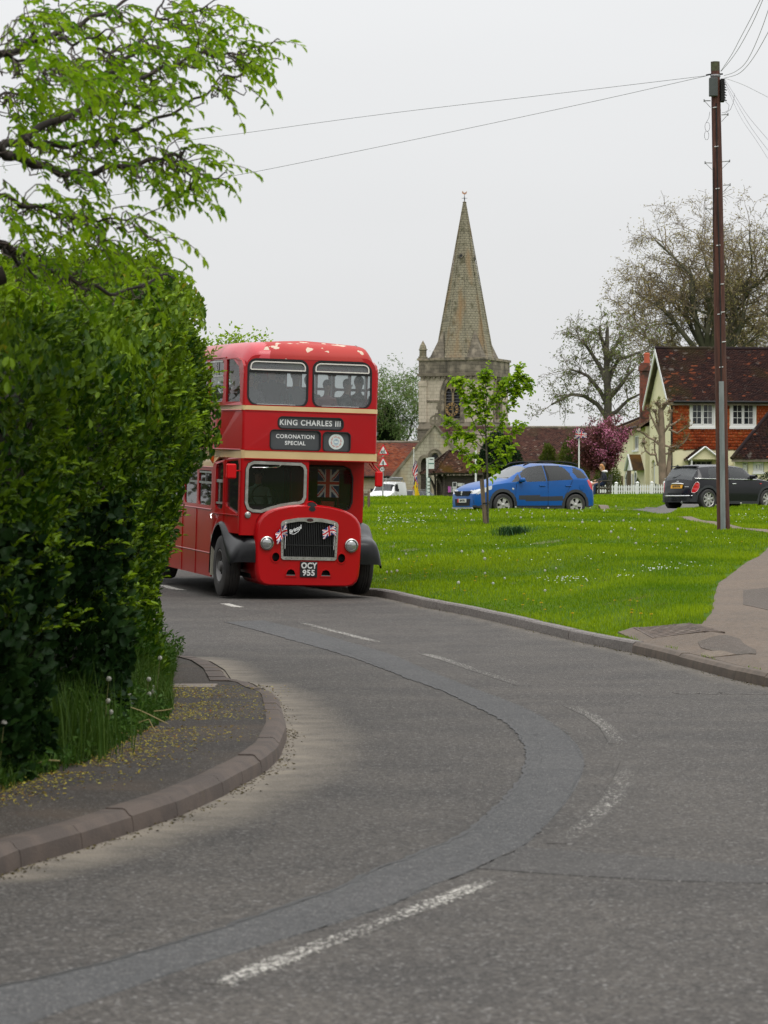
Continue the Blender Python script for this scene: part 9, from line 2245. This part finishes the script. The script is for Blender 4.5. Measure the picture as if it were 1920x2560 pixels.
# ================================================================ background trees
def grow(rg,p,d,L_,r_,lvl,maxl,segs,tips,P):
    """recursive limb"""
    n = P.get('seg',4); d = d/np.linalg.norm(d); cur = p; rr_ = r_
    for i in range(n):
        d = d+rg.normal(0,P['wig'],3)+np.array([0,0,P['up'][min(lvl,len(P['up'])-1)]]); d /= np.linalg.norm(d)
        nx = cur+d*L_/n; r2 = max(rr_*(1-.45/n),P['rmin']); segs.append((*cur,*nx,rr_,r2)); cur = nx; rr_ = r2
        if lvl < maxl and i >= P.get('first',1)-1:
            for _ in range(P['side'][min(lvl,len(P['side'])-1)]):
                if rg.random() < P.get('pside',.8):
                    a = rg.normal(size=3); a -= a@d*d; a /= np.linalg.norm(a); ang = R(rg.uniform(*P['ang'])); dd = d*math.cos(ang)+a*math.sin(ang)
                    grow(rg,cur,dd,L_*rg.uniform(*P['ratio']),rr_*rg.uniform(.45,.7),lvl+1,maxl,segs,tips,P)
        if lvl >= maxl-1: tips.append((*cur,*d))
def tree(name,base,label,cat,trunk,limbs,P,seed,bark,leafm=None,lsz=.1,per=2,group=None,tint0=.5,sides=3,spread=.15,wr=.6):
    """trunk: list of local pts with radii; limbs: list of (start point, direction, length, radius)"""
    rg = np.random.default_rng(seed); e = empty(name,base,label=label,cat=cat,group=group)
    for T_ in trunk: mb = MB(); mb.tube([t[:3] for t in T_],[t[3] for t in T_],10); mb.build('trunk',bark,e,smooth=60)
    segs,tips = [],[]
    for (p,d,L_,r_) in limbs: grow(rg,np.array(p,float),np.array(d,float),L_,r_,0,P['lv'],segs,tips,P)
    S = np.array(segs); thick = S[:,6] > P.get('thick',.03)
    if thick.any(): seg_mesh('limbs',S[thick],bark,e,6,kind='stuff')
    if (~thick).any(): seg_mesh('twigs',S[~thick],P.get('twigm',bark),e,sides,kind='stuff')
    if leafm is not None and per > 0:
        T_ = np.array(tips); m = len(T_); idx = np.repeat(np.arange(m),int(per)) if per >= 1 else np.where(rg.random(m) < per)[0]; n = len(idx)
        Pn = T_[idx,:3]+rg.normal(0,spread,(n,3)); D = T_[idx,3:]+rg.normal(0,.8,(n,3)); Nl = rg.normal(0,.5,(n,3))+np.array([0,-.4,1.]); L_ = rg.uniform(.6,1.4,n)*lsz
        leaves(e,leafm,Pn,D,Nl,L_,L_*wr,np.clip(tint0+.3*fbm(Pn,seed,2,1.2)+rg.normal(0,.15,n),0,1),0,stuff='foliage')
    return e
m_barkg = M('grey_green_bark',(.11,.10,.065),rough=.95,c2=(.06,.06,.035),scale=1.5)
m_twb = M('far_twig',(.17,.13,.085),rough=1)
m_barkd = M('dark_bark',(.07,.06,.05),rough=.95,c2=(.11,.10,.075),scale=2)
m_bud = leaf_mat('bud_brown',(.27,.20,.09),(.38,.36,.13),rough=.8,transl=.3)
m_young = leaf_mat('young_leaf',(.10,.14,.03),(.22,.26,.07),rough=.7,transl=.35)
# big bare tree behind the cottage
D1 = 192.; b1 = px(1768,1262,D1); k1 = D1/F
def rel(x,y,D,b): v = px(x,y,D)-b; return (v.x,0,v.z)
PB = dict(lv=5,seg=4,wig=.13,up=[.05,.02,-.01,-.05,-.08,-.08],side=[1,2,1,1,1],pside=.78,ang=(22,55),ratio=(.52,.72),rmin=.012,thick=.05,twigm=m_twb)
limbs = []
for (x,y,dx,dy,dz,L_,r_) in ((1765,880,-.35,.1,1,6.8,.26),(1775,870,.05,-.2,1,7.2,.26),(1800,880,.45,.1,1,6.8,.24),(1765,900,-.85,-.1,.7,6.6,.2),(1790,900,.95,.2,.6,5.6,.2),(1760,910,-1,.3,.35,5.6,.17),(1770,890,-.55,.8,.8,6.2,.18),(1785,890,.3,.9,.8,6,.18),(1770,925,-1,-.3,.1,4.8,.12),(1795,910,.8,-.5,.7,5.6,.16),(1768,880,-.15,-.5,1,6.8,.2),(1760,935,-.7,0,.0,4.2,.1)):
    limbs.append((rel(x,y,D1,b1),(dx,dy,dz),L_*.72,r_))
t0 = rel(1768,880,D1,b1)
tree('bare_tree',b1,'large spreading tree just coming into bud behind the cottage roof','tree',[[(0,0,-1,.55),(0,0,4,.5),(t0[0],0,t0[2],.38)],[(.2,0,6,.3),(rel(1800,880,D1,b1)[0],0,t0[2],.24)]],limbs,PB,101,m_barkg,m_bud,.11,.6,spread=.16,tint0=.5)
b2 = px(1935,1262,200.); limbs = []
for (dx,dy,dz,L_,r_) in ((-.3,.1,1,6.5,.24),(.2,0,1,6.5,.24),(-.8,0,.7,5.5,.2),(-.6,.5,.9,5.8,.18),(.6,.2,.8,5.5,.2),(-.9,.2,.2,4.5,.14)): limbs.append(((0,0,8.5),(dx,dy,dz),L_*.72,r_))
tree('bare_tree',b2,'second budding tree at the right edge behind the cottage roof','tree',[[(0,0,-1,.5),(0,0,5,.42),(0,0,8.6,.32)]],limbs,PB,103,m_barkg,m_bud,.11,.6,spread=.15,tint0=.5)
# medium tree left of the cottage with cut limb ends
D3 = 182.; b3 = px(1517,1262,D3); rr3 = lambda x,y: rel(x,y,D3,b3)
mainl = [[(1517,1262),(1518,1100),(1520,1000),(1517,930),(1516,880),(1518,840),(1519,816)],[(1518,905),(1510,865),(1500,835),(1499,815)],[(1518,965),(1505,925),(1480,885),(1460,860),(1455,858)],[(1518,1010),(1500,975),(1470,940),(1450,930),(1425,925)],[(1518,1045),(1495,1010),(1460,990),(1430,985),(1400,1000),(1378,1012)],[(1520,1000),(1545,970),(1570,935),(1585,925)],[(1519,905),(1535,870),(1548,850)],[(1519,960),(1530,930),(1545,900),(1600,880),(1612,905)],[(1518,1040),(1540,1030),(1570,1000),(1600,985)]]
trk = []
for A in mainl[:1]: trk.append([(*rr3(a,b),.30*(1-.8*i/(len(A)-1))+.02) for i,(a,b) in enumerate(A)])
limbs = []; rg = np.random.default_rng(7)
for A in mainl[1:]:
    Q = [np.array(rr3(a,b))+np.array([0,rg.normal(0,.4),0])*(i > 0) for i,(a,b) in enumerate(A)]; trk.append([(*q,.14*(1-.75*i/(len(Q)-1))+.02) for i,q in enumerate(Q)])
    for i in range(1,len(Q)):
        for _ in range(3): d = Q[i]-Q[i-1]; d /= np.linalg.norm(d); limbs.append((Q[i],d*.5+rg.normal(0,.6,3)+np.array([0,0,.2]),rg.uniform(.6,1.3),.03))
for z_ in np.linspace(4,10,14): limbs.append(((rg.normal(0,.1),0,z_),rg.normal(0,1,3)*np.array([1,1,.3]),rg.uniform(.6,1.1),.03))
PM = dict(lv=3,seg=3,wig=.2,up=[.02,0,-.03,-.05],side=[1,1,1],pside=.85,ang=(25,60),ratio=(.5,.75),rmin=.013,thick=.05,twigm=M('mid_twig',(.17,.14,.10),rough=1))
tree('lopped_tree',b3,'half bare tree with stubby lopped limbs left of the cottage','tree',trk,limbs,PM,105,m_barkd,m_young,.13,.55,spread=.15,tint0=.5)
# pollard in front of the gable
D4 = 138.; b4 = px(1657,1240,D4); rr4 = lambda x,y: rel(x,y,D4,b4)
z6 = lambda a,b: (1500+a/3.95,820+b/3.95)
pol = [[(625,1640),(620,1500),(615,1380),(612,1200),(610,1050),(605,900),(600,800)],[(665,1640),(670,1480),(680,1350),(690,1260),(690,1200)],[(600,800),(570,760),(560,735)],[(605,820),(640,770),(650,740)],[(615,1050),(660,990),(690,930),(695,830)],[(610,1400),(570,1330),(545,1200),(550,1120)],[(612,1180),(540,1110),(480,1080),(430,1040),(380,1010)],[(590,1060),(540,950),(500,870),(480,800)],[(575,1020),(560,900),(540,830)],[(560,1250),(500,1250),(450,1210),(430,1130)],[(660,980),(740,940),(800,900)],[(620,1250),(700,1230),(760,1180),(830,1130),(860,1090)],[(615,1150),(700,1180),(760,1160)],[(680,1000),(760,1040),(820,1000),(870,970)]]
trk = []; rs_ = [(.20,.13),(.14,.08),(.07,.06),(.08,.07)]+[(.055,.03)]*10; limbs = []; rg = np.random.default_rng(9)
for k,A in enumerate(pol):
    dd = rg.normal(0,.3) if k > 1 else 0; Q = [np.array(rr4(*z6(a,b)))+np.array([0,dd*i/len(A),0]) for i,(a,b) in enumerate(A)]; r0,r1_ = rs_[k]
    trk.append([(*q,r0+(r1_-r0)*i/(len(Q)-1)) for i,q in enumerate(Q)])
    if k > 1:
        for _ in range(6): limbs.append((Q[-1],rg.normal(0,1,3)+np.array([0,0,.4]),.22,.02))
        for i in range(1,len(Q)):
            for _ in range(2): limbs.append((Q[i],rg.normal(0,1,3),.16,.018))
PP = dict(lv=1,seg=2,wig=.2,up=[.05],side=[1],pside=.7,ang=(25,70),ratio=(.5,.8),rmin=.01,thick=.1,twigm=M('pollard_twig',(.16,.11,.07),rough=1))
po = tree('pollard_tree',b4,'small heavily pollarded tree with knuckled branches in front of the cottage gable','tree',trk,limbs,PP,107,M('pollard_bark',(.25,.18,.13),rough=.9,c2=(.16,.12,.085),scale=3,bump=.3),leaf_mat('pollard_bud',(.22,.12,.05),(.22,.2,.05),rough=.7),.07,1,spread=.04)
for (a,b) in ((560,745),(650,745),(630,760),(480,800),(540,820),(690,820),(430,1130),(380,1010),(760,1180),(690,1200)): 
    q = rr4(*z6(a,b)); blob('knuckle',(q[0],q[1]-.02,q[2]),(.10,.09,.08),M('pollard_bark',()),po,7,noise=.25)
# pink blossom tree
D6 = 143.; b6 = px(1505,1250,D6); rg = np.random.default_rng(13); rr6 = lambda x,y: rel(x,y,D6,b6)
limbs = []
for (x,y) in ((1520,1040),(1510,1060),(1530,1050),(1480,1080),(1460,1080),(1500,1090),(1550,1100),(1575,1085),(1450,1120),(1470,1130),(1545,1130),(1490,1150),(1465,1160),(1530,1160),(1440,1095),(1505,1120),(1560,1150)):
    q = np.array(rr6(1500+(x-1510)*.74,y-6)); s0 = np.array([0,0,1.4]); d = q-s0; limbs.append((s0,d+np.array([0,rg.normal(0,.5),0]),np.linalg.norm(d)*.80,.045))
PK = dict(lv=3,seg=4,wig=.10,up=[.03,0,0],side=[2,1,1],pside=.8,ang=(20,50),ratio=(.28,.45),rmin=.010,thick=.04,twigm=m_twig)
m_pleaf = leaf_mat('purple_leaf',(.09,.03,.035),(.16,.06,.05),rough=.6,transl=.25)
pt = tree('blossom_tree',b6,'crab apple tree with purple brown leaves and pink blossom beside the cottage wing','tree',[[(0,0,-.5,.13),(.02,0,.8,.11),(0,0,1.5,.09)]],limbs,PK,109,m_twig,m_pleaf,.10,2,spread=.13)
segs,tips = [],[]; rg2 = np.random.default_rng(109)
for (p,d,L_,r_) in limbs: grow(rg2,np.array(p,float),np.array(d,float),L_,r_,0,3,segs,tips,PK)
T_ = np.array(tips); T_ = T_[(fbm(T_[:,:3],3,2,2.2)+.25*rg.normal(size=len(T_))) > -.05]; idx = np.repeat(np.arange(len(T_)),3); n = len(idx); Pn = T_[idx,:3]+rg.normal(0,.10,(n,3))
leaves(pt,leaf_mat('pink_petal',(.60,.14,.32),(.80,.36,.50),rough=.7,transl=.35),Pn,rg.normal(0,1,(n,3)),rg.normal(0,1,(n,3)),rg.uniform(.05,.09,n),.06,rg.random(n),0,stuff='blossom')
# yews, shrubs, willow
m_yew = leaf_mat('yew_leaf',(.008,.022,.008),(.022,.05,.014),rough=.7,transl=.1)
m_wil = leaf_mat('willow_leaf',(.10,.17,.05),(.21,.29,.09),rough=.7,transl=.4)
m_shr = leaf_mat('shrub_leaf',(.035,.07,.012),(.15,.17,.02),rough=.6,transl=.3)
def bsh(x0,x1,yt,D,label,mat,n,ls,seed,name='shrub',dz=0,gy=1262,depth=1.,lum=.22):
    c = px((x0+x1)/2,gy,D); wx = (x1-x0)/2*D/F; top = px(0,yt,D).z; h = top-c.z; return bush(name,c,(wx,wx*depth,h/1.32),n,ls,mat,label,seed=seed,tint0=.5,lum=lum)
bsh(1180,1305,1085,236,'dark yew bush behind the sapling beside the church porch',m_yew,7000,.22,21,'yew',lum=.15)
bsh(1340,1400,1112,200,'low dark shrub with yellow green tips in front of the brown church roof',m_shr,4500,.13,22)
bsh(1385,1475,1103,198,'wide green shrub behind the blue car left of the blossom tree',m_shr,6000,.13,23)
bsh(1478,1560,1165,150,'green shrub under the pink blossom tree',m_shr,4000,.08,24)
bsh(935,995,1032,330,'dark conifer rising behind the orange church roof',m_yew,5000,.28,25,'yew',lum=.3)
bsh(1676,1712,1165,141,'clipped dark hedge left of the black car by the cottage corner',m_yew,3500,.05,26,'clipped_hedge',depth=.6,lum=.05)
bsh(1880,1990,1178,141,'clipped dark green hedge at the right edge below the extension window',m_yew,6000,.05,27,'clipped_hedge',depth=.3,lum=.04)
bsh(1589,1602,1195,146,'small shrub with pale flowers by the wing porch',m_shr,900,.06,28)
bsh(1534,1546,1215,147,'small pale green plant behind the picket fence at its left end',m_shr,500,.06,29)
bsh(1630,1652,1212,142,'small dark bush at the foot of the pollard tree',m_yew,700,.06,30)
# willow like tree: hanging sprays
D7 = 330.; b7 = px(995,1262,D7); limbs = []
for (dx,dy,dz,L_) in ((-.3,0,1,5.2),(.2,.2,1,4.8),(.5,0,.8,4.2),(-.6,.1,.7,4.2),(0,-.4,1,5),(-.15,.3,1,5.6),(.8,0,.5,3.4),(.3,.4,.9,4.5)): limbs.append(((0,0,5.2),(dx,dy,dz),L_,.14))
PW = dict(lv=4,seg=3,wig=.14,up=[.03,-.05,-.15,-.22],side=[1,2,1,1],pside=.9,ang=(20,50),ratio=(.5,.75),rmin=.02,thick=.06,twigm=M('willow_twig',(.14,.13,.07),rough=1))
tree('willow_tree',b7,'pale green willow like tree behind the orange church roof','tree',[[(0,0,-1,.4),(0,0,3,.3),(0,0,5.3,.2)]],limbs,PW,111,m_barkd,m_wil,.30,5,spread=.35,wr=.3)
# tree just behind the bus whose top shows over the roof line
D8 = 66.; b8 = px(585,1262,D8); b8.z = .3; limbs = []
for (dx,dy,dz,L_) in ((-.6,0,.8,1.0),(.2,.2,.7,.9),(.8,0,.6,.95),(-.2,-.2,.9,.9),(-1,.3,.5,1.0),(.6,-.3,.7,.9)): limbs.append(((0,0,3.75),(dx,dy,dz),L_,.04))
PS = dict(lv=2,seg=3,wig=.15,up=[.05,.02],side=[2,1],pside=.9,ang=(25,60),ratio=(.4,.6),rmin=.008,thick=.03,twigm=m_twig)
tree('small_tree',b8,'small leafy tree whose top shows above the bus roof by the hedge','tree',[[(0,0,-.3,.12),(0,0,2,.1),(0,0,3.8,.07)]],limbs,PS,113,m_bark,leaf_mat('sapling_leaf',(),()),.075,9,spread=.12)
# ================================================================ woodland behind the viewpoint, out of view, added to darken reflections and low sky light
rg = np.random.default_rng(77); n = 26000; a = rg.uniform(R(70),R(290),n); rr_ = 30+6*np.sin(a*5)+rg.normal(0,.8,n); h = 9+2*np.sin(a*9)+1.5*np.sin(a*23); z = rg.random(n)*h
Pw = np.stack([np.sin(a)*rr_,np.cos(a)*rr_-4,z],1)
Vw,Fw = leaf_arrays(Pw,rg.normal(0,1,(n,3)),rg.normal(0,1,(n,3)),rg.uniform(.4,.8,n),rg.uniform(.25,.5,n))
np_mesh('unseen_woodland',Vw,Fw,leaf_mat('wood_leaf',(.03,.06,.01),(.08,.13,.02),transl=.2),tint=np.tile(rg.random(n),2),kind='stuff')
mb = MB(); an = np.linspace(R(70),R(290),60); mb.grid([[(math.sin(t)*(32+6*math.sin(t*5)),math.cos(t)*(32+6*math.sin(t*5))-4,zf*(8+2*math.sin(t*9))) for t in an] for zf in (0,.5,1)]); mb.build('unseen_woodland',M('bush_inside',()),kind='stuff')
# out-of-view growth left of the lane, added to darken the bus side's reflection
n = 14000; t = rg.random(n); hx_ = -7.2-9.8*t; hy_ = 42+36*t; zz2 = rg.random(n)*(4.6+.6*np.sin(t*30)); Pw = np.stack([hx_+rg.normal(0,.35,n)-.3*np.sin(zz2*3+t*40),hy_+rg.normal(0,.2,n),zz2],1)
Vw,Fw = leaf_arrays(Pw,rg.normal(0,1,(n,3)),rg.normal(0,1,(n,3)),rg.uniform(.12,.3,n),rg.uniform(.08,.18,n))
np_mesh('unseen_roadside_growth',Vw,Fw,leaf_mat('wood_leaf',(),()),tint=np.tile(rg.random(n),2),kind='stuff')
mb = MB(); mb.grid([[(-7.8-9.8*q,42+36*q,z_) for q in np.linspace(0,1,12)] for z_ in (-.1,2,4.2)]); mb.build('unseen_roadside_growth',M('bush_inside',()),kind='stuff')
